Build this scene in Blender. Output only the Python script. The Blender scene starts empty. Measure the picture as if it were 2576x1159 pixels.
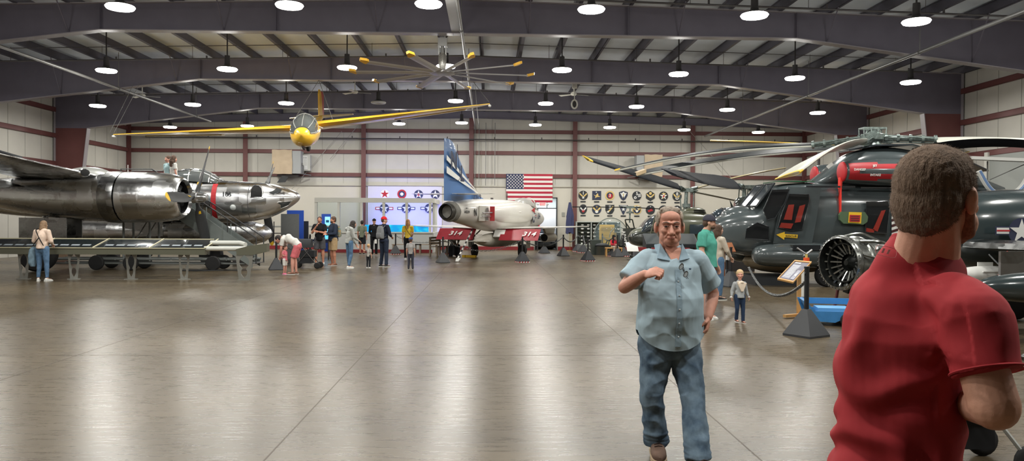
import bpy, bmesh, math, random
from mathutils import Vector, Matrix, Euler
random.seed(7)
PI = math.pi
COL = bpy.context.scene.collection
# ---------------------------------------------------------------- camera model (also used to measure places)
F = 1936.0; W = 2576.0; H = 1159.0; CH = 1.68
CR = Matrix.Rotation(-0.030, 3, 'Z') @ Matrix.Rotation(PI/2 - 0.0125, 3, 'X') @ Matrix.Rotation(0.0055, 3, 'Z')
def ray(x, y):
    return CR @ Vector(((x - W/2)/F, (H/2 - y)/F, -1.0))
def at(x, y, D):            # point of the hall seen at (x, y) standing at depth D
    d = ray(x, y); t = D/d.y
    return Vector((d.x*t, D, CH + d.z*t))
def gr(x, y, z=0.0):        # point on the floor
    d = ray(x, y); t = (z - CH)/d.z
    return Vector((d.x*t, d.y*t, z))
def wx(x, y, X):            # point on the plane x = X
    d = ray(x, y); t = X/d.x
    return Vector((X, d.y*t, CH + d.z*t))
# ---------------------------------------------------------------- materials
MATS = {}
def lin(c):
    return tuple((v/12.92 if v <= .04045 else ((v+.055)/1.055)**2.4) for v in c)
def mat(name, rgb, rough=.6, metal=0.0, noise=0.0, scale=6.0, bump=0.0, bscale=30.0, spec=.5, coat=0.0, alpha=1.0, emit=None, estr=1.0, trans=0.0, stretch=None, rgb2=None):
    if name in MATS: return MATS[name]
    m = bpy.data.materials.new(name); m.use_nodes = True
    nt = m.node_tree; b = nt.nodes['Principled BSDF']
    c = tuple(v/255 for v in rgb); c = lin(c)
    b.inputs['Base Color'].default_value = (*c, 1)
    b.inputs['Roughness'].default_value = rough
    b.inputs['Metallic'].default_value = metal
    b.inputs['Specular IOR Level'].default_value = spec
    b.inputs['Coat Weight'].default_value = coat
    b.inputs['Coat Roughness'].default_value = .08
    b.inputs['Alpha'].default_value = alpha
    b.inputs['Transmission Weight'].default_value = trans
    if emit:
        b.inputs['Emission Color'].default_value = (*lin(tuple(v/255 for v in emit)), 1)
        b.inputs['Emission Strength'].default_value = estr
    tc = nt.nodes.new('ShaderNodeTexCoord')
    mp = nt.nodes.new('ShaderNodeMapping'); nt.links.new(tc.outputs['Object'], mp.inputs['Vector'])
    if stretch: mp.inputs['Scale'].default_value = stretch
    if noise > 0 or rgb2:
        n = nt.nodes.new('ShaderNodeTexNoise'); n.inputs['Scale'].default_value = scale; n.inputs['Detail'].default_value = 5
        nt.links.new(mp.outputs[0], n.inputs['Vector'])
        r = nt.nodes.new('ShaderNodeValToRGB'); nt.links.new(n.outputs['Fac'], r.inputs['Fac'])
        r.color_ramp.elements[0].position = .3; r.color_ramp.elements[1].position = .7
        if rgb2: a, z = c, lin(tuple(v/255 for v in rgb2))
        else: a, z = tuple(v*(1-noise) for v in c), tuple(min(1, v*(1+noise)) for v in c)
        r.color_ramp.elements[0].color = (*a, 1); r.color_ramp.elements[1].color = (*z, 1)
        nt.links.new(r.outputs[0], b.inputs['Base Color'])
    if bump > 0:
        n2 = nt.nodes.new('ShaderNodeTexNoise'); n2.inputs['Scale'].default_value = bscale; n2.inputs['Detail'].default_value = 4
        nt.links.new(mp.outputs[0], n2.inputs['Vector'])
        bp = nt.nodes.new('ShaderNodeBump'); bp.inputs['Strength'].default_value = bump; bp.inputs['Distance'].default_value = .02
        nt.links.new(n2.outputs['Fac'], bp.inputs['Height']); nt.links.new(bp.outputs[0], b.inputs['Normal'])
    MATS[name] = m
    return m
# ---------------------------------------------------------------- objects
def tag(o, label=None, cat=None, group=None, kind=None):
    if label: o['label'] = label
    if cat: o['category'] = cat
    if group: o['group'] = group
    if kind: o['kind'] = kind
    return o
def thing(name, label, cat, loc=(0,0,0), rz=0.0, group=None):
    o = bpy.data.objects.new(name, None); COL.objects.link(o)
    o.empty_display_size = .1
    o.location = loc; o.rotation_euler = (0, 0, rz)
    return tag(o, label, cat, group)
def link(name, me, m, parent=None, smooth=False, bevel=0):
    o = bpy.data.objects.new(name, me); COL.objects.link(o)
    if m is not None:
        for k in (m if isinstance(m, (list, tuple)) else [m]): me.materials.append(k)
    if smooth:
        for p in me.polygons: p.use_smooth = True
    if parent is not None: o.parent = parent
    return o
def dup(root, loc=None, rz=None, label=None, cat=None, group=None):
    r = root.copy(); COL.objects.link(r)
    if loc is not None: r.location = loc
    if rz is not None: r.rotation_euler = (0, 0, rz)
    if label: r['label'] = label
    if group: r['group'] = group
    for ch in list(root.children):
        if ch.type == 'LIGHT': continue
        c = ch.copy(); COL.objects.link(c); c.parent = r
        for g in list(ch.children):
            d = g.copy(); COL.objects.link(d); d.parent = c
    return r
class MB:
    """collects shapes into one mesh"""
    def __init__(s): s.bm = bmesh.new(); s.mi = 0
    def face(s, pts, mi=None):
        vs = [s.bm.verts.new(p) for p in pts]
        try:
            f = s.bm.faces.new(vs); f.material_index = s.mi if mi is None else mi
            return f
        except ValueError: return None
    def box(s, c, d, rot=None, mi=None):
        c = Vector(c); d = Vector(d)/2
        R = rot if rot is not None else Matrix.Identity(3)
        v = [s.bm.verts.new(c + R @ Vector((sx*d.x, sy*d.y, sz*d.z))) for sx in (-1,1) for sy in (-1,1) for sz in (-1,1)]
        for q in ((0,1,3,2),(4,6,7,5),(0,4,5,1),(2,3,7,6),(0,2,6,4),(1,5,7,3)):
            f = s.bm.faces.new([v[i] for i in q]); f.material_index = s.mi if mi is None else mi
        return s
    def tube(s, pts, r, n=8, cap=True, mi=None, ry=None, closed=False):
        """tube along a polyline; r a number or a list"""
        P = [Vector(p) for p in pts]; k = len(P)
        R = r if isinstance(r, (list, tuple)) else [r]*k
        up = None; rings = []
        for i in range(k):
            if closed: t = (P[(i+1)%k] - P[i-1])
            else: t = (P[min(i+1,k-1)] - P[max(i-1,0)])
            if t.length < 1e-9: t = Vector((0,0,1))
            t.normalize()
            if up is None:
                up = Vector((0,0,1)) if abs(t.z) < .9 else Vector((1,0,0))
            a = t.cross(up)
            if a.length < 1e-6: a = t.cross(Vector((0,1,0)))
            a.normalize(); b = a.cross(t); b.normalize(); up = b
            rr = R[i]; r2 = rr if ry is None else rr*ry
            rings.append([s.bm.verts.new(P[i] + a*rr*math.cos(2*PI*j/n) + b*r2*math.sin(2*PI*j/n)) for j in range(n)])
        m = s.mi if mi is None else mi
        for i in range(k if closed else k-1):
            A = rings[i]; B = rings[(i+1)%k]
            for j in range(n):
                f = s.bm.faces.new((A[j], A[(j+1)%n], B[(j+1)%n], B[j])); f.material_index = m
        if cap and not closed:
            for q in (rings[0][::-1], rings[-1]):
                f = s.bm.faces.new(q); f.material_index = m
        return s
    def loft(s, rings, cap=True, mi=None, close=True):
        """rings: lists of points, same count"""
        m = s.mi if mi is None else mi
        V = [[s.bm.verts.new(p) for p in r] for r in rings]
        n = len(V[0])
        for A, B in zip(V, V[1:]):
            for j in range(n if close else n-1):
                try:
                    f = s.bm.faces.new((A[j], A[(j+1)%n], B[(j+1)%n], B[j])); f.material_index = m
                except ValueError: pass
        if cap:
            for q in (V[0][::-1], V[-1]):
                try:
                    f = s.bm.faces.new(q); f.material_index = m
                except ValueError: pass
        return s
    def lathe(s, prof, o=(0,0,0), ax='Z', n=24, mi=None, rot=None, cap=True):
        """prof: list of (radius, along)"""
        o = Vector(o); rings = []
        for r, h in prof:
            ring = []
            for j in range(n):
                a = 2*PI*j/n; u, v = r*math.cos(a), r*math.sin(a)
                p = {'Z': Vector((u, v, h)), 'X': Vector((h, u, v)), 'Y': Vector((u, h, v))}[ax]
                if rot is not None: p = rot @ p
                ring.append(o + p)
            rings.append(ring)
        return s.loft(rings, mi=mi, cap=cap)
    def prism(s, poly, o, u, v, w, mi=None):
        """2D polygon spanned by u, v at o, given thickness vector w"""
        o = Vector(o); u = Vector(u); v = Vector(v); w = Vector(w)
        a = [o + u*p[0] + v*p[1] for p in poly]; b = [p + w for p in a]
        m = s.mi if mi is None else mi
        A = [s.bm.verts.new(p) for p in a]; B = [s.bm.verts.new(p) for p in b]; n = len(A)
        for j in range(n):
            f = s.bm.faces.new((A[j], A[(j+1)%n], B[(j+1)%n], B[j])); f.material_index = m
        for q in (A[::-1], B):
            f = s.bm.faces.new(q); f.material_index = m
        return s
    def ell(s, c, r, rot=None, nu=16, nv=10, mi=None):
        c = Vector(c); rings = []
        for i in range(nv+1):
            t = -PI/2 + PI*i/nv
            rr = max(math.cos(t), 1e-3)
            ring = []
            for j in range(nu):
                a = 2*PI*j/nu
                p = Vector((r[0]*rr*math.cos(a), r[1]*rr*math.sin(a), r[2]*math.sin(t)))
                if rot is not None: p = rot @ p
                ring.append(c + p)
            rings.append(ring)
        return s.loft(rings, mi=mi)
    def build(s, name, m, parent=None, smooth=False, label=None):
        bmesh.ops.recalc_face_normals(s.bm, faces=s.bm.faces[:])
        me = bpy.data.meshes.new(name); s.bm.to_mesh(me); s.bm.free()
        o = link(name, me, m, parent, smooth)
        if smooth == 'auto' or smooth is True:
            try: me.set_sharp_from_angle(angle=math.radians(42))
            except Exception: pass
        if label: o['label'] = label
        return o
def bez(pts, n=8):
    """Catmull-Rom through points"""
    P = [Vector(p) for p in pts]; P = [P[0]*2-P[1]] + P + [P[-1]*2-P[-2]]; out = []
    for i in range(1, len(P)-2):
        for k in range(n):
            t = k/n; a, b, c, d = P[i-1], P[i], P[i+1], P[i+2]
            out.append(.5*((2*b) + (c-a)*t + (2*a-5*b+4*c-d)*t*t + (-a+3*b-3*c+d)*t**3))
    out.append(P[-2]); return out
def text_mesh(name, s, size, M, m, parent=None, depth=.002, align='CENTER', sx=1.0, shear=0.0, offset=0.0):
    """lettering as a mesh; M is a 4x4 placing text plane (x right, y up)"""
    cu = bpy.data.curves.new('t', 'FONT'); cu.body = s; cu.size = size; cu.extrude = depth
    cu.align_x = align; cu.align_y = 'CENTER'; cu.shear = shear; cu.offset = offset
    to = bpy.data.objects.new('t', cu); COL.objects.link(to)
    dg = bpy.context.evaluated_depsgraph_get()
    me = bpy.data.meshes.new_from_object(to.evaluated_get(dg))
    bpy.data.objects.remove(to); bpy.data.curves.remove(cu)
    me.transform(M @ Matrix.Diagonal((sx, 1, 1, 1)))
    me.materials.clear()
    return link(name, me, m, parent)
def frame_m(o, x, y):
    """4x4 with given origin, x axis and y axis"""
    x = Vector(x).normalized(); y = Vector(y); z = x.cross(y).normalized(); y = z.cross(x)
    M = Matrix((x, y, z)).transposed().to_4x4(); M.translation = Vector(o); return M
def interp(tab, t):
    if t <= tab[0][0]: return tab[0][1:]
    for a, b in zip(tab, tab[1:]):
        if t <= b[0]:
            k = (t-a[0])/(b[0]-a[0]) if b[0] > a[0] else 0
            return tuple(a[i] + (b[i]-a[i])*k for i in range(1, len(a)))
    return tab[-1][1:]
def smooth_tab(tab, n=6):
    """Catmull-Rom resample of rows"""
    T = [tuple(map(float, r)) for r in tab]; T = [tuple(2*a-b for a, b in zip(T[0], T[1]))] + T + [tuple(2*a-b for a, b in zip(T[-1], T[-2]))]
    out = []
    for i in range(1, len(T)-2):
        for k in range(n):
            t = k/n; row = []
            for a, b, c, d in zip(T[i-1], T[i], T[i+1], T[i+2]):
                row.append(.5*((2*b) + (c-a)*t + (2*a-5*b+4*c-d)*t*t + (-a+3*b-3*c+d)*t**3))
            out.append(tuple(row))
    out.append(T[-2]); return out
def sq_ring(cx, cy, cz, ry, rz, n=28, e=1.0):
    """superellipse section in the YZ plane at x = cx; e<1 is boxier"""
    out = []
    for j in range(n):
        a = 2*PI*j/n; c, s_ = math.cos(a), math.sin(a)
        out.append(Vector((cx, cy + ry*math.copysign(abs(c)**e, c), cz + rz*math.copysign(abs(s_)**e, s_))))
    return out
LAMP_W = 122.0; EXPO = 0.12
# ================================================================ the hall
XL, XR, YB, YF = -20.6, 18.5, 44.6, -14.0
XC = (XL + XR)/2
FR_Y = [22.1 + 7.5*k for k in (-4, -3, -2, -1, 0, 1, 2)]
def web_top(X): return 7.97 - abs(X - XC)/42
M_conc = bpy.data.materials.new('polished_concrete'); M_conc.use_nodes = True
def _floor_mat(m):
    nt = m.node_tree; b = nt.nodes['Principled BSDF']; N = nt.nodes.new; L = nt.links.new
    tc = N('ShaderNodeTexCoord')
    n1 = N('ShaderNodeTexNoise'); n1.inputs['Scale'].default_value = .35; n1.inputs['Detail'].default_value = 6
    n2 = N('ShaderNodeTexNoise'); n2.inputs['Scale'].default_value = 11; n2.inputs['Detail'].default_value = 8; n2.inputs['Roughness'].default_value = .7
    mp = N('ShaderNodeMapping'); mp.inputs['Scale'].default_value = (.22, 1.6, 1); L(tc.outputs['Object'], mp.inputs[0])
    L(tc.outputs['Object'], n1.inputs['Vector']); L(mp.outputs[0], n2.inputs['Vector'])
    r1 = N('ShaderNodeValToRGB'); L(n1.outputs['Fac'], r1.inputs[0])
    r1.color_ramp.elements[0].position = .35; r1.color_ramp.elements[1].position = .65
    r1.color_ramp.elements[0].color = (.076, .058, .035, 1); r1.color_ramp.elements[1].color = (.132, .102, .062, 1)
    r2 = N('ShaderNodeValToRGB'); L(n2.outputs['Fac'], r2.inputs[0])
    r2.color_ramp.elements[0].position = .3; r2.color_ramp.elements[1].position = .7
    r2.color_ramp.elements[0].color = (.66, .64, .62, 1); r2.color_ramp.elements[1].color = (1.16, 1.15, 1.14, 1)
    mx = N('ShaderNodeMix'); mx.data_type = 'RGBA'; mx.blend_type = 'MULTIPLY'; mx.inputs['Factor'].default_value = 1
    L(r1.outputs[0], mx.inputs['A']); L(r2.outputs[0], mx.inputs['B']); L(mx.outputs['Result'], b.inputs['Base Color'])
    r3 = N('ShaderNodeMapRange'); L(n2.outputs['Fac'], r3.inputs['Value'])
    r3.inputs['To Min'].default_value = .19; r3.inputs['To Max'].default_value = .38; L(r3.outputs[0], b.inputs['Roughness'])
    b.inputs['Specular IOR Level'].default_value = .42
    bp = N('ShaderNodeBump'); bp.inputs['Strength'].default_value = .16; bp.inputs['Distance'].default_value = .004
    L(n2.outputs['Fac'], bp.inputs['Height']); L(bp.outputs[0], b.inputs['Normal'])
_floor_mat(M_conc)
M_joint = mat('joint_dark', (84, 74, 64), .6)
M_white = mat('insulation_white', (192, 189, 180), .75, noise=.05, scale=1.2, bump=.25, bscale=2.2)
M_seam = mat('seam_grey', (158, 156, 148), .8)
M_roof = mat('roof_insulation', (214, 222, 230), .7, noise=.07, scale=1.5, bump=.6, bscale=2.5, stretch=(1, .5, 1))
M_maroon = mat('maroon_steel', (104, 62, 60), .5, noise=.08, scale=2)
M_rafter = mat('rafter_steel', (106, 102, 114), .5, noise=.06, scale=2)
M_pipe = mat('pipe_grey', (120, 120, 118), .4, metal=.3)
M_purlin = mat('purlin_steel', (84, 82, 92), .55)
M_dkpipe = mat('pipe_dark', (66, 62, 62), .5)
M_trimw = mat('white_paint', (215, 214, 205), .5)
M_redbase = mat('red_base', (140, 40, 45), .6)

b = MB(); b.box(((XL+XR)/2, (YB+YF)/2, -.1), (XR-XL+.6, YB-YF+.6, .2))
floor = tag(b.build('floor', M_conc), kind='structure')
for X in [1.93 + 3.49*k for k in range(-6, 5)]:
    b = MB(); b.box((X, (YB+YF)/2, .0006), (.012, YB-YF, .0012)); b.build('expansion_joint', M_joint, floor)
for Y in (2.1, 9.6, 17.1, 24.6, 32.1, 39.6):
    b = MB(); b.box(((XL+XR)/2, Y, .0006), (XR-XL, .014, .0012)); b.build('expansion_joint', M_joint, floor)
# roof deck, ridge in the middle
b = MB()
for s_, Xe in ((-1, XL-.3), (1, XR+.3)):
    z0 = 7.97 + .30; z1 = web_top(Xe) + .30
    ny = 40
    for (a0, a1) in [(k/10, (k+1)/10) for k in range(10)]:
        xa, xb = XC + (Xe-XC)*a0, XC + (Xe-XC)*a1
        b.face([(xa, YF, z0+(z1-z0)*a0), (xa, YB+.3, z0+(z1-z0)*a0), (xb, YB+.3, z0+(z1-z0)*a1), (xb, YF, z0+(z1-z0)*a1)])
ceil = tag(b.build('ceiling', M_roof), kind='structure')
np_ = 27
for k in range(np_+1):
    X = XL + .12 + (XR-XL-.24)*k/np_; z = web_top(X)
    b = MB(); b.box((X, (YB+YF)/2, z+.155), (.03, YB-YF, .31)); b.box((X+.045, (YB+YF)/2, z+.008), (.10, YB-YF, .016)); b.box((X-.03, (YB+YF)/2, z+.27), (.07, YB-YF, .014))
    b.build('purlin', M_purlin, ceil)
def wall(name, o, u, L, n_seam, h):
    """flat wall standing on o, running along u for L"""
    u = Vector(u); w = MB()
    nrm = Vector((0,0,1)).cross(u).normalized()
    w.prism([(0,0),(L,0),(L,h),(0,h)], o, u, (0,0,1), nrm*(-.15 if name!='x' else 0))
    ob = tag(w.build(name, M_white), kind='structure')
    w = MB()
    for k in range(1, n_seam):
        p = Vector(o) + u*(L*k/n_seam) + nrm*.006; w.box(p + Vector((0,0,h/2)), (abs(u.x)*.02+.012, abs(u.y)*.02+.012, h))
    w.build('panel_seam', M_seam, ob)
    return ob
wb = wall('wall_back', (XL, YB, 0), (-1,0,0), 0, 1, 1) if False else None
D1 = at(1345, 600, YB).x; D2 = at(1401, 600, YB).x; DZ = 3.05
b = MB(); b.box(((XL+D1)/2, YB+.1, 4.05), (D1-XL, .2, 8.1)); b.box(((XR+D2)/2, YB+.1, 4.05), (XR-D2, .2, 8.1)); b.box(((D1+D2)/2, YB+.1, (8.1+DZ)/2), (D2-D1, .2, 8.1-DZ)); wb = tag(b.build('wall_back', M_white), kind='structure')
b = MB()
for k in range(1, 32): b.box((XL + (XR-XL)*k/32, YB-.004, 5.9), (.018, .012, 4.2))
b.build('panel_seam', M_seam, wb)
b = MB(); b.box((XL-.1, (YB+YF)/2, 4.05), (.2, YB-YF, 8.1)); wl = tag(b.build('wall_left', M_white), kind='structure')
b = MB()
for k in range(1, 48): b.box((XL+.004, YF + (YB-YF)*k/48, 4.0), (.012, .02, 8))
b.build('panel_seam', M_seam, wl)
b = MB(); b.box((XR+.1, (YB+YF)/2, 4.05), (.2, YB-YF, 8.1)); wr = tag(b.build('wall_right', M_white), kind='structure')
b = MB()
for k in range(1, 48): b.box((XR-.004, YF + (YB-YF)*k/48, 4.0), (.012, .02, 8))
b.build('panel_seam', M_seam, wr)
b = MB(); b.box((XC, YF-.1, 4.05), (XR-XL+.4, .2, 8.1)); tag(b.build('wall_front', M_white), kind='structure')
# girts
GZ = [4.28, 5.6, 6.82]
for z in GZ:
    b = MB(); b.box((XC, YB-.10, z), (XR-XL, .02, .2)); b.box((XC, YB-.055, z+.1), (XR-XL, .11, .015)); b.box((XC, YB-.055, z-.1), (XR-XL, .11, .015))
    b.build('girt', M_maroon, wb)
    for X, s_, wo in ((XL, 1, wl), (XR, -1, wr)):
        b = MB(); b.box((X+s_*.10, (YB+YF)/2, z), (.02, YB-YF, .2)); b.box((X+s_*.055, (YB+YF)/2, z+.1), (.11, YB-YF, .015)); b.box((X+s_*.055, (YB+YF)/2, z-.1), (.11, YB-YF, .015))
        b.build('girt', M_maroon, wo)
for X, wo, s_ in ((XL, wl, 1), (XR, wr, -1)):
    b = MB(); b.box((X+s_*.08, (YB+YF)/2, 2.3), (.1, YB-YF, .18)); b.build('girt', M_maroon, wo)
# end wall columns and rafter
for X in (XL+.15, -13.9, -7.2, -1.03, 4.95, 11.8, XR-.15):
    z1 = web_top(X) - .3
    zl = 3.7 if X == -13.9 else 0
    b = MB(); b.box((X, YB-.12, (z1+zl)/2), (.03, .22, z1-zl)); b.box((X, YB-.24, (z1+zl)/2), (.26, .02, z1-zl))
    b.build('wall_column', M_maroon, wb)
b = MB()
for a, c in ((XL, XC), (XC, XR)):
    za, zc = web_top(a), web_top(c)
    b.prism([(a, za-.38), (c, zc-.38), (c, zc), (a, za)], (0, YB-.26, 0), (1,0,0), (0,0,1), (0,.02,0))
    b.prism([(a, za-.40), (c, zc-.40), (c, zc-.37), (a, za-.37)], (0, YB-.36, 0), (1,0,0), (0,0,1), (0,.24,0))
b.build('end_rafter', M_rafter, wb)
# smooth white lower liner of the end wall, doorway cut from it
D1 = at(1345, 600, YB).x; D2 = at(1401, 600, YB).x; DZ = 3.05
b = MB()
b.box(((XL+D1)/2, YB-.03, 1.82), (D1-XL, .05, 3.64)); b.box(((XR+D2)/2, YB-.03, 1.82), (XR-D2, .05, 3.64)); b.box(((D1+D2)/2, YB-.03, (3.64+DZ)/2), (D2-D1, .05, 3.64-DZ))
b.build('liner_panel', mat('liner_white', (202, 197, 184), .55, noise=.03, scale=1), wb)
b = MB(); b.box((XC, YB-.07, 3.66), (XR-XL, .1, .05)); b.build('liner_cap', mat('beige_trim', (176, 170, 156), .6), wb)
b = MB(); b.box(((XL+D1)/2, YB-.08, .1), (D1-XL-.1, .03, .2)); tag(b.build('baseboard_back', M_redbase), kind='structure')
b = MB(); b.box(((XR+D2)/2, YB-.08, .1), (XR-D2-.1, .03, .2)); tag(b.build('baseboard_back_right', M_redbase), kind='structure')
# rigid frames
def rigid_frame(i, Y):
    prof_b = []                       # bottom edge of the rafter from the left column to the right one
    hw = (XR-XL)/2
    bl = [(-hw+1.62, 5.95), (-9.9, 6.98), (9.9, 6.98), (hw-1.62, 5.95)]
    web = MB()
    T = .02
    P = [(XC-hw+.08, 0), (XC-hw+.95, 0), (XC-hw+1.62, 5.95), (XC-9.9, 6.98), (XC, 7.0), (XC+9.9, 6.98), (XC+hw-1.62, 5.95), (XC+hw-.95, 0), (XC+hw-.08, 0)]
    Q = [(XC+hw-.08, web_top(XR)), (XC, web_top(XC)), (XC-hw+.08, web_top(XL))]
    def quad(*q, mi=0): web.prism(q, (0, Y-T/2, 0), (1,0,0), (0,0,1), (0,T,0), mi)
    quad(P[0], P[1], P[2], (XC-hw+.08, 5.95), mi=1)
    quad((XC-hw+.08, 5.95), P[2], (XC-hw+1.62, web_top(XC-hw+1.62)), Q[2])
    quad(P[2], P[3], (P[3][0], web_top(P[3][0])), (P[2][0], web_top(P[2][0])))
    quad(P[3], P[4], (XC, web_top(XC)), (P[3][0], web_top(P[3][0])))
    quad(P[4], P[5], (P[5][0], web_top(P[5][0])), (XC, web_top(XC)))
    quad(P[5], P[6], (P[6][0], web_top(P[6][0])), (P[5][0], web_top(P[5][0])))
    quad((XC+hw-.08, 5.95), P[6], (XC+hw-1.62, web_top(XC+hw-1.62)), Q[0])
    quad(P[8], P[7], P[6], (XC+hw-.08, 5.95), mi=1)
    # stiffeners
    for X in (XC-9.9, XC+9.9, XC-5, XC+5, XC):
        web.box((X, Y, (6.98+web_top(X))/2), (.015, .24, web_top(X)-6.98))
    root = tag(web.build('trim_%d' % i, [M_rafter, M_maroon]), kind='structure')
    fl = MB()
    def strip(a, c, wd=.3):
        a = Vector((a[0], Y, a[1])); c = Vector((c[0], Y, c[1])); d = c-a; ang = math.atan2(d.z, d.x)
        fl.box((a+c)/2, (d.length, wd, .025), Matrix.Rotation(-ang, 3, 'Y'))
    for a, c in zip(P[1:7], P[2:8]): strip(a, c)
    strip(Q[2], Q[1], .26); strip(Q[1], Q[0], .26)
    strip(P[0], Q[2], .3); strip(P[8], Q[0], .3)
    fl.build('flange', M_fl, root)
    br = MB()
    for k in (3, 6, 9, 12, 15, 18, 21, 24):
        X = XL + .12 + (XR-XL-.24)*k/np_; zb = 6.98 if abs(X-XC) < 9.9 else 6.98 - (abs(X-XC)-9.9)*.129
        br.tube([(X, Y, zb+.02), (X+.02, Y-.75, web_top(X)+.02)], .02, 5)
    br.build('flange_brace', M_rafter, root)
    return root
M_fl = mat('flange_steel', (150, 144, 148), .4)
for i, Y in enumerate(FR_Y): rigid_frame(i+1, Y)
# roof bracing strips and lateral sprinkler lines in each bay
n_tr = 20
for k, Y in enumerate(FR_Y[2:] ):
    for dy in (2.3, 5.2):
        b = MB()
        for s_ in (-1, 1):
            X1 = XC + s_*18.5
            b.tube([(XC, Y-dy, web_top(XC)-.02), (X1, Y-dy, web_top(X1)-.02)], .014, 5)
        tag(b.build('trim_%d' % n_tr, M_dkpipe), kind='structure'); n_tr += 1
    b = MB(); Yp = Y - 1.6
    for s_ in (-1, 1):
        X1 = XC + s_*17
        b.tube([(XC, Yp, web_top(XC)-.32), (X1, Yp, web_top(X1)-.32)], .028, 6)
        for q in range(1, 6):
            Xq = XC + s_*q*3.2; zq = web_top(Xq)-.32
            b.tube([(Xq, Yp, zq), (Xq, Yp, zq+.5)], .008, 4); b.tube([(Xq+.5, Yp, zq), (Xq+.5, Yp, zq+.12)], .03, 6)
    tag(b.build('sprinkler_line', M_dkpipe), 'dark sprinkler branch line across the roof, ' + ['behind the viewer', 'above the viewer', 'in the bay nearest the top of the picture', 'above the big fan', 'above the glider tail'][k] , 'pipe')
# long pipes running the length of the hall
def run_pipe(name, X, z, y0, y1, r, label, m=M_pipe, hang=True):
    b = MB(); b.tube([(X, y0, z), (X, y1, z)], r, 10)
    t = b.build(name, m, None, True)
    tag(t, label, 'pipe')
    if hang:
        for Y in FR_Y:
            if y0 < Y < y1:
                b = MB(); b.tube([(X, Y-.9, z), (X, Y-.9, web_top(X)+.1)], .012, 5); b.tube([(X, Y-.9, z-.0), (X, Y-.86, z)], r*1.4, 10)
                b.build('hanger', M_pipe, t)
    return t
run_pipe('sprinkler_main', -13.6, 6.45, -5, 38.0, .05, 'long pale pipe running under the roof beams on the left')
run_pipe('sprinkler_main', 12.0, 6.45, -5, 42.6, .05, 'long pale pipe running under the roof beams on the right')
run_pipe('conduit_pipe', -.78, 6.9, -5, 44.3, .045, 'silver pipe running down the middle of the roof past the big fan')
b = MB(); b.box((-.97, 20.2, 7.04), (.24, 3.9, .04))
tag(b.build('cable_tray', mat('tray_grey', (150,150,150), .5)), 'grey flat cable tray under the roof beside the middle silver pipe', 'cable tray')
b = MB(); zp = 6.32
b.tube([(XL+1.2, YB-.5, zp), (XR-.5, YB-.5, zp)], .035, 8)
for k in range(14): X = XL+2+2.7*k; b.tube([(X, YB-.5, zp), (X, YB-.5, zp+.14)], .03, 6)
tag(b.build('sprinkler_line', M_dkpipe), 'thin dark sprinkler line running along the back wall', 'pipe')
for xs in (1195, 1205, 1222, 1245):
    p = at(xs, 400, YB-.3)
    b = MB(); b.tube([(p.x, YB-.35, 3.7), (p.x, YB-.35, 7.3)], .02, 6)
    tag(b.build('conduit_pipe', M_pipe), 'thin vertical conduit on the back wall beside the blue tail fin', 'pipe', 'vertical conduits by the middle wall column')
# diagonal bracing rods on the end wall
for (xa, ya, xb, yb) in ((860, 330, 730, 480), (905, 310, 830, 400), (1735, 330, 1860, 470)):
    pa, pb = at(xa, ya, YB-.3), at(xb, yb, YB-.3)
    b = MB(); b.tube([pa, pb], .015, 5); tag(b.build('trim_%d' % n_tr, M_seam), kind='structure'); n_tr += 1

# ---------------------------------------------------------------- lamps
M_lens = mat('lamp_lens', (255, 255, 250), .4, emit=(255, 250, 240), estr=16.0)
M_hous = mat('lamp_housing', (70, 68, 68), .4, metal=.6)
def high_bay():
    t = thing('high_bay_lamp', 'lamp', 'ceiling lamp')
    b = MB(); b.lathe([(.02,.42),(.085,.41),(.09,.16),(.10,.10),(.18,.06),(.27,.02),(.29,-.01),(.28,-.02)], n=20); b.build('housing', M_hous, t, True)
    b = MB(); b.lathe([(.10,-.01),(.31,-.005),(.33,-.03),(.30,-.075),(.16,-.085),(.10,-.04),(.10,-.01)], n=24); b.build('lens', M_lens, t, True)
    b = MB(); b.lathe([(.001,-.012),(.10,-.012),(.10,-.05),(.001,-.05)], n=16); b.build('sensor_hub', M_hous, t)
    b = MB(); b.tube([(0,0,.40),(0,0,1.40)], .022, 6); b.box((0,0,1.28),(.12,.08,.05)); b.build('stem', M_hous, t)
    return t
lamp0 = high_bay()
LY = [3.4, 10.9, 18.4, 25.8, 33.2, 40.6]
LX = [-16.6, -12.62, -8.68, -4.74, -1.46, 2.42, 6.36, 10.32, 14.3]
rown = {3.4: 'row over the viewer', 10.9: 'row above the picture', 18.4: 'row cut by the picture top', 25.8: 'row level with the big fan', 33.2: 'row behind the glider', 40.6: 'row nearest the back wall'}
first = True
n_l = 0
for Y in LY:
    for j, X in enumerate(LX):
        z = 6.86 - abs(X-XC)/42
        if Y == 33.2 and j == 3: continue
        if Y == 18.4 and j == 0: continue
        lab = 'lit round hanging lamp, %s from the left in the %s' % (['first','second','third','fourth','fifth','sixth','seventh','eighth','ninth'][j], rown[Y])
        if first: o = lamp0; o.location = (X, Y, z); first = False; o['label'] = lab; o['group'] = 'hanging high bay lamps'
        else: o = dup(lamp0, (X, Y, z), 0, lab, group='hanging high bay lamps')
        ld = bpy.data.lights.new('lamp_light', 'AREA'); ld.shape = 'DISK'; ld.size = .55; ld.energy = LAMP_W; ld.color = (1, .985, .925)
        ld2 = bpy.data.lights.new('roof_fill_light', 'POINT'); ld2.shadow_soft_size = .25; ld2.energy = LAMP_W*.30; ld2.color = (1, .985, .94)  # added point fill below each lamp, brightens roof and rafters
        l2 = bpy.data.objects.new('roof_fill_light', ld2); COL.objects.link(l2); l2.parent = o; l2.location = (0, 0, -.32)
        lo = bpy.data.objects.new('lamp_light', ld); COL.objects.link(lo); lo.parent = o; lo.location = (0, 0, -.11)
        n_l += 1
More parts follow.
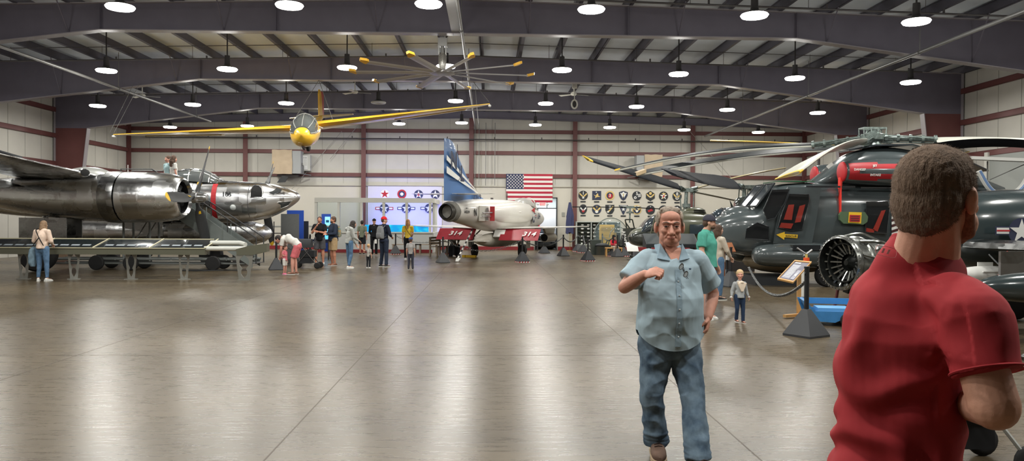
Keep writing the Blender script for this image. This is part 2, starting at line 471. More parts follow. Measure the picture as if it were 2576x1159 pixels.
# the switched-off lamp
p = at(952, 247, 33.2)
t = dup(lamp0, (p.x, 33.2, 6.75), 0, 'round hanging lamp that is switched off, behind the glider tail')
t['group'] = 'switched off lamp'
for c in t.children:
    if c.name.startswith('lens'):
        c.data = c.data.copy(); c.data.materials.clear(); c.data.materials.append(mat('dead_lens', (190,190,185), .4))
# ================================================================ the white and blue jet in the middle
M_jetw = mat('jet_white', (214, 211, 204), .35, noise=.03, scale=1.5, coat=.3)
M_jetb = mat('jet_blue', (72, 116, 172), .35, noise=.04, scale=1.5, coat=.3)
M_jetr = mat('jet_red', (150, 36, 48), .4, noise=.12, scale=3)
M_black = mat('black_paint', (26, 27, 30), .5)
M_rubber = mat('rubber', (30, 30, 31), .8)
M_steel = mat('steel', (150, 150, 150), .35, metal=.8)
M_dkhole = mat('dark_hollow', (14, 14, 15), .8)
M_wht = mat('marking_white', (228, 228, 224), .5)
M_red = mat('marking_red', (178, 36, 44), .5)
M_navy = mat('marking_navy', (40, 46, 72), .5)
M_yel = mat('marking_yellow', (228, 184, 40), .5)
M_glass = mat('glass_clear', (225, 235, 235), .03, trans=1.0, spec=.5)
M_glass.node_tree.nodes['Principled BSDF'].inputs['IOR'].default_value = 1.05
def star_pts(r, k=.382, rot=PI/2):
    return [((r if i % 2 == 0 else r*k)*math.cos(rot + i*PI/5), (r if i % 2 == 0 else r*k)*math.sin(rot + i*PI/5)) for i in range(10)]
def circ_pts(r, n=24): return [(r*math.cos(2*PI*i/n), r*math.sin(2*PI*i/n)) for i in range(n)]
def poly_part(b, pts, o, u, v, off, mi, th=.002):
    u = Vector(u).normalized(); v = Vector(v).normalized(); n = u.cross(v)
    b.prism(pts, Vector(o) + n*off, u, v, n*th, mi)
def insignia(name, r, o, u, v, parent, bars=True, red=True):
    """star on a disc with side bars; slots: navy, white, red"""
    b = MB()
    if bars:
        poly_part(b, [(-2*r, -.27*r), (2*r, -.27*r), (2*r, .38*r), (-2*r, .38*r)], o, u, v, .001, 0)
    poly_part(b, circ_pts(1.02*r), o, u, v, .003, 0)
    if bars:
        for s in (-1, 1):
            poly_part(b, [(s*.95*r, -.17*r), (s*1.9*r, -.17*r), (s*1.9*r, .28*r), (s*.95*r, .28*r)][::s], o, u, v, .005, 1)
            if red: poly_part(b, [(s*.9*r, 0), (s*1.9*r, 0), (s*1.9*r, .12*r), (s*.9*r, .12*r)][::s], o, u, v, .008, 2)
        poly_part(b, circ_pts(.98*r), o, u, v, .0055, 0, .001)
    poly_part(b, star_pts(.97*r), o, u, v, .010, 1)
    return b.build(name, [M_navy, M_wht, M_red], parent)
a4 = thing('jet_aircraft', 'white attack jet with blue striped tail fin and red lowered flaps', 'aeroplane')
tp = at(1128, 533, 30.3)
A4H = math.radians(22)
a4.rotation_euler = (0, 0, PI/2 - A4H)
fwd = Vector((math.sin(A4H), math.cos(A4H), 0))
a4.location = (tp.x + 5.6*fwd.x, tp.y + 5.6*fwd.y, 0)
prof = smooth_tab([(-5.6, 1.68, 2.38, .35), (-5.0, 1.62, 2.45, .43), (-4, 1.50, 2.55, .52), (-2.6, 1.32, 2.62, .64), (-1.2, 1.2, 2.64, .70), (0.4, 1.14, 2.66, .72), (2.0, 1.14, 2.64, .66), (3.4, 1.18, 2.52, .52), (4.8, 1.34, 2.32, .36), (5.9, 1.52, 2.1, .2), (6.4, 1.7, 1.92, .08)], 4)
b = MB(); b.loft([sq_ring(x, 0, (zb+zt)/2, hw, (zt-zb)/2, 32, .9) for x, zb, zt, hw in prof])
b.build('fuselage', M_jetw, a4, True)
for s in (-1, 1):                                   # intake cheeks
    b = MB(); T = smooth_tab([(-3.6, 2.0, .42, .10, .2), (-2.2, 2.0, .50, .26, .36), (-.6, 2.02, .58, .34, .46), (.9, 2.04, .62, .36, .48), (1.9, 2.06, .62, .34, .44), (2.1, 2.06, .62, .30, .40)], 4)
    b.loft([[Vector((x, s*(y0+ry*math.cos(2*PI*j/20)), z+rz*math.sin(2*PI*j/20))) for j in range(20)] for x, z, y0, ry, rz in T])
    k = b.build('intake_cheek', M_jetw, a4, True)
    b = MB(); b.lathe([(.30, 2.105), (.30, 2.11), (.001, 2.11)], (0, s*.62, 2.06), 'X', 20); b.build('intake_mouth', M_dkhole, k)
# tailpipe
b = MB(); b.lathe([(.34, -5.35), (.335, -5.75), (.31, -5.86), (.295, -5.88), (.28, -5.86), (.26, -5.4), (.02, -5.3)], (0, 0, 2.03), 'X', 28)
b.build('tailpipe', mat('exhaust_metal', (92, 90, 86), .4, metal=.7, noise=.25, scale=5), a4, True)
b = MB(); b.lathe([(.27, -5.9), (.255, -5.4), (.02, -5.36)], (0, 0, 2.03), 'X', 24, cap=False); b.build('exhaust_hollow', M_dkhole, a4)
b = MB(); b.lathe([(.40, -5.25), (.41, -5.5), (.39, -5.62), (.35, -5.62)], (0, 0, 2.03), 'X', 28); b.build('exhaust_shroud', mat('soot_grey', (118, 116, 110), .5, noise=.2), a4, True)
# fin: a thick blade with the stripes as colours of its skin
def blade(secs, n=10):
    """secs: list of (xle, xte, z, t) -> rings of an aerofoil fin in XZ"""
    rings = []
    for xle, xte, z, t in secs:
        up = []
        for k in range(n+1):
            u = k/n; th = t*2.2*(math.sqrt(u)*.9 - .55*u - .35*u*u*.999)
            up.append((xle + (xte-xle)*u, max(th, .004)))
        rings.append([Vector((x, y, z)) for x, y in up] + [Vector((x, -y, z)) for x, y in up[::-1]])
    return rings
S = []
for k in range(41):
    z = 2.45 + 2.42*k/40
    xte = -6.02
    xle = interp([(2.45, -1.0), (2.62, -1.9), (2.8, -2.75), (3.0, -3.25), (3.6, -3.95), (4.2, -4.62), (4.6, -5.0), (4.78, -5.18), (4.87, -5.5)], z)[0]
    S.append((xle, xte, z, .06 if z < 4.6 else .045))
b = MB(); b.loft(blade(S)); fin = b.build('tail_fin', [M_jetb, M_wht, M_black], a4, True)
for p in fin.data.polygons:
    c = p.center; d = c.z + (c.x + 5.78)*.62
    t = c.z - 2.45
    if 3.86 < d < 4.03 or 4.30 < d < 4.62: p.material_index = 0
def on_fin(pts, mi, b):
    poly_part(b, pts, (0, -.105, 0), (1,0,0), (0,0,1), 0, mi, .006)
b = MB()
def stripe(za, zb_, wa, wb_, mi=0):
    xa = -6.0
    xb = lambda z: interp([(2.45, -1.0), (2.62, -1.9), (2.8, -2.75), (3.0, -3.25), (3.6, -3.95), (4.2, -4.62), (4.6, -5.0)], z)[0] + .02
    on_fin([(xa, za), (xb(zb_), zb_), (xb(zb_+wb_), zb_+wb_), (xa, za+wa)], mi, b)
stripe(4.02, 2.93, .20, .16); stripe(3.52, 2.78, .27, .10)
b.build('fin_stripes', M_wht, a4)
b = MB(); b.tube([(-5.05, -.115, 4.72), (-4.95, -.115, 4.2), (-4.75, -.115, 3.4), (-4.9, -.115, 3.28), (-5.7, -.115, 3.3)], .012, 4); b.build('rudder_seam', M_navy, a4)
def side(x, z, y=-.12): return frame_m((x, y, z), (1,0,0), (0,0,1))
text_mesh('fin_letter', 'N', .95, side(-5.35, 4.02), M_navy, a4, .003, sx=.85, offset=.03)
text_mesh('fin_letter', 'L', .85, side(-4.55, 3.55), M_navy, a4, .003, sx=.9, offset=.03)
text_mesh('fin_number', '2219', .32, side(-3.0, 2.68, -.125), M_navy, a4, .003, sx=1.3, offset=.008)
# tailplane
def wing_pts(s, yr, yt, xr0, xr1, xt0, xt1, zr, zt, tr, tt, n=8, m=6):
    rings = []
    for i in range(m+1):
        u = i/m; y = s*(yr + (yt-yr)*u); x0 = xr0+(xt0-xr0)*u; x1 = xr1+(xt1-xr1)*u; z = zr+(zt-zr)*u; t = tr+(tt-tr)*u
        up = [];
        for k in range(n+1):
            q = k/n; th = t*2.0*(math.sqrt(q)*.9 - .55*q - .35*q*q)
            up.append((x0+(x1-x0)*q, max(th, .006)))
        rings.append([Vector((x, y, z+h)) for x, h in up] + [Vector((x, y, z-h*.7)) for x, h in up[::-1]])
    return rings
for s in (-1, 1):
    b = MB(); b.loft(wing_pts(s, .1, 1.72, -4.0, -5.5, -4.95, -5.45, 2.74, 2.74, .06, .03)); b.build('tailplane', M_jetw, a4, True)
    b = MB(); b.loft(wing_pts(s, .45, 4.15, 3.1, -1.45, .35, -1.0, 1.33, 1.45, .13, .04, 10, 8)); b.build('wing', M_jetw, a4, True)
    # lowered flap, hinged at the rear edge
    y0, y1 = s*.62, s*2.42
    b = MB(); hx, hz = -1.30, 1.30; fx, fz = -1.72, .83
    pr = [(hx, hz+.03), (hx-.05, hz-.05), (fx-.02, fz), (fx, fz+.03)]
    b.loft([[Vector((x, y, z)) for x, z in pr] for y in (y0, y1)])
    f = b.build('flap', M_jetr, a4)
    # number on the rear face of the flap
    nrm = Vector((-(hz-fz), 0, (hx-fx))).normalized() if True else 0
    n_ = Vector((-(hz-fz), 0, hx-fx)); n_ = Vector((-.75, 0, -.0))
    up = Vector((hx-fx, 0, hz-fz)).normalized(); xr = Vector((0, -1, 0))
    nn = xr.cross(up)
    text_mesh('flap_number', '314', .33, frame_m(Vector((hx-.02, s*(1.05 if s > 0 else 1.95) + (0.5 if s > 0 else 0), hz)) - up*.30 + nn*.05, xr, up), M_wht, a4, .004, sx=1.25, shear=.2, offset=.006)
    b = MB(); b.loft(wing_pts(s, 2.48, 3.9, -.95, -1.35, -.9, -1.15, 1.36, 1.42, .03, .02)); b.build('aileron', M_jetw, a4)
b = MB(); b.box((-1.45, -.55, 1.12), (.06, .5, .4), Matrix.Rotation(.7, 3, 'Y')); b.build('wheel_door', M_wht, a4)
# speed brake well and door, right side
b = MB(); b.box((-3.35, -.565, 1.98), (.95, .05, .62)); well = b.build('brake_well', mat('well_grey', (196, 193, 184), .6), a4)
b = MB(); b.tube([(-3.7, -.68, 2.0), (-2.95, -.79, 2.02)], .03, 6); b.tube([(-3.7, -.66, 1.86), (-3.0, -.74, 1.86)], .022, 6); b.box((-3.15, -.66, 2.12), (.1, .06, .2)); b.box((-3.15, -.66, 1.8), (.1, .06, .2)); b.build('brake_ram', M_steel, well)
b = MB(); b.box((-2.85, -.76, 1.98), (.05, .20, .62), Matrix.Rotation(.35, 3, 'Z')); b.build('brake_door', M_red, a4)
b = MB(); b.box((-2.4, .86, 1.8), (.05, .5, .5), Matrix.Rotation(-.35, 3, 'Z')); d = b.build('brake_door', M_red, a4)
b = MB()
for yy in (.72, .84, .96): 
    for zz in (1.68, 1.8, 1.92): b.lathe([(.001, 0), (.035, 0), (.035, -.03), (.001, -.03)], (-2.45, yy, zz), 'X', 10)
b.build('brake_hole', M_dkhole, d); 
# canopy
b = MB(); T = smooth_tab([(2.0, 2.5, .05, .05), (2.5, 2.5, .30, .24), (3.2, 2.46, .36, .38), (3.9, 2.40, .36, .38), (4.5, 2.28, .30, .26), (5.0, 2.18, .2, .1)], 4)
b.loft([[Vector((x, w_*math.cos(PI*j/12), z + h_*math.sin(PI*j/12))) for j in range(13)] + [Vector((x, -w_*.5, z-.05)), Vector((x, w_*.5, z-.05))] for x, z, w_, h_ in T])
can = b.build('canopy', mat('canopy_pale', (196, 195, 190), .15, spec=.6, coat=.5), a4, True)
b = MB()
for x, w_, h_ in ((2.6, .32, .28), (4.05, .37, .39)):
    b.tube([(x, w_*math.cos(PI*j/10), 2.45 + h_*math.sin(PI*j/10)) for j in range(11)], .03, 6)
b.build('canopy_frame', M_jetw, can)
b = MB(); b.lathe([(.03, 0), (.03, .3), (.005, .42)], (.9, 0, 2.64), 'Z', 8); b.build('antenna', M_dkpipe, a4)
b = MB(); b.box((-1.0, 0, 2.66), (.2, .05, .1)); b.build('beacon', M_dkpipe, a4)
b = MB(); b.ell((.15, -.9, 2.08), (.28, .07, .06)); b.build('side_scoop', M_jetw, a4, True)
b = MB()
b.tube([(.3, -.705*math.cos(a)-.01, 1.9 + .76*math.sin(a)) for a in [(-1.1 + 2.4*i/14) for i in range(15)]], .006, 4); b.build('panel_line', M_joint, a4)
# markings on the right side
insignia('national_insignia', .33, (2.9, -.665, 1.92), (1, .12, 0), (0, 0, 1), a4)
text_mesh('nose_number', '314', .42, frame_m((4.25, -.50, 1.92), (1, .13, 0), (0,0,1)), M_navy, a4, .004, offset=.008)
text_mesh('side_letter', 'N', .42, frame_m((-4.12, -.535, 2.0), (1, -.07, 0), (0,.03,1)), M_black, a4, .004, sx=.8, offset=.006)
text_mesh('side_number', '142219', .15, frame_m((-4.85, -.465, 2.02), (1, -.09, 0), (0,0,1)), M_black, a4, .003, sx=1.0, offset=.002)
text_mesh('side_number', 'A4D-1', .08, frame_m((-4.85, -.475, 2.17), (1, -.09, 0), (0,.05,1)), M_black, a4, .003)
b = MB(); poly_part(b, [(-.35, 0), (.12, -.13), (.12, .13)], (2.0, -.98, 2.2), (1, .02, 0), (0,0,1), 0, 0, .01); b.build('warning_arrow', M_red, a4)
# belly tank
b = MB(); T = smooth_tab([(-3.1, .02), (-2.6, .14), (-1.6, .28), (-.4, .33), (1.0, .33), (2.2, .26), (3.0, .12), (3.3, .02)], 4)
b.lathe([(r, x) for x, r in T], (0, 0, .82), 'X', 24)
tank = b.build('belly_tank', mat('tank_grey', (196, 192, 180), .4, noise=.05), a4, True)
b = MB(); b.box((-2.5, 0, .95), (.7, .03, .28)); b.box((-2.5, 0, .8), (.7, .75, .03)); b.build('tank_fin', M_jetw, tank)
b = MB(); b.box((0, 0, 1.18), (1.4, .1, .16)); b.build('pylon', M_jetw, a4)
# rocket pods
for y in (-2.2, 2.2):
    b = MB(); b.lathe([(.02, 1.5), (.12, 1.45), (.19, 1.2), (.195, .8), (.195, -.15), (.17, -.17), (.17, -.10), (.01, -.10)], (0, y, .93), 'X', 24); pod = b.build('rocket_pod', M_jetw, a4, True)
    b = MB()
    for q in range(6): b.lathe([(.04, -.175), (.04, -.16), (.001, -.16)], (0, y + .105*math.cos(q*PI/3), .93 + .105*math.sin(q*PI/3)), 'X', 10)
    b.lathe([(.165, -.11), (.001, -.112)], (0, y, .93), 'X', 20)
    b.build('pod_tubes', M_dkhole, pod)
    b = MB(); b.prism([(0, 1.12), (1.2, 1.12), (1.35, 1.36), (-.3, 1.36)], (0, y-.05, 0), (1,0,0), (0,0,1), (0,.1,0)); b.build('pylon', M_jetw, a4)
def wheel(b_, c, r, w_, n=20, ax='Y', mi=(0, 1)):
    b_.lathe([(r*.55, -w_*.5), (r*.9, -w_*.5), (r, -w_*.3), (r, w_*.3), (r*.9, w_*.5), (r*.55, w_*.5)], c, ax, n, mi[0])
    b_.lathe([(.01, -w_*.36), (r*.57, -w_*.42), (r*.57, w_*.42), (.01, w_*.36)], c, ax, n, mi[1])
for (x, y, r) in ((-.25, 1.15, .30), (-.25, -1.15, .30), (3.4, 0, .26)):
    b = MB(); wheel(b, (x, y, r), r, .16); wh = b.build('wheel', [M_rubber, M_steel], a4, True)
    b = MB(); b.tube([(x, y+.1, r), (x+.1, y+.08, 1.3)], .05, 8); b.tube([(x+.05, y+.1, .9), (x+.7, y, 1.25)], .03, 6); b.tube([(x, y+.12, r), (x-.15, y+.12, .8)], .03, 6); b.build('gear_strut', M_steel, a4)
b = MB(); b.box((-.1, -1.42, .85), (.5, .03, .8)); b.build('wheel_door', M_jetw, a4)
b = MB(); b.box((-.1, 1.42, .85), (.5, .03, .8)); b.build('wheel_door', M_jetw, a4)
# arrestor hook with black and white bands
P0, P1 = Vector((-3.2, 0, 1.3)), Vector((-4.7, 0, .14)); P1 = Vector((-5.6, 0, .1)) if False else P1
b = MB()
for k in range(14):
    b.tube([P0.lerp(P1, k/14), P0.lerp(P1, (k+1)/14)], .035, 8, True, k % 2)
b.prism([(-.05, 0), (.05, 0), (.1, .25), (-.1, .25)], P1 + Vector((-.1, 0, -.10)), (0,1,0), (.65, 0, .5), (.03, 0, -.03), 1)
b.build('arrestor_hook', [M_black, M_wht], a4)
b = MB(); b.box((0, 0, .05), (.5, .14, .10)); b.box((.35, 0, .05), (.14, .14, .10))
ck = b.build('wheel_chock', M_yel); w_ = Vector((-.25, 1.15, 0)); w_.rotate(Euler((0,0,PI/2-A4H))); ck.location = a4.location + w_ - fwd*.42; ck.rotation_euler = (0, 0, PI - A4H)
tag(ck, 'yellow wheel chock against the left wheel of the white jet', 'wheel chock')

# ================================================================ yellow glider
M_gly = mat('glider_yellow', (232, 184, 52), .3, noise=.05, scale=2, coat=.4)
M_glu = mat('glider_cream', (226, 205, 140), .4)
gl = thing('glider', 'yellow glider with long thin wings hanging below the roof', 'glider')
go = at(765, 318, 27.6); gl.location = go
def G(x, y, D): return at(x, y, D) - go
nose = G(759, 338, 26.3); tail = G(808, 296, 33.2)
ax_ = (tail - nose)
def gsec(t): return nose + ax_*t
b = MB(); rings = []
for t, rx, rt, rb in smooth_tab([(-.02, .03, .03, .03), (.0, .24, .20, .24), (.05, .42, .40, .42), (.12, .50, .52, .50), (.22, .50, .50, .48), (.38, .36, .34, .32), (.6, .22, .2, .2), (.85, .12, .12, .12), (1.0, .08, .1, .1)], 4):
    c = gsec(t); ring = []
    for j in range(28):
        a = 2*PI*j/28; sz = math.sin(a)
        ring.append(c + Vector((rx*abs(math.cos(a))**.85*math.copysign(1, math.cos(a)), 0, (rt if sz > 0 else rb*1.06)*sz)))
    rings.append(ring)
b.loft(rings); b.build('fuselage', M_gly, gl, True)
b = MB(); rings = []
for t, rx, rt in smooth_tab([(.01, .28, .25), (.05, .43, .46), (.11, .47, .60), (.19, .46, .58), (.27, .36, .40)], 4):
    c = gsec(t) + Vector((0, -.02, .03)); rings.append([c + Vector((rx*1.03*math.cos(PI*j/16), 0, rt*math.sin(PI*j/16))) for j in range(17)])
b.loft(rings); cano = b.build('canopy', mat('glider_canopy', (84, 88, 88), .12, spec=.7, coat=.6, noise=.12, scale=2.5), gl, True)
b = MB()
for q in (4, 8, 12): b.tube([r[q]*1.0 for r in rings[::2]], .014, 5)
for q in (0, 16): b.tube([r[q] for r in rings[::2]], .02, 5)
b.tube(rings[9], .015, 5)
b.build('canopy_frame', mat('frame_grey', (150, 150, 145), .4), cano)
for s, ta, tip, thk in ((-1, 726, (276, 336), .15), (1, 802, (1232, 258), .15)):
    root = G(ta + s*-6, 321 if s < 0 else 311, 27.3); tp_ = G(tip[0], tip[1], 27.6)
    rings = []
    for i in range(15):
        u = i/14; c = root.lerp(tp_, u); ch = 1.35*(1-u)**.6 + .18; th = .235*(1-u*.85) 
        ring = []
        for k in range(11):
            q = k/10; hh = th*2.0*(math.sqrt(q)*.95 - .6*q - .35*q*q); ring.append(c + Vector((0, ch*(q-.0)+.25*u, max(hh, .008) + .0*ch*q)))
        for k in range(10, -1, -1):
            q = k/10; hh = th*1.5*(math.sqrt(q)*.95 - .6*q - .35*q*q); ring.append(c + Vector((0, ch*q+.25*u, -max(hh, .008))))
        rings.append(ring)
    b = MB(); b.loft(rings); wg = b.build('wing', M_gly, gl, True)
    b = MB(); b.loft([[p + Vector((0, .30, -.012)) for p in (r[4], r[7], r[14], r[17])] for r in rings[6:13]]); b.build('aileron', M_glu, wg)
    b = MB(); b.ell(tp_ + Vector((0, .3, -.07)), (.05, .12, .05)); b.build('tip_skid', M_wht, wg, True)
# tail surfaces
ft = G(806, 232, 33.6); fb = G(812, 292, 33.6)
b = MB(); b.prism([(0, 0), (.55, 0), (.50, .5), (.34, .98), (.12, 1.1), (.0, .9)], tail + Vector((-.03, -.45, .05)), (.0, 1, 0), (-.02, 0, 1), (.07, 0, 0)); b.build('tail_fin', M_gly, gl)
b = MB(); b.prism([(0, 0), (.42, 0), (.42, .98), (.2, 1.12), (.0, 1.08)], tail + Vector((-.05, .12, .05)), (.0, 1, 0), (-.02, 0, 1), (.06, 0, 0)); b.build('rudder', mat('rudder_red', (160, 60, 45), .5), gl)
la, rb_ = G(730, 298, 33.0), G(888, 287, 33.0)
for s, e in ((-1, la), (1, rb_)):
    r0 = tail + Vector((0, -.2, .02)); rings = []
    for i in range(7):
        u = i/6; c = r0.lerp(e, u); ch = .8*(1-u*.45) if i < 6 else .3
        rings.append([c + Vector((0, ch*(q-.4), h*(1-u*.5))) for q, h in ((0, 0), (.2, .04), (.6, .035), (1, 0), (.6, -.03), (.2, -.03))])
    b = MB(); b.loft(rings); b.build('tailplane', M_glu, gl, True)
b = MB(); b.tube([gsec(.04) + Vector((0,0,-.44)), gsec(.10)+Vector((0,0,-.58)), gsec(.18)+Vector((0,0,-.54))], .045, 8); b.build('skid', mat('skid_dark', (60, 45, 40), .6), gl)
b = MB(); c = gsec(.16) + Vector((.1, 0, -.56)); wheel(b, c, .15, .1, 16, 'X'); b.build('wheel', [M_rubber, M_steel], gl, True)
b = MB(); b.tube([G(803, 318, 27.2), G(812, 322, 27.3)], .012, 5); b.build('pitot', M_wht, gl)
# hanging wires
def wire(pts, label, r=.008, m=None):
    b = MB(); b.tube(pts, r, 5); return tag(b.build('hanging_wire', m or M_pipe), label, 'wire')
fz = 6.98
lt = at(276, 334, 28.2); rt = at(1230, 256, 28.2)
wire([lt, Vector((lt.x+.25, 29.5, 6.75))], 'left of two wires holding the glider left wing tip', .008)
wire([lt + Vector((.15, 0, 0)), Vector((lt.x+.5, 29.5, 6.8))], 'right of two wires holding the glider left wing tip', .008)
rt2 = Vector((rt.x-.6, 29.5, 6.98))
wire([rt, rt2], 'wire holding the glider right wing tip', .01)
wire([at(1204, 318, 29.4), rt2 + Vector((.05, 0, 0))], 'loose wire hanging straight down by the glider right wing tip', .01)
c0 = go + Vector((0, .6, .5))
wire([c0 + Vector((-.45, 0, -.1)), Vector((go.x+.1, 29.5, 6.98))], 'wire from the glider body left shoulder to the roof beam', .01)
wire([c0 + Vector((.9, 0, -.2)), Vector((go.x+.1, 29.5, 6.98))], 'wire from the glider body right shoulder to the roof beam', .01)

# ================================================================ big ten-blade fan
fan = thing('industrial_fan', 'very large silver ten blade ceiling fan with yellow blade tips', 'ceiling fan')
hub = at(1113, 183, 22.55); hub.z += .0; fan.location = hub
b = MB(); b.lathe([(.001, .10), (.12, .10), (.28, .05), (.36, .02), (.36, -.03), (.24, -.05), (.001, -.05)], n=28); b.build('hub', mat('fan_grey', (176, 174, 172), .4, metal=.3), fan, True)
b = MB(); b.lathe([(.09, .1), (.11, .2), (.12, .48), (.09, .52), (.09, .58)], n=16); b.build('motor', mat('motor_silver', (190, 188, 180), .3, metal=.6, noise=.3, scale=20), fan, True)
zt = 6.98 - hub.z
b = MB(); b.box((-.1, 0, .75), (.03, .2, .45)); b.box((.1, 0, .75), (.03, .2, .45)); b.box((0, 0, zt-.12), (.26, .22, .24)); b.box((0, 0, .95), (.14, .16, .2)); b.tube([(0,0,.55),(0,0,zt)], .05, 8); b.build('mounting_bracket', mat('bracket_silver', (185, 185, 182), .35, metal=.6), fan)
b = MB(); b.tube(bez([(.05, 0, .9), (.18, .02, 1.15), (.05, .0, zt+.1), (-.1, 0, zt+.3)]), .012, 5); b.build('cable', M_dkpipe, fan)
tips = [(1010,123),(1168,126),(1297,149),(1340,180),(1300,205),(1195,218),(1075,217),(950,200),(885,175),(900,143)]
R_f = 2.5
M_fb = mat('fan_blade', (196, 194, 192), .35, metal=.2)
a0 = math.atan2(1, -.32)
for k in range(10):
    tx, ty = tips[k]; d = ray(tx, ty); 
    t_ = (hub.z - CH)/d.z; p = d*t_; v = Vector((p.x - hub.x, p.y - hub.y)); 
    a = math.atan2(v.y, v.x) if k else math.atan2(v.y, v.x)
    if k == 0: a0 = a
    a = a0 + k*2*PI/10 * (1 if k == 0 else math.copysign(1, (v.x*math.sin(a0+.0) - v.y*math.cos(a0)) * -1)) if False else a0 - k*2*PI/10
    R3 = Matrix.Rotation(a, 3, 'Z') @ Matrix.Rotation(.22, 3, 'X')
    b = MB(); rings = []
    for x in (.3, R_f):
        rings.append([R3 @ Vector((x, y, z - .015*x)) for y, z in ((-.12, 0), (-.06, .03), (.04, .025), (.12, 0), (.04, -.01), (-.06, -.01))])
    b.loft(rings); bl = b.build('blade', M_fb, fan)
    b = MB(); b.prism([(0, -.09), (.06, -.1), (.20, -.07), (.22, .02), (.06, .1), (0, .09)], R3 @ Vector((R_f-.02, 0, -.06)), R3 @ Vector((1,0,.25)), R3 @ Vector((0,1,0)), R3 @ Vector((0,0,.07)))
    b.build('blade_tip', mat('tip_yellow', (235, 180, 60), .4), bl)
# small white ceiling fans
def small_fan(p, label):
    t = thing('ceiling_fan', label, 'ceiling fan', p, 0, 'small white ceiling fans')
    b = MB(); b.lathe([(.001,-.08),(.1,-.07),(.14,0),(.1,.06),(.001,.08)], n=16); b.build('motor', M_trimw, t, True)
    b = MB(); b.tube([(0,0,0),(0,0,web_top(p.x)-p.z+.05)], .02, 6); b.lathe([(.02,0),(.08,.05),(.02,.09)], (0,0,web_top(p.x)-p.z-.12), n=10); b.build('rod', M_trimw, t)
    for k in range(3):
        a = k*2*PI/3 + .4; R3 = Matrix.Rotation(a, 3, 'Z') @ Matrix.Rotation(.2, 3, 'X')
        b = MB(); b.prism([(.12,-.04),(.7,-.09),(.72,.08),(.12,.04)], (0,0,-.03), R3 @ Vector((1,0,0)), R3 @ Vector((0,1,0)), R3 @ Vector((0,0,.012))); b.build('blade', M_trimw, t)
small_fan(at(358, 240, 33.8), 'small white three blade ceiling fan at the far left under the roof')
small_fan(at(893, 231, 33.8), 'small white three blade ceiling fan above the glider tail')
small_fan(at(1443, 236, 33.8), 'small white three blade ceiling fan above the oval speaker')
sp = thing('hanging_speaker', 'white oval loudspeaker hanging from the roof right of the middle', 'speaker', at(1445, 262, 31.5))
b = MB(); b.tube([(.11*math.cos(a)*1.0, 0, .17*math.sin(a)) for a in [2*PI*i/20 for i in range(20)]], .035, 8, closed=True); b.build('rim', M_trimw, sp, True)
b = MB(); b.ell((0, .02, 0), (.12, .04, .17)); b.build('cone', mat('speaker_dark', (50, 48, 48), .7), sp, True)
b = MB(); b.tube([(0,0,.2),(0,0,6.98-sp.location.z+.7)], .02, 6); b.box((0,0,.75), (.2,.12,.2)); b.build('drop_rod', M_trimw, sp)
# ================================================================ things on and by the back wall
def wall_pt(x, y, off=.07): p = at(x, y, YB - off); return p
ev = (0, 0, 1); ex = (1, 0, 0)
# flag
p0, p1 = wall_pt(1273, 508.5), wall_pt(1390, 438)
fw, fh = p1.x-p0.x, p1.z-p0.z; fo = Vector((p0.x, YB-.16, p0.z))
b = MB(); nx = 24
def fp(u, v, off=0): return fo + Vector((fw*u - .03*fw*(1-v)*0, -.02*math.sin(u*13+v*4) - off, fh*v))
for i in range(13):
    for k in range(nx):
        v0, v1 = 1-(i+1)/13, 1-i/13; u0, u1 = k/nx, (k+1)/nx
        canton = i < 7 and u1 <= .4 + 1e-6
        mi = 2 if canton else (0 if i % 2 == 0 else 1)
        b.face([fp(u0, v0), fp(u1, v0), fp(u1, v1), fp(u0, v1)], mi)
b.face([fp(0, 0) + Vector((0,.05,0)), fp(1, 0) + Vector((0,.05,0)), fp(1, 1) + Vector((0,.05,0)), fp(0, 1) + Vector((0,.05,0))], 1)
for r in range(9):
    for c in range(6 if r % 2 == 0 else 5):
        u = (.4/12)*((1 if r % 2 == 0 else 2) + 2*c)*1.0; v = 1 - (7/13)*(r+1)/10
        c0 = fp(u, v, .012); rr = .42*fh/13*1.1
        b.prism(star_pts(rr), c0, ex, ev, (0, -.004, 0), 1)
fl_ = b.build('wall_flag', [mat('flag_red', (176, 40, 62), .8), mat('flag_white', (226, 222, 216), .8), mat('flag_navy', (50, 56, 88), .8)])
tag(fl_, 'stars and stripes flag stretched flat on the back wall above the jet nose', 'flag')
# wall patches
M_gold = mat('patch_gold', (214, 186, 116), .5); M_pblk = mat('patch_black', (38, 42, 46), .5); M_pnav = mat('patch_navy', (42, 50, 74), .5)
PS = [M_pblk, M_gold, M_wht, M_red, M_pnav]
def wings(b, c, s, mi=1, up=1, k=1.0):
    for sx in (-1, 1):
        pts = [(0.06*sx, -.30), (.25*sx, -.22), (.62*sx, .12), (.72*sx, .42*up), (.45*sx, .30*up), (.22*sx, .05), (.08*sx, -.05)]
        b.prism([(p[0]*s*k, p[1]*s) for p in (pts if sx > 0 else pts[::-1])], c + Vector((0, -.022, 0)), ex, ev, (0, -.012, 0), mi)
def starm(b, c, s, dx, dz, r, mi=2): b.prism(star_pts(r*s), c + Vector((dx*s, -.034, dz*s)), ex, ev, (0, -.008, 0), mi)
def disc(b, c, s, dx, dz, r, mi, off=.024): b.prism([(x, z) for x, z in circ_pts(r*s, 18)], c + Vector((dx*s, -off, dz*s)), ex, ev, (0, -.008, 0), mi)
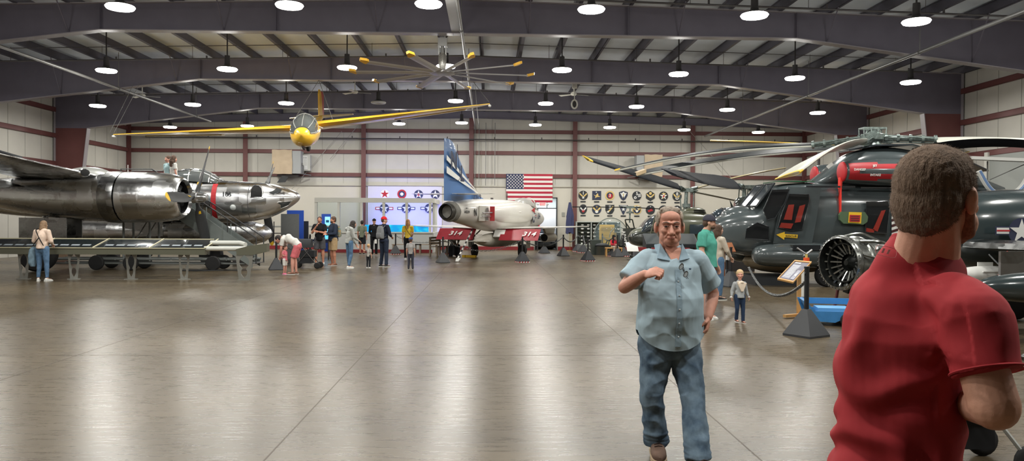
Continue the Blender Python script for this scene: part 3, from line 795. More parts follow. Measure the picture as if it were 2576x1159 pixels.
SHAPES = {'circle': circ_pts(1), 'square': [(-.95,-.95),(.95,-.95),(.95,.95),(-.95,.95)], 'shield': [(-.95,.75),(0,1.05),(.95,.75),(.9,0),(.5,-.7),(0,-1.05),(-.5,-.7),(-.9,0)],
 'hexagon': [(0,1.1),(.95,.5),(.95,-.5),(0,-1.1),(-.95,-.5),(-.95,.5)], 'triangle': [(-1,.95),(1,.95),(.1,-1.05),(-.1,-1.05)], 'egg': [(math.cos(a)*.85*(1+.12*math.sin(a)), math.sin(a)*1.05) for a in [2*PI*i/24 for i in range(24)]],
 'badge': [(-.95,1),(.95,1),(.95,-.2),(.55,-.85),(0,-1.05),(-.55,-.85),(-.95,-.2)]}
desc = {(0,0): ('circle', 'round black plaque with a white 1, gold wings and star'), (0,1): ('square', 'square dark plaque with a gold flying bird'),
 (0,2): ('circle', 'round gold plaque with a dark disc and white 3'), (0,3): ('shield', 'shield plaque with white rays'),
 (0,4): ('circle', 'round black plaque with a pale 5 and rays'), (0,5): ('hexagon', 'six sided plaque with upswept gold wings'),
 (0,6): ('circle', 'round plaque with white star, red centre and gold 7'), (0,7): ('circle', 'round plaque with a gold winged 8'),
 (1,0): ('egg', 'egg shaped plaque with pale wings and orange disc'), (1,1): ('circle', 'round plaque with large gold wings in the lower row'),
 (1,2): ('badge', 'badge plaque with a gold diagonal comet and white star'), (1,3): ('triangle', 'downward triangle plaque with a white star'),
 (1,4): ('circle', 'round gold ringed plaque with a winged 10'), (1,5): ('circle', 'round dark plaque with a red bird'),
 (1,6): ('circle', 'round plaque with a gold bird, behind the man in light blue'), (1,7): ('circle', 'round plaque with white disc, last in the lower row')}
PXS = [1467, 1501, 1534, 1568, 1602, 1636, 1669, 1703]
for r in range(2):
    for i, x in enumerate(PXS):
        y = (491 if r == 0 else 526) + i*.35; c = wall_pt(x, y, .06); s = .272
        shp, lab = desc[(r, i)]
        t = thing('wall_plaque', lab + ' on the back wall', 'plaque', c, 0, 'squadron plaques on the back wall')
        b = MB(); z0 = Vector((0, 0, 0))
        base = 1 if (r, i) in ((0,2), (1,4)) else (4 if i in (1, 3) else 0)
        b.prism([(a*s, d*s) for a, d in SHAPES[shp]], z0, ex, ev, (0, -.02, 0), base)
        if (r, i) == (0,0): wings(b, z0, s*1.2); starm(b, z0, s, 0, -.5, .36)
        if (r, i) == (0,1): b.prism([(a*s, d*s) for a, d in [(-.7,.2),(-.2,-.05),(.1,.45),(.35,.3),(.3,.0),(.75,-.3),(.1,-.35),(-.4,-.6),(-.25,-.25)]], Vector((0,-.022,0)), ex, ev, (0,-.01,0), 1); starm(b, z0, s, -.1, .68, .2)
        if (r, i) == (0,2): disc(b, z0, s, 0, 0, .72, 4); disc(b, z0, s, .1, -.1, .5, 3, .03)
        if (r, i) == (0,3):
            for a in (-.6, -.3, 0, .3, .6): b.prism([(q*s, d*s) for q, d in [(-.05,-.6),(.05,-.6),(a+.12,.6),(a-.1,.6)]], Vector((0,-.022,0)), ex, ev, (0,-.01,0), 2 if a else 1)
            disc(b, z0, s, 0, .62, .22, 2, .034)
        if (r, i) == (0,4):
            for a in (.35, .1, -.15): b.prism([(q*s, d*s) for q, d in [(.2,a),(.85,a+.12),(.85,a-.03),(.2,a-.12)]], Vector((0,-.022,0)), ex, ev, (0,-.01,0), 2)
            disc(b, z0, s, -.35, -.4, .3, 2); starm(b, z0, s, -.35, -.4, .2, 0)
        if (r, i) == (0,5): wings(b, z0, s*1.25); disc(b, z0, s, 0, .55, .3, 1); starm(b, z0, s, 0, -.2, .25)
        if (r, i) == (0,6): starm(b, z0, s, 0, 0, .85); disc(b, z0, s, 0, -.02, .20, 3, .062)
        if (r, i) == (0,7): wings(b, z0, s*1.15, up=1.2); disc(b, z0, s, 0, -.4, .35, 2); starm(b, z0, s, 0, -.4, .26, 0)
        if (r, i) == (1,0): wings(b, z0, s, 2, 1.6); disc(b, z0, s, -.0, -.35, .3, 3)
        if (r, i) == (1,1): wings(b, z0, s*1.3, up=1.3); disc(b, z0, s, 0, -.45, .34, 2); disc(b, z0, s, 0, .5, .22, 1)
        if (r, i) == (1,2): b.prism([(a*s, d*s) for a, d in [(-.4,-.4),(-.15,-.55),(.8,.6),(.55,.75)]], Vector((0,-.022,0)), ex, ev, (0,-.01,0), 1); starm(b, z0, s, -.4, -.5, .34)
        if (r, i) == (1,3): starm(b, z0, s, 0, .05, .5); b.prism([(a*s, d*s) for a, d in [(-.8,.72),(.8,.72),(.72,.85),(-.72,.85)]], Vector((0,-.022,0)), ex, ev, (0,-.01,0), 2)
        if (r, i) == (1,4): disc(b, z0, s, 0, 0, .8, 4); wings(b, z0, s*1.1); disc(b, z0, s, 0, -.3, .25, 2, .034)
        if (r, i) == (1,5): b.prism([(a*s, d*s) for a, d in [(-.6,-.1),(-.1,.05),(.2,.4),(.6,.35),(.3,.1),(.6,-.2),(.1,-.3),(-.4,-.5)]], Vector((0,-.022,0)), ex, ev, (0,-.01,0), 3); starm(b, z0, s, 0, .7, .16)
        if (r, i) == (1,6): wings(b, z0, s, 1)
        if (r, i) == (1,7): disc(b, z0, s, 0, -.3, .45, 2); disc(b, z0, s, 0, .4, .3, 2)
        b.build('board', PS, t)
        num = {(0,0): '1', (0,2): '3', (0,4): '5', (0,6): '7', (0,7): '8', (1,4): '10', (1,2): 'II'}.get((r, i))
        if num: text_mesh('number', num, s*(1.7 if i == 6 else .95), frame_m((-.0 if i else 0, -.046, s*(.45 if i in (0, 4, 7) or r else 0)-.01*(i == 6)), ex, ev), M_gold if i == 6 else M_wht, t, .012 if i == 6 else .004, offset=.005)
        b = MB(); b.box((0, -.01, -.37), (.30, .02, .075)); npl = b.build('name_plate', M_pblk, t)
# exit sign
t = thing('exit_sign', 'small lit red exit sign over the doorway', 'sign', wall_pt(1365, 513.5, .14))
b = MB(); b.box((0,0,0), (.34,.08,.2)); b.build('box', M_trimw, t)
text_mesh('lettering', 'EXIT', .17, frame_m((0,-.045,0), ex, ev), mat('exit_red', (255, 60, 60), .5, emit=(255, 50, 60), estr=4), t, .002, offset=.004)
for s in (-1, 1):
    b = MB(); b.ell((s*.28, -.02, 0), (.07,.06,.07)); b.build('lamp_head', M_trimw, t, True)
# doorway: dark frame, bright hall beyond with a parked dark car-like shape seen through
b = MB()
b.box((D1+.03, YB-.06, DZ/2), (.06,.16,DZ)); b.box((D2-.03, YB-.06, DZ/2), (.06,.16,DZ)); b.box(((D1+D2)/2, YB-.06, DZ-.03), (D2-D1,.16,.06)); b.box(((D1+D2)/2, YB-.06, 2.42), (D2-D1,.08,.05)); b.box(((D1+D2)/2+.05, YB-.06, 2.74), (.03,.06,.6))
dr = tag(b.build('door_1', mat('door_dark', (40, 44, 46), .5)), kind='structure')
b = MB(); b.box(((D1+D2)/2, YB-.05, 2.72), (D2-D1-.1,.012,.58)); b.build('transom_glass', M_glass, dr)
b = MB(); b.box((D1+.13, YB-.42, 1.2), (.05,.75,2.36)); b.build('door_leaf', mat('door_dark', (40,44,46), .5), dr)
sd = tag(text_mesh('warning_notice', '!', .22, frame_m(wall_pt(1415, 600, .1), ex, ev), M_red, None, .003), 'small red notice on the wall beside the doorway', 'notice')
b = MB(); b.box(wall_pt(1417, 539, .07), (.16,.03,.24)); tag(b.build('wall_box', mat('box_grey', (150,150,142), .5)), 'small grey box on the wall beside the doorway', 'box')
# heaters on the wall with tan covers
def heater(x0, y0, x1, y1, side, label):
    a, c = at(x0, y1, YB-1.0), at(x1, y0, YB-1.0); w_, h_ = c.x-a.x, c.z-a.z
    t = thing('air_unit', label, 'air unit', ((a.x+c.x)/2, YB-.62, a.z))
    b = MB(); b.box((0, 0, h_/2), (w_*.98, .72, h_*.96)); b.build('casing', mat('unit_grey', (150,152,152), .5), t)
    cw = w_*.70; cx = -side*w_*.15
    b = MB(); rings = []
    for i in range(13):
        u = i/12
        rings.append([Vector((cx + cw*(v/10-.5) + .015*math.sin(7*u+v), -.40 - .05*math.sin(PI*u)*math.sin(PI*v/10) - .022*math.sin(9*v/10*u*3+u*5), h_*(1-u)*1.02 + .01*math.sin(v*1.3))) for v in range(11)])
    b.loft(rings, cap=False, close=False); b.box((cx, -.2, h_/2), (cw*.96,.36,h_*1.0))
    b.build('canvas_cover', mat('canvas_tan', (178, 160, 136), .85, noise=.06, scale=3), t, True)
    b = MB(); b.tube([(side*w_*.48, -.1, h_*.45), (side*w_*.55, -.1, h_*.35), (side*w_*.55, -.1, .02), (side*w_*.75, .3, -.03)], .035, 6); b.box((side*w_*.5, -.15, h_*.42), (.1,.1,.14)); b.build('pipe', M_pipe, t)
    b = MB(); b.box((0, .1, -.09), (w_*.7,.5,.12)); b.build('bracket', M_dkpipe, t)
heater(684, 378, 757, 437, 1, 'tan canvas covered air unit on the back wall below the glider')
heater(1601, 390, 1667, 444, -1, 'tan canvas covered air unit on the back wall behind the rotor blades')
t = thing('wall_panel_box', 'pale grey cabinet with white notice beside the left air unit', 'cabinet', at(771, 410, YB-.3))
b = MB(); b.box((0,0,0), (.48,.4,.9)); b.build('casing', mat('cab_grey', (184,184,178), .5), t)
b = MB(); b.box((-.02,-.21,.02), (.27,.01,.78)); nt_ = b.build('notice', M_wht, t)
b = MB()
for x_ in (-.09,-.06,.0,.035,.07): b.box((x_-.02,-.217,.28), (.024,.004,.05))
b.build('notice_heading', M_seam, t)
b = MB()
for k in range(5): b.box((-.02,-.217,.15-.07*k), (.2,.004,.015))
b.build('notice_lines', M_seam, t)
# plain large roundel board
a, c = wall_pt(925, 640, .09), wall_pt(1112, 468, .09)
b = MB(); b.box(((a.x+c.x)/2, YB-.10, (c.z+.35)/2), (c.x-a.x,.04,c.z-.35)); rb = b.build('roundel_board', mat('board_white', (206, 205, 214), .5)); tag(rb, 'large white wall board carrying aircraft star roundels', 'board')
def roundel(x, y, kind, lab, r=.26):
    c = wall_pt(x, y, .13); b = MB(); o = Vector((0,0,0))
    t = None
    def ring(rr, mi, off): b.prism(circ_pts(rr, 28), (0,-off,0), ex, ev, (0,-.008,0), mi)
    if kind == 'redstar': ring(r, 1, 0); b.prism(star_pts(r*.97), (0,-.012,0), ex, ev, (0,-.006,0), 2)
    if kind == 'rings': ring(r, 2, 0); ring(r*.68, 0, .01); ring(r*.36, 1, .02)
    if kind == 'star': ring(r, 0, 0); b.prism(star_pts(r*.97), (0,-.012,0), ex, ev, (0,-.006,0), 1)
    if kind == 'reddot': ring(r, 0, 0); b.prism(star_pts(r*.97), (0,-.012,0), ex, ev, (0,-.006,0), 1); ring(r*.3, 2, .024)
    if kind in ('bars', 'barsred'):
        for (u, v, mi, off) in ((1.9*r, .30*r, 2 if kind == 'barsred' else 0, 0), (1.75*r, .17*r, 1, .009)):
            b.prism([(-u,-v),(u,-v),(u,v),(-u,v)], (0,-off,0), ex, ev, (0,-.008,0), mi)
        ring(r, 0, .018); b.prism(star_pts(r*.97), (0,-.03,0), ex, ev, (0,-.006,0), 1)
    o_ = b.build('star_roundel', [mat('rd_navy', (50, 56, 84), .5), M_wht, M_red]); o_.location = c
    tag(o_, lab, 'roundel', 'roundels on the white board')
roundel(968, 488, 'redstar', 'roundel with a red star on white, above the office windows')
roundel(1011, 488, 'rings', 'roundel of red, navy and white rings')
roundel(1053, 489, 'reddot', 'roundel with a red dot in its white star')
roundel(1095, 489, 'star', 'roundel with a plain white star beside the tail fin')
roundel(967, 524, 'barsred', 'winged roundel with red outline seen through the left office window', .27)
roundel(1022, 524, 'bars', 'winged roundel seen through the middle office window', .27)
roundel(1080, 524, 'bars', 'winged roundel partly behind the right office window post', .27)
# glazed office
OD = 40.2
ox0, ox1 = at(795, 560, OD).x, at(1088, 560, OD).x; oz = 2.83; sill = 1.04
t = thing('glazed_office', 'white framed glass walled office against the back wall', 'office', (0, 0, 0))
b = MB(); b.box(((ox0+ox1)/2, OD, sill/2), (ox1-ox0, .12, sill)); b.box((ox1, (OD+YB-.2)/2, sill/2), (.12, YB-OD-.2, sill)); b.build('lower_wall', mat('office_white', (205, 207, 205), .55), t)
b = MB(); b.box(((ox0+ox1)/2, OD, oz-.12), (ox1-ox0+.1, .2, .24)); b.box((ox1, (OD+YB-.2)/2, oz-.12), (.2, YB-OD-.2, .24)); b.box(((ox0+ox1)/2, OD-.04, sill), (ox1-ox0+.1,.2,.07)); b.build('head_beam', M_trimw, t)
for xa in (795, 852.5, 909.5, 965.5, 1023, 1082):
    X = at(xa, 560, OD).x; b = MB(); b.box((X, OD, (sill+oz)/2), (.13,.14,oz-sill)); b.build('post', M_trimw, t)
for k in range(1, 6):
    Y = OD + .15 + (YB-OD-.3)*k/6; b = MB(); b.box((ox1, Y, (sill+oz)/2), (.12,.16,oz-sill)); b.build('post', M_trimw, t)
for xa, xb in ((795,852.5),(852.5,909.5),(909.5,965.5),(965.5,1023),(1023,1082)):
    XA, XB = at(xa, 560, OD).x+.07, at(xb, 560, OD).x-.07; b = MB(); b.box(((XA+XB)/2, OD, (sill+oz-.24)/2), (XB-XA,.01,oz-.24-sill)); b.build('pane', M_glass, t)
b = MB(); b.box(((ox0+ox1)/2, OD-.07, .08), (ox1-ox0,.02,.16)); b.build('kick_board', M_redbase, t)
# blue glow: two coloured strip lamps and a long lit sea mural
M_sea = bpy.data.materials.new('sea_mural'); M_sea.use_nodes = True
nt = M_sea.node_tree; pb = nt.nodes['Principled BSDF']; tc = nt.nodes.new('ShaderNodeTexCoord'); n1 = nt.nodes.new('ShaderNodeTexNoise'); n1.inputs['Scale'].default_value = 1.6; n1.inputs['Distortion'].default_value = 1.4
rp = nt.nodes.new('ShaderNodeValToRGB'); nt.links.new(tc.outputs['Object'], n1.inputs[0]); nt.links.new(n1.outputs[0], rp.inputs[0])
for pos, c in ((.0, (.01,.10,.35,1)), (.45, (.01,.28,.62,1)), (.58, (.02,.45,.60,1)), (.66, (.1,.75,.9,1))):
    e = rp.color_ramp.elements.new(pos) if pos else rp.color_ramp.elements[0]; e.position = pos; e.color = c
rp.color_ramp.elements[-1].color = (.5,.95,1,1)
nt.links.new(rp.outputs[0], pb.inputs['Emission Color']); nt.links.new(rp.outputs[0], pb.inputs['Base Color']); pb.inputs['Emission Strength'].default_value = 1.3
b = MB(); xa, xb = at(918, 575, 41.4).x, at(1078, 575, 41.4).x; b.box(((xa+xb)/2, 41.4, 1.22), (xb-xa,.06,.42))
mu = tag(b.build('display_screen', M_sea), 'long lit blue underwater scene screen behind the office windows', 'screen')
b = MB(); b.box(((xa+xb)/2, 41.55, .5), (xb-xa,.3,1.0)); tag(b.build('counter', M_trimw), 'white counter carrying the long blue screen', 'counter')
for X in (at(990, 560, 43).x, at(1055, 560, 43).x):
    b = MB(); b.box((0,0,0), (1.3,.08,.05)); o = b.build('strip_lamp', mat('blue_tube', (90,80,255), .4, emit=(80,70,255), estr=6)); o.location = (X, 43.0, 1.30)
    tag(o, 'short blue strip lamp standing behind the lit screen', 'lamp', 'blue strip lamps in the office')
    ld = bpy.data.lights.new('blue_light', 'AREA'); ld.shape = 'RECTANGLE'; ld.size = 1.6; ld.size_y = .3; ld.energy = 42; ld.color = (.22,.20,1)
    lo = bpy.data.objects.new('blue_light', ld); COL.objects.link(lo); lo.parent = o; lo.location = (0,.1,.08); lo.rotation_euler = (math.radians(125), 0, 0)
# ================================================================ polished twin-engined bomber on the left
def polished(name, tint, scale=1.0):
    m = bpy.data.materials.new(name); m.use_nodes = True; nt = m.node_tree; N = nt.nodes.new; L = nt.links.new
    b = nt.nodes['Principled BSDF']; b.inputs['Metallic'].default_value = 1
    tc = N('ShaderNodeTexCoord'); mp = N('ShaderNodeMapping'); L(tc.outputs['Object'], mp.inputs[0]); mp.inputs['Scale'].default_value = (1.1*scale, 1.6*scale, 1.6*scale)
    v = N('ShaderNodeTexVoronoi'); v.distance = 'CHEBYCHEV'; v.inputs['Scale'].default_value = 1.9; v.inputs['Randomness'].default_value = .45; L(mp.outputs[0], v.inputs['Vector'])
    n = N('ShaderNodeTexNoise'); n.inputs['Scale'].default_value = 5; n.inputs['Detail'].default_value = 6; L(mp.outputs[0], n.inputs['Vector'])
    r = N('ShaderNodeMapRange'); L(v.outputs['Color'], r.inputs['Value']); r.inputs['To Min'].default_value = .10; r.inputs['To Max'].default_value = .30
    a = N('ShaderNodeMath'); a.operation = 'MULTIPLY_ADD'; L(n.outputs['Fac'], a.inputs[0]); a.inputs[1].default_value = .12; L(r.outputs[0], a.inputs[2]); L(a.outputs[0], b.inputs['Roughness'])
    cr = N('ShaderNodeValToRGB'); L(v.outputs['Color'], cr.inputs[0]); c = lin(tuple(q/255 for q in tint))
    cr.color_ramp.elements[0].color = (*[q*.86 for q in c], 1); cr.color_ramp.elements[1].color = (*[min(1, q*1.1) for q in c], 1)
    L(cr.outputs[0], b.inputs['Base Color'])
    n2 = N('ShaderNodeTexNoise'); n2.inputs['Scale'].default_value = 2.2; n2.inputs['Detail'].default_value = 3; L(tc.outputs['Object'], n2.inputs['Vector'])
    bp = N('ShaderNodeBump'); bp.inputs['Strength'].default_value = .5; bp.inputs['Distance'].default_value = .03; L(n2.outputs['Fac'], bp.inputs['Height']); L(bp.outputs[0], b.inputs['Normal'])
    return m
M_alu = polished('polished_aluminium', (228, 229, 230)); M_alud = polished('dull_aluminium', (165, 166, 166), 1.4)
M_prop = mat('propeller_black', (52, 54, 56), .45, noise=.1)
M_gline = mat('panel_gap', (90, 90, 90), .6)
bo = thing('bomber_aircraft', 'polished bare metal twin engined bomber with a red nose stripe', 'aeroplane')
FY = 27.7; bo.location = (-9.0, FY, 0); bo.rotation_euler = (0, 0, math.radians(-3))
Fz = lambda y, D=FY, x=600: at(x, y, D).z
ft_ = smooth_tab([(2.28, 2.44, 2.54, .06), (2.15, 2.28, 2.66, .24), (1.7, 1.98, 2.84, .42), (1.1, 1.72, 2.97, .56), (.3, 1.58, 3.02, .63), (-.6, 1.56, 3.06, .66), (-1.6, 1.62, 3.12, .68), (-3, 1.64, 3.18, .70), (-5, 1.66, 3.2, .70), (-7.5, 1.74, 3.15, .62), (-9.5, 1.95, 3.05, .48), (-11.2, 2.2, 2.95, .32)], 4)
b = MB(); b.loft([sq_ring(x, 0, (zb+zt)/2, hw, (zt-zb)/2, 36, .88) for x, zb, zt, hw in ft_]); b.build('fuselage', M_alu, bo, True)
def fsec(x):
    r = interp(sorted([(q[0],)+q[1:] for q in ft_]), x); return r
def fside(x, z, off=.01, side=-1):
    zb, zt, hw = fsec(x); c = (zb+zt)/2; h = (zt-zb)/2; s_ = max(-1, min(1, (z-c)/h)); a = math.asin(math.copysign(abs(s_)**(1/.88), s_))
    return Vector((x, side*(hw*abs(math.cos(a))**.88 + off), z))
def fstrip(name, x0, x1, z0, z1, m, off=.008, n=12, side=-1):
    b = MB(); rows = []
    for k in range(n+1):
        z = z0+(z1-z0)*k/n; rows.append([fside(x0, z, off, side), fside(x1, z, off, side)])
    for A, B in zip(rows, rows[1:]): b.face([A[0], A[1], B[1], B[0]])
    return b.build(name, m, bo)
fstrip('red_stripe', -.64, -.47, 1.72, 2.92, M_red)
fstrip('panel_gap', .62, .64, 1.75, 2.95, M_gline); fstrip('panel_gap', -1.35, -1.33, 1.75, 2.95, M_gline)
text_mesh('fuselage_number', '186', .22, frame_m(fside(-.1, 2.55, .02), (1, .04, 0), (0, .12, 1)), M_pblk, bo, .004, offset=.004)
b = MB(); b.ell(fside(.12, 2.1, -.02), (.11, .06, .11)); b.build('side_blister', mat('blister_glass', (190, 195, 195), .08, spec=.8, coat=.5), bo, True)
def fpatch(name, pts, m, off=.012):
    cx = sum(p[0] for p in pts)/len(pts); cz = sum(p[1] for p in pts)/len(pts); R = []
    for k in range(5): R.append([fside(cx+(x-cx)*max(k/4, .02), cz+(z-cz)*max(k/4, .02), off) for x, z in pts])
    b = MB(); b.loft(R, cap=False); return b.build(name, m, bo)
# big side opening in the nose and clear nose parts
b = MB(); rows = []
pz = [(.72 + .40*u, z) for u, z in ((0, 2.45), (.5, 2.45), (1, 2.45), (1.05, 2.62), (.92, 2.78), (.55, 2.88), (.12, 2.87), (0, 2.7))]; pts = [fside(x, z, .014) for x, z in pz]
fpatch('nose_opening', pz, M_dkhole)
b = MB(); b.tube(pts, .022, 6, closed=True); b.build('opening_rim', M_alu, bo, True)
b = MB(); pts = [fside(x, z, .014) for x, z in ((1.34, 2.62), (1.55, 2.82), (1.78, 2.80), (1.7, 2.66), (1.5, 2.55))]; fpatch('nose_window', ((1.34, 2.62), (1.55, 2.80), (1.74, 2.74), (1.7, 2.64), (1.5, 2.55)), mat('window_smoke', (70, 74, 76), .1, spec=.8))
b = MB(); pts = [fside(x, z, .014) for x, z in ((1.62, 2.06), (2.02, 2.26), (2.0, 2.12+.1), (1.84, 2.04+.04), (1.66, 1.99))]; fpatch('chin_window', ((1.62, 2.28), (2.08, 2.36), (1.95, 2.2), (1.70, 2.08)), mat('window_smoke', (70,74,76), .1, spec=.8))
b = MB(); b.tube([fside(x, z, .012) for x, z in ((1.62, 2.28), (2.08, 2.34), (1.95, 2.18), (1.70, 2.06), (1.62, 2.28))], .018, 5)
b.tube([fside(x, 2.5, .006) for x in [1.15 + .1*k for k in range(12)]], .012, 5)
b.build('window_rim', M_alu, bo)
# cockpit canopy
b = MB(); T = smooth_tab([(-.35, 2.93, .25, .05), (-.62, 2.95, .42, .20), (-1.0, 2.98, .50, .40), (-1.4, 3.0, .50, .46), (-1.9, 3.02, .46, .42), (-2.4, 3.0, .30, .22)], 4)
can_r = [[Vector((x, w_*math.cos(PI*j/14), z + h_*abs(math.sin(PI*j/14))**.8)) for j in range(15)] for x, z, w_, h_ in T]
b.loft(can_r); cn = b.build('canopy', mat('bomber_canopy', (96, 100, 100), .07, spec=.8, coat=.6), bo, True)
b = MB()
for k in (3, 6, 9, 13, 17): b.tube(can_r[min(k, len(can_r)-1)], .022, 5)
for j in (4, 7, 10): b.tube([r[j] for r in can_r], .018, 5)
b.build('canopy_frame', M_alu, cn)
b = MB(); b.prism([(0, 0), (.16, 0), (.38, .62), (.36, .62)], (1.02, -.08, 2.92), (1,0,0), (0,0,1), (0,.03,0)); b.build('blade_antenna', M_alud, bo)
b = MB(); b.prism([(0, 0), (.30, .02), (.42, .22), (.2, .26)], (1.25, .62, 3.02), (1,0,0), (0,0,1), (0,.04,0)); b.build('far_propeller_tip', M_prop, bo)
b = MB(); b.tube([(-3.9, 0, 3.1), (-3.9, 0, 3.6)], .012, 5); b.build('whip_antenna', M_wht, bo)
# wings
def wing_b(s):
    rings = []
    for u in [k/12 for k in range(13)]:
        y = s*(.5 + 8.6*u); le = -2.95 - .12*u*8.6*.25; ch = 3.3 - 1.5*u; z = 2.78 + .076*8.6*u; t = .30 - .17*u
        ring = []
        for k in range(13):
            q = k/12; h = t*2*(math.sqrt(q)*.9 - .55*q - .35*q*q); ring.append(Vector((le-ch*q, y, z+max(h, .01)*.9)))
        for k in range(12, -1, -1):
            q = k/12; h = t*2*(math.sqrt(q)*.9 - .55*q - .35*q*q); ring.append(Vector((le-ch*q, y, z-max(h, .01)*.75)))
        rings.append(ring)
    b = MB(); b.loft(rings); w_ = b.build('wing', M_alu, bo, True)
    return w_
wg = wing_b(-1); wing_b(1)
b = MB(); b.prism([(0,0),(-1.1,0),(-1.1,-3.4),(0,-3.2)], (-5.05, -3.9, 2.62), (1,0,-.28), (0,1,.076), (0,0,.035)); b.build('wing_flap', M_alud, bo)
b = MB(); b.lathe([(.15, -.04), (.16, 0), (.18, .03), (.16, .06), (.15, .05)], (0,0,0), 'X', 20, cap=False); 
for v in b.bm.verts: v.co = Vector((v.co.x - 3.02, v.co.y*1.6 - 4.25, v.co.z*.72 + 3.06))
ri = b.build('intake_rim', M_alu, bo, True)
b = MB(); b.ell((-2.975, -4.25, 3.06), (.03, .24, .105)); b.build('intake_mouth', M_dkhole, bo)
b = MB(); b.tube([(-3.6, -6.2, 3.35), (-4.3, -6.25, 3.55), (-4.9, -6.25, 3.7)], .04, 6); b.build('pitot_mast', M_prop, bo)
# nacelles
NZ = 2.36
def nacelle(y):
    T = smooth_tab([(-.42, .56, NZ), (-.50, .64, NZ), (-.8, .735, NZ), (-1.4, .79, NZ), (-2.28, .80, NZ)], 4)
    b = MB(); b.lathe([(.50, -.52)] + [(r, x) for x, r, z in T] + [(.76, -2.32)], (0, y, NZ), 'X', 40, cap=False); cw = b.build('cowling', M_alu, bo, True)
    b = MB(); b.lathe([(.79, -2.34), (.82, -2.5), (.80, -2.8), (.74, -2.85)], (0, y, NZ), 'X', 40); b.build('cowl_flaps', M_alud, bo, True)
    b = MB(); b.lathe([(.51, -.53), (.53, -.9), (.02, -.9)], (0, y, NZ), 'X', 32, cap=False); b.build('cowl_inside', M_dkhole, cw, True)
    for k in range(9):
        a = 2*PI*k/9 + .2; d = Vector((0, math.cos(a), math.sin(a)))
        if k < 9:
            b = MB(); c = Vector((0, y, NZ)); b.tube([c + d*.14 + Vector((-.74,0,0)), c + d*.46 + Vector((-.74,0,0))], .085, 10)
            for q in range(5): b.tube([c + d*(.24+.05*q) + Vector((-.74,0,0)), c + d*(.255+.05*q) + Vector((-.74,0,0))], .105, 12)
            b.build('cylinder', mat('engine_grey', (110, 112, 112), .35, metal=.8), cw)
    b = MB(); b.lathe([(.02, -.45), (.16, -.46), (.20, -.6), (.22, -.9)], (0, y, NZ), 'X', 20); b.build('gear_case', mat('engine_grey', (110,112,112), .35, metal=.8), cw, True)
    rings = []
    for x, r, zc, rz in smooth_tab([(-2.6, .77, NZ, .77), (-3.6, .72, NZ-.02, .72), (-5.0, .64, NZ+.02, .62), (-6.6, .46, NZ+.12, .42), (-8.2, .14, NZ+.3, .12)], 4):
        rings.append([Vector((x, y + r*math.cos(2*PI*j/32), zc + rz*math.sin(2*PI*j/32))) for j in range(32)])
    b = MB(); b.loft(rings); b.build('nacelle', M_alu, bo, True)
    # propeller: hub with three blades
    b = MB(); b.lathe([(.02, .30), (.10, .29), (.13, .22), (.13, .02), (.18, -.02), (.19, -.16), (.12, -.2), (.12, -.5)], (0, y, NZ), 'X', 20)
    for k in range(8):
        a = 2*PI*k/8; b.tube([(-.05, y+.15*math.cos(a), NZ+.15*math.sin(a)), (.2, y+.13*math.cos(a), NZ+.13*math.sin(a))], .025, 6)
    b.build('propeller_hub', mat('hub_silver', (190, 190, 190), .25, metal=.9), bo, True)
    for deg in (58, -60, 181):
        a = math.radians(deg); d = Vector((0, math.cos(a), math.sin(a))); t = Vector((1, 0, 0)).cross(d)
        rings = []; yel = []
        for r_, c_, tw, th in smooth_tab([(.14, .09, 1.0, .08), (.35, .12, .9, .07), (.55, .26, .75, .045), (.9, .34, .6, .035), (1.4, .33, .5, .025), (1.82, .27, .42, .018), (1.95, .17, .4, .012), (2.0, .06, .4, .008)], 3):
            u = (t*math.cos(tw) + Vector((1,0,0))*math.sin(tw)); w_ = u.cross(d)
            rings.append([Vector((-.08, y, NZ)) + d*r_ + u*c_*.55*math.cos(2*PI*j/12) + w_*th*math.sin(2*PI*j/12) for j in range(12)])
        b = MB(); b.loft(rings); bl = b.build('propeller_blade', [M_prop, M_yel], bo, True)
        for p in bl.data.polygons:
            if (Vector(p.center) - Vector((-.08, y, NZ))).length > 1.79: p.material_index = 1
        if y < 0:
            b = MB(); cc = Vector((-.08, y, NZ)) + d*.52; tw = 1.1; u = (t*math.cos(tw) + Vector((1,0,0))*math.sin(tw)); nn = u.cross(d)
            for sg in (-1, 1): b.prism([(-.05,-.05),(.05,-.05),(.05,.05),(-.05,.05)], cc + nn*sg*.05, u, d, nn*.003*sg)
            b.build('blade_label', M_yel, bl)
nacelle(-3.15); nacelle(3.15)
# undercarriage
for y in (-3.15, 3.15):
    b = MB(); wheel(b, (-5.05, y-.1, .60), .60, .34, 28); b.build('main_wheel', [M_rubber, M_steel], bo, True)
    b = MB(); b.tube([(-5.05, y+.16, .6), (-4.95, y+.12, 1.9)], .09, 10); b.tube([(-5.05, y+.14, .9), (-4.2, y+.1, 1.8)], .05, 8); b.box((-5.05, y+.1, .75), (.16,.12,.5)); b.build('main_gear_leg', M_alud, bo, True)
    for q in (-1, 1): b = MB(); b.box((-4.7, y+q*.42, 1.35), (1.5,.03,.7)); b.build('gear_door', M_alud, bo)
b = MB(); wheel(b, (-.9, 0, .42), .42, .24, 24); b.build('nose_wheel', [M_rubber, M_steel], bo, True)
b = MB(); b.tube([(-.9, .16, .42), (-.85, .1, 1.7)], .07, 8); b.tube([(-.9, -.16, .42), (-.85, -.1, 1.7)], .05, 8); b.build('nose_gear_leg', M_alud, bo)
b = MB(); b.ell((-5.3, -.05, 3.22), (.85, .42, .30)); b.build('dorsal_fairing', mat('fairing_pale', (190,192,188), .35, metal=.5), bo, True)

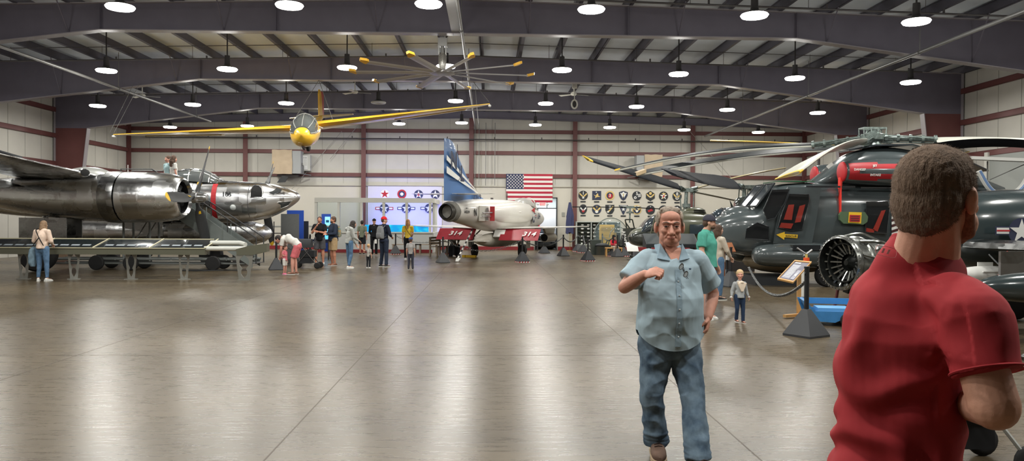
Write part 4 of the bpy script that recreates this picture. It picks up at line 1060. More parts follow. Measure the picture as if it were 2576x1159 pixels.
# polished body of another aircraft standing behind the bomber
pj = thing('polished_fuselage', 'low polished metal aircraft body standing behind the bomber', 'aeroplane', (0, 31.2, 0))
nx_ = at(686, 590, 31.2).x
b = MB(); b.lathe([(.02, 0), (.14, -.06), (.34, -.30), (.48, -.8), (.54, -1.6), (.55, -4), (.52, -7), (.46, -9.0)], (nx_, 0, 1.13), 'X', 32); b.build('fuselage', M_alu, pj, True)
b = MB(); b.prism([(nx_-3, 0), (nx_-.9, 0), (nx_+1.8, -4.2), (nx_+1.1, -4.2)], (0, .4, 1.35), (1,0,0), (0,-1,0), (0,0,.07)); b.build('wing', mat('pale_wing', (170,172,165), .4), pj)
for X in (nx_-1.2, nx_-6.5):
    b = MB(); b.box((X, 0, .30), (.5,.9,.6)); b.tube([(X,-.4,.1),(X,.4,.1)], .1, 8); b.build('cradle', M_dkpipe, pj)
b = MB(); b.tube([(nx_+.05, 0, .75), (nx_+.05, 0, 1.6)], .02, 5); b.tube([(nx_-.9, 0, 1.13), (nx_+.6, 0, 1.13)], .02, 5); b.build('probe', M_dkpipe, pj)

# air stair
M_stair = mat('stair_grey', (122, 130, 128), .45, noise=.04)
st = thing('boarding_stair', 'grey wheeled boarding stair rising behind the propeller to the bomber cockpit', 'stairs', (-11.0, 25.9, 0))
S0, S1 = Vector((3.25, 0, .22)), Vector((0, 0, 2.35)); dS = (S1-S0)
for y in (-.42, .42):
    b = MB(); b.loft([[S0+Vector((0,y-.02,-.12)), S0+Vector((0,y+.02,-.12)), S0+Vector((0,y+.02,.14)), S0+Vector((0,y-.02,.14))], [S1+Vector((0,y-.02,-.12)), S1+Vector((0,y+.02,-.12)), S1+Vector((0,y+.02,.14)), S1+Vector((0,y-.02,.14))]]); b.build('stringer', M_stair, st)
    b = MB(); b.loft([[S0+Vector((-.1,y-.01,.12)), S0+Vector((-.1,y+.01,.12)), S0+Vector((-.1,y+.01,.52)), S0+Vector((-.1,y-.01,.52))], [S1+Vector((0,y-.01,.12)), S1+Vector((0,y+.01,.12)), S1+Vector((0,y+.01,.60)), S1+Vector((0,y-.01,.60))]]); b.build('side_panel', M_stair, st)
    b = MB(); b.tube([S0+Vector((.12,y,.0)), S0+Vector((.12,y,.86)), S1+Vector((.0,y,.95)), S1+Vector((-1.0,y,.95)), S1+Vector((-1.0,y,0))], .022, 6)
    for k in (1,2,3): p_ = S0.lerp(S1, k/4); b.tube([p_+Vector((0,y,.5)), p_+Vector((0,y,.92))], .016, 5)
    b.build('handrail', M_prop, st)
    b = MB(); p0, p1 = S0.lerp(S1, .55)+Vector((0,y-.03,.1)), S0.lerp(S1, .55)+Vector((0,y-.03,.7)); b.tube([p0,p1], .015, 5)
    for k in (.3, .8): p0 = S0.lerp(S1, k)+Vector((0,y-.02,.12)); b.tube([p0, p0+Vector((0,0,.55))], .02, 5)
    b.build('panel_rib', M_stair, st)
for k in range(10):
    p_ = S0.lerp(S1, k/10); b = MB(); b.box(p_+Vector((0,0,.02)), (.26,.8,.03)); b.build('tread', M_steel, st)
b = MB(); b.box((-.5, 0, 2.36), (1.1,.86,.05)); b.build('platform', M_steel, st)
b = MB()
for y in (-.35,.35):
    for x in (-.95, -.1): b.tube([(x,y,.3),(x,y,2.35)], .035, 6)
    b.tube([(-.95,y,.35),(0,y,1.9)], .02, 6); b.tube([(-3.2, y, .36),(3.3,y,.36)], .045, 6); b.tube([(-3.2,y,.22),(3.0,y,.22)], .03, 6)
for x in (-3.1,-1.2,.6,2.4): b.tube([(x,-.4,.36),(x,.4,.36)], .04, 6)
b.build('chassis', mat('chassis_grey', (104,108,106), .5), st)
for x in (-1.75, -.65, 2.0):
    for y in (-.5, .5): b = MB(); wheel(b, (x,y,.24 if x > -1.5 else .25), .24, .13, 18); b.build('wheel', [M_rubber, M_trimw], st, True)
b = MB(); b.tube(bez([(2.4,-.7,.03),(1.6,-.9,.02),(1.0,-.6,.02),(1.8,-.4,.02),(2.9,-.6,.02)]), .015, 5); cb = b.build('cable', M_prop); cb.location = st.location
tag(cb, 'loose black cable on the floor under the boarding stair', 'cable')

# reading rail along the bomber
RD = 21.35
rl = thing('reading_rail', 'long glass topped information rail on drilled metal legs before the bomber', 'display rail', (0, RD, 0))
M_rgreen = mat('rail_green', (92, 92, 78), .4); M_rleg = mat('rail_leg', (150, 150, 144), .35, metal=.6)
xe = at(515, 630, RD).x; x0_ = XL + .6
def slant(u, w, h=0): return Vector((x0_ + (xe-x0_)*u, w*.72, .86 + .25*w + h))
b = MB(); b.loft([[Vector((x, 0, .70)), Vector((x, 0, .87)), Vector((x, .72, 1.10)), Vector((x, .72, 1.0)), Vector((x, .2, .70))] for x in (x0_, xe)]); b.build('case', M_rgreen, rl)
b = MB(); b.loft([[Vector((x, .03, .884)), Vector((x, .03, .890)), Vector((x, .70, 1.108)), Vector((x, .70, 1.102))] for x in (x0_+.02, xe-.02)]); b.build('glass_top', mat('rail_glass', (40, 46, 48), .06, spec=.8, coat=1.0), rl)
M_cream = mat('rail_cream', (214, 208, 176), .4)
b = MB(); b.box(((x0_+xe)/2, -.01, .88), (xe-x0_,.02,.02)); b.box(((x0_+xe)/2, .715, 1.115), (xe-x0_,.03,.02)); b.build('rail_edge', M_cream, rl)
xs_ = [xe - 1.52*k for k in range(6)]
for X in xs_: b = MB(); b.tube([(X+.0, .02, .893), (X+.12, .71, 1.122)], .015, 5); b.build('divider', M_cream, rl)
for k, X in enumerate(xs_[:5]):
    for q in range(4): b = MB(); b.box((X-.25-.3*q, .20, .953), (.22,.09,.004), Matrix.Rotation(.32, 3, 'X')); b.build('caption_sheet', mat('sheet_blue', (150,160,168), .6), rl)
def rail_leg(x, y, wd=1.0, rot=0.0, scale=1.0):
    """tapered plate with two long holes, as a ladder of quads round them"""
    b = MB(); L = []
    def ln(z): return .15*wd*scale - (.7-z)*.085*scale*wd
    for sx in (-1, 1):
        rows = []
        for k in range(15):
            z = .02 + .69*k/14; o_ = ln(z); 
            h1 = max(0, 1-((z-.50)/.17)**2)**.5*.085*scale*wd; h2 = max(0, 1-((z-.22)/.12)**2)**.5*.055*scale*wd
            rows.append((sx*max(h1, h2, .0015), sx*o_, z))
        for A, B in zip(rows, rows[1:]):
            R_ = Matrix.Rotation(rot, 3, 'Z')
            q = [Vector((A[0],0,A[2])), Vector((A[1],0,A[2])), Vector((B[1],0,B[2])), Vector((B[0],0,B[2]))]
            f = [R_ @ (v+Vector((0,-.012,0))) + Vector((x,y,0)) for v in q]; g = [R_ @ (v+Vector((0,.012,0))) + Vector((x,y,0)) for v in q]
            b.loft([f, g])
    b.box((x, y, .01), (.32*scale,.16,.02), Matrix.Rotation(rot, 3, 'Z'))
    return b.build('leg', M_rleg, rl)
for px_, r_ in ((60, .15), (186, .45), (330, .1), (463, .5)):
    g = gr(px_, 699); rail_leg(at(px_, 650, RD+.25).x, .25, 1.0, r_)
lx = at(616, 660, RD+.1).x; rail_leg(lx, .05, 1.6, 0, 1.0)
rail_leg(at(30, 650, RD+.25).x - 1.5, .25)
for (ya, yb_, z) in ((617, 617, .84+.22), (627, 627, .86)):
    pass
b = MB(); b.tube([(xe, .45, 1.02), (lx-.25, .45, 1.02), (lx-.05, .3, .98)], .065, 12); b.tube([(xe-.05, .12, .87), (lx-.1, .12, .87), (lx+.12, .22, .87)], .065, 12); b.build('tube_rail', mat('tube_white', (205,206,200), .3), rl, True)
b = MB(); b.prism([(lx-.20, .70), (lx+.22, .70), (lx+.62, .80), (lx+.62, 1.02), (lx+.15, .96), (lx-.22,.86)], (0, .02, 0), (1,0,0), (0,0,1), (0,.28,0)); b.build('end_box', M_rgreen, rl)
# ================================================================ barrier posts
M_pyr = mat('barrier_black', (48, 50, 54), .45); M_cyl = mat('barrier_post', (30, 31, 34), .4)
def barrier(label, p, striped=False, rz=.6, h=1.02, grp='black pyramid based barrier posts'):
    t = thing('barrier_post', label, 'barrier post', (p.x, p.y, 0), rz, grp)
    b = MB(); s = .235; z0 = .035 if striped else .0
    b.loft([[Vector((sx*s, sy*s, z0)) for sx, sy in ((-1,-1),(1,-1),(1,1),(-1,1))], [Vector((sx*s, sy*s, z0+.03)) for sx, sy in ((-1,-1),(1,-1),(1,1),(-1,1))], [Vector((sx*.045, sy*.045, z0+.40)) for sx, sy in ((-1,-1),(1,-1),(1,1),(-1,1))]])
    b.build('base', M_pyr, t)
    b = MB(); b.tube([(0,0,z0+.38),(0,0,h)], .035, 12); b.tube([(0,0,h-.02),(0,0,h+.01)], .04, 12); b.build('post', M_cyl, t, True)
    if striped:
        b = MB(); n = 8
        for side in range(4):
            R_ = Matrix.Rotation(side*PI/2, 3, 'Z')
            for k in range(n):
                x0, x1 = -s + 2*s*k/n, -s+2*s*(k+1)/n
                b.prism([(x0-.01,0),(x1-.01,0),(x1+.01,.04),(x0+.01,.04)], R_ @ Vector((0,-s-.006,0)), R_ @ Vector((1,0,0)), (0,0,1), R_ @ Vector((0,.004,0)), k % 2)
        b.build('striped_tape', [M_red, M_wht], t)
    b = MB(); b.tube([(.045*math.cos(a), 0, h-.1+.03*math.sin(a)) for a in [2*PI*i/8 for i in range(8)]], .008, 5, closed=True); b.build('hook', M_cyl, t)
    return t
BP = [
 (695, 680, 0, 'barrier post at the foot of the boarding stair'),
 (747, 646, 0, 'barrier post beside the grey screen and blue board'),
 (780, 649, 0, 'barrier post left of the man in the black T-shirt'),
 (995, 641, 1, 'striped base barrier post left of the woman in yellow'),
 (1114, 662, 0, 'barrier post below the left red flap'),
 (1128, 640, 1, 'striped base barrier post behind the left red flap'),
 (1314, 661, 1, 'striped base barrier post in front of the jet nose wheel'),
 (1369, 638, 0, 'barrier post under the rocket pod, near the doorway'),
 (1417, 645, 0, 'barrier post directly right of the doorway'),
 (1454, 634, 1, 'striped base post, leftmost of the far right row'),
 (1467, 637, 1, 'striped base post, second in the far right row'),
 (1479, 658, 1, 'striped base post standing alone nearest the squadron plaques'),
 (1515, 637, 0, 'barrier post in front of the bubble helicopter'),
 (1542, 646, 1, 'striped base post in front of the sitting child in red'),
 (1553, 647, 0, 'barrier post right of the sitting child in red'),
 (1568, 646, 1, 'striped base post beside the dark helicopter nose'),
 (1600, 650, 0, 'barrier post just left of the man in light blue'),
 (1828, 716, 0, 'barrier post behind the toddler, by the helicopter nose'),
 (1838, 722, 0, 'second barrier post behind the toddler'),
 (2028, 846, 0, 'large near barrier post beside the wooden sign stand'),
]
bposts = []
for i, (x, y, st_, lab) in enumerate(BP):
    bposts.append(barrier(lab, gr(x, y-1.5), bool(st_), .35 if i != 19 else .55))
def chain(a, c, sag, label, r=.009, lnk=.05, big=False):
    """hanging chain made of small links"""
    a = Vector(a); c = Vector(c); L = (c-a).length; n = max(6, int(L*1.1/lnk)); P = []
    for i in range(n+1):
        u = i/n; p = a.lerp(c, u); p.z -= sag*4*u*(1-u); P.append(p)
    b = MB()
    for i in range(n):
        m = (P[i]+P[i+1])/2; d = (P[i+1]-P[i]).normalized(); s_ = d.cross(Vector((0,0,1))).normalized()
        v = s_ if i % 2 else d.cross(s_)
        hl = (P[i+1]-P[i]).length*.68
        b.tube([m + d*hl*math.cos(t) + v*hl*.5*math.sin(t) for t in [2*PI*k/8 for k in range(8)]], r, 4, closed=True)
    return tag(b.build('chain', mat('chain_grey', (96,98,98), .4, metal=.7)), label, 'chain')
def top(t): return Vector((t.location.x, t.location.y, .92))
lk = [(0, Vector((-6.2, 27.6, .9)), .25, 'chain from the stair foot post toward the bomber'), (2, 1, .3, 'chain between the two posts by the grey screen'),
      (3, 5, .35, 'chain hanging behind the woman in yellow'), (4, 6, .45, 'long chain sagging under the white jet'), (6, 8, .35, 'chain under the rocket pod toward the doorway'),
      (8, 9, .3, 'chain right of the doorway'), (9, 10, .12, 'short chain between the two leftmost far right posts'), (11, 10, .3, 'chain joining the lone striped post to the far row'),
      (12, 13, .2, 'chain in front of the bubble helicopter'), (13, 15, .2, 'chain in front of the sitting child')]
for a_, c_, sg, lab in lk:
    chain(top(bposts[a_]), c_ if isinstance(c_, Vector) else top(bposts[c_]), sg, lab, .008, .09)
# blue and grey display boards, kiosks
def board(x0, y0, x1, y1, D, m, name, label, th=.06, feet=True, cat='display board'):
    a, c = at(x0, y1, D), at(x1, y0, D)
    z0 = max(a.z, 0)
    t = thing(name, label, cat, ((a.x+c.x)/2, D, 0))
    b = MB(); b.box((0,0,(z0+c.z)/2), (c.x-a.x, th, c.z-z0)); b.build('panel', m, t)
    if feet and z0 < .6:
        for s in (-1,1): b = MB(); b.box((s*(c.x-a.x)*.4,0,max(z0,.03)/2+.0), (.06,.4,max(z0,.06))); b.build('foot', M_dkpipe, t)
    return t
M_blue = mat('board_blue', (36, 76, 172), .5)
board(707, 538, 752, 652, 29.0, mat('screen_grey', (96, 98, 98), .8, noise=.05, scale=20), 'fabric_screen', 'tall dark grey fabric screen right of the bomber nose')
board(722, 529, 764, 640, 29.6, M_blue, 'display_board', 'tall blue display board behind the grey screen')
board(764, 556, 776, 602, 30.0, M_pblk, 'monitor', 'black monitor at the right edge of the blue board', cat='monitor')
kt = board(809, 538, 832, 632, 36.0, M_blue, 'kiosk', 'blue kiosk with a glowing screen behind the man in black', cat='kiosk')
a, c = at(818, 605, 36.0), at(831, 545, 36.0)
b = MB(); b.box(((a.x+c.x)/2-kt.location.x, -.05, (a.z+c.z)/2), (c.x-a.x,.02,c.z-a.z)); sc_ = b.build('screen', mat('kiosk_cyan', (60,190,230), .4, emit=(80,200,240), estr=1.1, rgb2=(210,240,250), scale=2), kt)
for k in range(3): b = MB(); b.box(((a.x+c.x)/2-kt.location.x, -.064, a.z+.3+.3*k), ((c.x-a.x)*.6,.004,.12)); b.build('screen_picture', mat('kiosk_dark', (20,90,130), .4), sc_)
board(800, 556, 808, 600, 35.5, mat('dark_red', (90, 40, 40), .6), 'banner', 'narrow dark red banner beside the kiosk', cat='banner')
dt = thing('display_table', 'low dark blue table behind the barrier by the kiosk', 'table', (at(795, 600, 33).x, 33.0, 0))
b = MB(); b.box((0,0,.78), (1.3,.6,.14)); b.build('top', mat('table_blue', (48,58,92), .5), dt)
for sx in (-1,1):
    for sy in (-1,1): b = MB(); b.box((sx*.58, sy*.24, .36), (.05,.05,.72)); b.build('leg', M_dkpipe, dt)
# benches under the office windows
def bench(x, y, rz, w_, label, back=False):
    t = thing('bench', label, 'bench', (x, y, 0), rz)
    M_w = mat('bench_wood', (150, 134, 116), .6, noise=.1, scale=4)
    b = MB()
    for k in range(4): b.box((0, -.18+.12*k, .45), (w_, .1, .035))
    b.build('seat', M_w, t)
    for s in (-1, 1): b = MB(); b.box((s*w_*.45, -.18, .22), (.07,.07,.44)); b.box((s*w_*.45, .2, .22 if not back else .45), (.07,.07,.44 if not back else .9)); b.build('leg', M_w, t)
    if back:
        b = MB()
        for k in range(3): b.box((0, .22, .60+.13*k), (w_, .03, .09))
        b.build('backrest', M_w, t)
        for s in (-1,1): b = MB(); b.box((s*w_*.48, 0, .66), (.07,.5,.04)); b.build('armrest', M_w, t)
    return t
bench(at(1022, 630, 39).x, 39.3, 0, 1.5, 'low wooden bench below the office windows, left of the woman in yellow')
bench(at(1070, 630, 39).x, 39.3, 0, 1.2, 'low wooden bench below the office windows, right of the woman in yellow')
bench(at(1102, 630, 36).x, 36.6, 1.2, 1.2, 'wooden bench with a back behind the left red flap', True)
# display case of small models on the right of the back wall
ca = thing('model_case', 'wide glass case with rows of small model aircraft against the back wall', 'display case', (0, YB-.75, 0))
xa, xb = at(1450, 590, YB-.9).x, at(1560, 590, YB-.9).x
za = .35; zb_ = at(1500, 558, YB-.9).z
b = MB(); b.box(((xa+xb)/2, .3, (za+zb_)/2), (xb-xa,.04,zb_-za)); b.build('back_panel', mat('case_green', (204,216,208), .6), ca)
b = MB()
for X in (xa, (xa*2+xb)/3, (xa+2*xb)/3, xb): b.box((X, .02, (za+zb_)/2), (.05,.6,zb_-za))
b.box(((xa+xb)/2, .02, zb_), (xb-xa+.06,.62,.05)); b.box(((xa+xb)/2, .02, za), (xb-xa+.06,.62,.06)); b.box(((xa+xb)/2, .02, .16), (xb-xa-.1,.5,.32)); b.build('frame', mat('case_frame', (176,182,176), .4), ca)
for k in range(1, 6): b = MB(); z = za + (zb_-za)*k/6; b.box(((xa+xb)/2, .05, z), (xb-xa-.04,.45,.012)); b.build('shelf', M_glass, ca)
M_mod = mat('model_grey', (64, 70, 68), .5); M_card = mat('card_white', (225,225,218), .6)
mm = MB(); mm.tube([(-.13,0,.05),(0,0,.055),(.13,0,.05)], [.012,.022,.006], 6); mm.box((.01,0,.055), (.06,.24,.008)); mm.box((-.11,0,.06), (.03,.09,.006)); mm.box((-.115,0,.085), (.03,.006,.05)); mm.tube([(0,0,0),(0,0,.05)], .005, 4)
m0 = mm.build('model_aircraft', M_mod)
cc = MB(); cc.box((0,0,.035), (.14,.01,.07)); c0_ = cc.build('caption_card', M_card)
fm = True
for r in range(6):
    z = za + .03 + (zb_-za)*r/6 if r else za+.035
    for k in range(7):
        X = xa + .22 + (xb-xa-.44)*k/6; zz = z if r == 0 else za + (zb_-za)*r/6 + .007
        if fm: o, q = m0, c0_; fm = False
        else:
            o = m0.copy(); COL.objects.link(o); q = c0_.copy(); COL.objects.link(q)
        o.location = (X, YB-.70, zz); o.rotation_euler = (0,0,.3*((k*7+r*3) % 5)-.5); q.location = (X+.12, YB-.88, zz)
        tag(o, 'small dark model aircraft on a glass shelf of the wide case', 'model aircraft', 'model aircraft in the glass case')
        tag(q, 'small white caption card on a shelf of the wide model case', 'card', 'caption cards in the glass case')
# flag on a pole by the middle column, with its stand
fp_ = thing('flag_pole', 'furled navy flag on a brass stand beside the maroon wall column', 'flag', (at(1434, 600, 43.6).x, 43.6, 0))
b = MB(); b.lathe([(.02,.03),(.16,.02),(.18,0),(.001,0)], n=20); b.tube([(0,0,0),(0,0,2.9)], .014, 8); b.build('pole', mat('brass', (190,160,90), .3, metal=.9), fp_)
rings = []
for k in range(12):
    z = 2.75 - 1.75*k/11; w_ = .05 + .13*min(1, k/5); rings.append([Vector((w_*(1+.35*math.sin(5*a_+k*.4))*math.cos(a_)-.02, w_*.6*(1+.3*math.sin(4*a_))*math.sin(a_), z+.05*math.sin(3*a_)*(k > 9))) for a_ in [2*PI*i/24 for i in range(24)]])
b = MB(); b.loft(rings); b.build('cloth', mat('flag_cloth', (58, 62, 96), .8), fp_, True)
b = MB()
for q in range(3): b.tube([(-.08+.08*q+.03*(j % 2), -.05, 1.0-.1*j) for j in range(7)], .012, 5)
b.build('fringe', mat('fringe_cream', (200,190,150), .8), fp_)
# a dark open-topped vehicle and red cloth glimpsed through the doorway
bh = MB(); bh.box(((D1+D2)/2, YB+2.6, 1.6), (5, .1, 3.4), mi=0); bh.box(((D1+D2)/2, YB+1.4, -.06), (5, 2.6, .1), mi=1); bh.box(((D1+D2)/2-2.5, YB+1.4, 1.6), (.1, 2.5, 3.4), mi=0); bh.box(((D1+D2)/2+2.5, YB+1.4, 1.6), (.1, 2.5, 3.4), mi=0); bh.box(((D1+D2)/2, YB+1.4, 3.3), (5, 2.5, .1), mi=0)
tag(bh.build('wall_beyond', [mat('beyond_white', (235,235,235), .7), M_conc]), kind='structure')
cr_ = thing('parked_car', 'dark shiny car seen through the open doorway', 'car', ((D1+D2)/2+.1, YB+1.5, 0))
rings = []
for y_, w_, h_, z_ in smooth_tab([(-.75, .62, .28, .55), (-.6, .78, .42, .55), (0, .84, .58, .6), (.5, .80, .70, .66), (.8, .6, .5, .66)], 3):
    rings.append([Vector((w_*math.copysign(abs(math.cos(a))**.6, math.cos(a)), y_, z_ + h_*math.copysign(abs(math.sin(a))**.7, math.sin(a)))) for a in [2*PI*i/24 for i in range(24)]])
b = MB(); b.loft(rings); b.build('body', mat('car_dark', (40,48,56), .15, metal=.3, coat=1), cr_, True)
b = MB(); b.box((0,-.15,1.16), (1.0,.5,.3)); b.build('windscreen', mat('car_glass', (120,135,150), .1, spec=.8), cr_)
b = MB(); b.box((0,-.72,.5), (1.0,.14,.08)); b.build('bumper', M_steel, cr_)
for s in (-1,1): b = MB(); wheel(b, (s*.72, -.35, .3), .3, .18); b.build('wheel', [M_rubber, M_steel], cr_, True)
b = MB(); b.box((0,0,0), (.6,.05,1.0)); o = b.build('red_banner', mat('banner_red', (210,50,60), .6)); o.location = ((D1+D2)/2-.5, YB+2.5, 1.4); tag(o, 'red banner on the far wall beyond the doorway', 'banner')
ld = bpy.data.lights.new('beyond_lamp', 'AREA'); ld.shape = 'RECTANGLE'; ld.size = 2.4; ld.size_y = .9; ld.energy = 75; ld.color = (.92,.96,1); lo = bpy.data.objects.new('beyond_lamp', ld); COL.objects.link(lo); lo.location = ((D1+D2)/2, YB+1.4, 3.15)
# ================================================================ large grey helicopter on the right
M_hg = mat('helicopter_grey', (74, 82, 84), .22, noise=.05, scale=1.5, coat=.9, bump=.06, bscale=1.2)
M_hd = mat('helicopter_dark', (34, 38, 42), .25, coat=.7)
M_smoke = mat('smoke_glass', (52, 62, 70), .06, spec=.8, coat=.8)
M_seat = mat('seat_orange', (196, 62, 44), .6)
M_bladew = mat('blade_pale', (200, 200, 190), .35)
M_bladed = mat('blade_dark', (24, 27, 33), .7, spec=.15)
M_hub = mat('rotor_metal', (128, 140, 136), .35, metal=.55, noise=.35, scale=14)
HX, HY = 5.75, 20.9
he = thing('helicopter', 'large glossy dark grey helicopter with red engine cover and folded rotor blades', 'helicopter', (HX, HY, 0))
ht = smooth_tab([(.22, 1.28, 1.50, .08), (.34, 1.10, 1.68, .28), (.62, .92, 1.86, .50), (1.02, .80, 2.0, .70), (1.4, .74, 2.06, .82), (1.62, .72, 2.30, .84), (1.9, .72, 2.62, .87), (2.4, .72, 2.74, .90), (3.5, .72, 2.76, .92), (5.5, .74, 2.74, .92), (7.2, .82, 2.70, .84), (9, 1.15, 2.6, .58), (11.6, 1.6, 2.45, .3)], 4)
b = MB(); b.loft([sq_ring(x, 0, (zb+zt)/2, hw, (zt-zb)/2, 40, .62) for x, zb, zt, hw in ht]); b.build('fuselage', M_hg, he, True)
def hs(px_, py, off=.0, D=20.0):
    p = at(px_, py, D-off); return Vector((p.x-HX, D-off-HY, p.z))
def hpoly(name, pts, m, off=.02, th=.02, parent=None, label=None):
    P = [hs(x, y, off) for x, y in pts]; b = MB(); b.loft([P, [p + Vector((0, th, 0)) for p in P]])
    return b.build(name, m, parent or he, label=label)
NF = HY - .93
# dorsal cowling and rotor pylon
T = smooth_tab([(2.9, 2.66, 2.70, .2), (3.3, 2.66, 2.98, .42), (3.8, 2.66, 3.38, .52), (4.2, 2.66, 3.62, .56), (4.8, 2.66, 3.74, .58), (5.5, 2.66, 3.72, .56), (6.4, 2.66, 3.5, .5), (7.6, 2.6, 3.0, .36), (8.4, 2.5, 2.7, .2)], 4)
b = MB(); b.loft([sq_ring(x, 0, (zb+zt)/2, hw, (zt-zb)/2, 32, .75) for x, zb, zt, hw in T]); b.build('rotor_pylon', M_hg, he, True)
b = MB(); b.loft([[Vector((x, y, z-.0)), Vector((x, -y, z)), Vector((x, -y*.9, z+.05)), Vector((x, y*.9, z+.05))] for x, y, z in ((4.0, .3, 3.62), (4.6, .56, 3.74), (5.6, .6, 3.76), (6.8, .5, 3.5), (7.8, .4, 3.1))]); b.build('pylon_cap', M_hd, he, True)
# engine pods with red danger bands
for s in (-1, 1):
    pod_r = smooth_tab([(3.55, .24), (3.62, .29), (4.0, .33), (4.8, .36), (5.8, .35), (6.6, .28), (7.0, .2)], 4)
    b = MB(); b.lathe([(.02, 3.55)] + [(r, x) for x, r in pod_r], (0, s*.86, 3.02), 'X', 32); pd = b.build('engine_pod', [M_hg, M_red], he, True)
    for p in pd.data.polygons:
        a = math.atan2(p.center.z-3.02, -(p.center.y - s*.86)*-s*-1) if False else math.atan2(p.center.z-3.02, (p.center.y - s*.86)*s)
        u = (p.center.x-3.62)/2.4
        if 0 < u < 1 and abs(abs(a)-.42) < .34*(1-u)+.02: p.material_index = 1
    b = MB(); b.ell((3.55, s*.86, 3.02), (.08, .27, .27), nu=24); b.build('intake_cover', mat('cover_red', (196, 44, 50), .5), pd, True)
    b = MB(); b.box((3.5, s*.86, 2.72), (.05,.14,.3)); b.box((3.47, s*.93, 2.30), (.03,.11,.88)); b.build('warning_ribbon', mat('ribbon_red', (236, 56, 44), .6), pd)
pn = Vector((0,-1,0))
text_mesh('warning_text', 'DANGER', .08, frame_m((3.86, -1.21, 3.06), (1,.03,0), (0,0,1)), M_wht, he, .003, offset=.003)
text_mesh('warning_text', 'JET', .08, frame_m((4.26, -1.19, 3.16), (1,.0,0), (0,.3,1)), M_wht, he, .003, offset=.003)
text_mesh('warning_text', 'INTAKE', .08, frame_m((4.26, -1.225, 2.92), (1,.0,0), (0,-.2,1)), M_wht, he, .003, offset=.003)
# cabin door, windows
hpoly('cabin_door', [(1946, 612), (1958, 540), (1982, 470), (2066, 472), (2055, 545), (2042, 616)], M_hg, .085, .05)
def window(name, pts, seat=None):
    fr = hpoly(name, pts, M_dkhole, .10, .02)
    cx = sum(p[0] for p in pts)/len(pts); cy = sum(p[1] for p in pts)/len(pts)
    b = MB(); P = [hs(x, y, .135) for x, y in pts]; b.tube(P, .016, 6, closed=True); b.build('window_frame', M_hd, fr, True)
    if seat:
        for k, q in enumerate(seat): hpoly('seat', q, M_seat, .125, .02, fr, 'orange red seat webbing')
    P = [hs(x, y, .15) for x, y in pts]; b = MB(); b.face(P); b.build('pane', mat('window_glass', (20, 26, 30), .04, spec=1.0, coat=1, alpha=.30), fr)
    return fr
window('door_window', [(1957, 572), (1964, 545), (1985, 488), (2034, 489), (2036, 505), (2018, 577), (1990, 580)], [[(1972, 552), (1984, 515), (1998, 514), (1992, 553)], [(2000, 560), (2012, 518), (2026, 514), (2014, 558)], [(1960, 572), (1966, 560), (1996, 562), (1990, 575)]])
window('cabin_window', [(2177, 584), (2180, 508), (2232, 506), (2237, 520), (2230, 588)], [[(2196, 578), (2218, 530), (2228, 528), (2208, 582)], [(2178, 582), (2180, 573), (2200, 577), (2198, 586)]])
window('side_window', [(1920, 528), (1942, 478), (1986, 476), (1974, 510), (1950, 548), (1930, 553)])
window('chin_window', [(1875, 600), (1878, 575), (1905, 560), (1934, 570), (1933, 604)])
# windscreen panes on the sloping front
def slope(y, u):   # u 0 bottom .. 1 top
    return Vector((1.40 + .50*u - .035, y*(1-.05*u), 2.02 + .62*u + .05))
for y0, y1 in ((-.74, -.08), (.08, .74)):
    P = [slope(y0, .02), slope(y1, .02), slope(y1, .98), slope(y0, .98)]
    b = MB(); b.face([p + Vector((-.05,0,.03)) for p in P]); ws = b.build('windscreen', M_smoke, he)
    b = MB(); b.tube([p + Vector((-.05,0,.03)) for p in P], .03, 6, closed=True); b.build('windscreen_frame', M_hd, ws)
b = MB(); b.box((2.45, 0, 2.775), (1.0, 1.1, .02)); b.build('roof_window', mat('roof_green', (40, 96, 66), .15, coat=1), he)
# nose bulge
b = MB(); b.ell((1.15, 0, 1.86), (.55, .5, .26)); b.build('nose_bulge', M_hg, he, True)
# sponson with stub wheel
b = MB(); T = smooth_tab([(1.15, .14, .10), (1.25, .26, .22), (1.6, .34, .29), (2.6, .36, .31), (3.6, .34, .29), (4.2, .2, .18)], 4)
for s in (-1, 1):
    b = MB(); b.loft([[Vector((x, s*1.0 + ry*math.cos(2*PI*j/24), .82 + rz*math.sin(2*PI*j/24))) for j in range(24)] for x, ry, rz in T]); sp_ = b.build('sponson', M_hg, he, True)
    if s < 0:
        b = MB(); b.box((2.42, -1.24, 1.03), (.72,.24,.14)); b.build('sponson_step', M_hd, sp_)
        b = MB(); b.box((2.98, -1.375, .86), (.12,.015,.22)); b.build('white_plate', M_wht, sp_)
        b = MB(); b.box((3.0, -1.36, .66), (.16,.02,.05)); b.build('white_plate', M_wht, sp_)
text_mesh('small_marking', 'X', .10, frame_m((2.35, -1.365, .84), (1,0,0), (0,0,1)), M_wht, he, .003)
b = MB(); b.ell((2.5, 0, .62), (1.3, .72, .34)); b.build('belly_pan', mat('belly_tan', (150, 136, 112), .6, noise=.15, scale=3), he, True)
for x, y, r in ((3.1, -1.0, .30), (3.1, 1.0, .30), (9.6, 0, .2)):
    b = MB(); wheel(b, (x, y, r), r, .2, 24); b.build('wheel', [M_rubber, M_steel], he, True)
    b = MB(); b.tube([(x, y+.12, r), (x+.05, y*.75, (.8 if x < 5 else 1.4))], .06, 8); b.build('gear_strut', M_steel, he)
b = MB(); b.box((1.9, 0, .12), (1.1, 1.3, .24)); b.build('support_block', M_pblk, he)
b = MB(); b.box((.65, -.55, .73), (.12,.12,.12)); b.build('landing_lamp', M_wht, he)
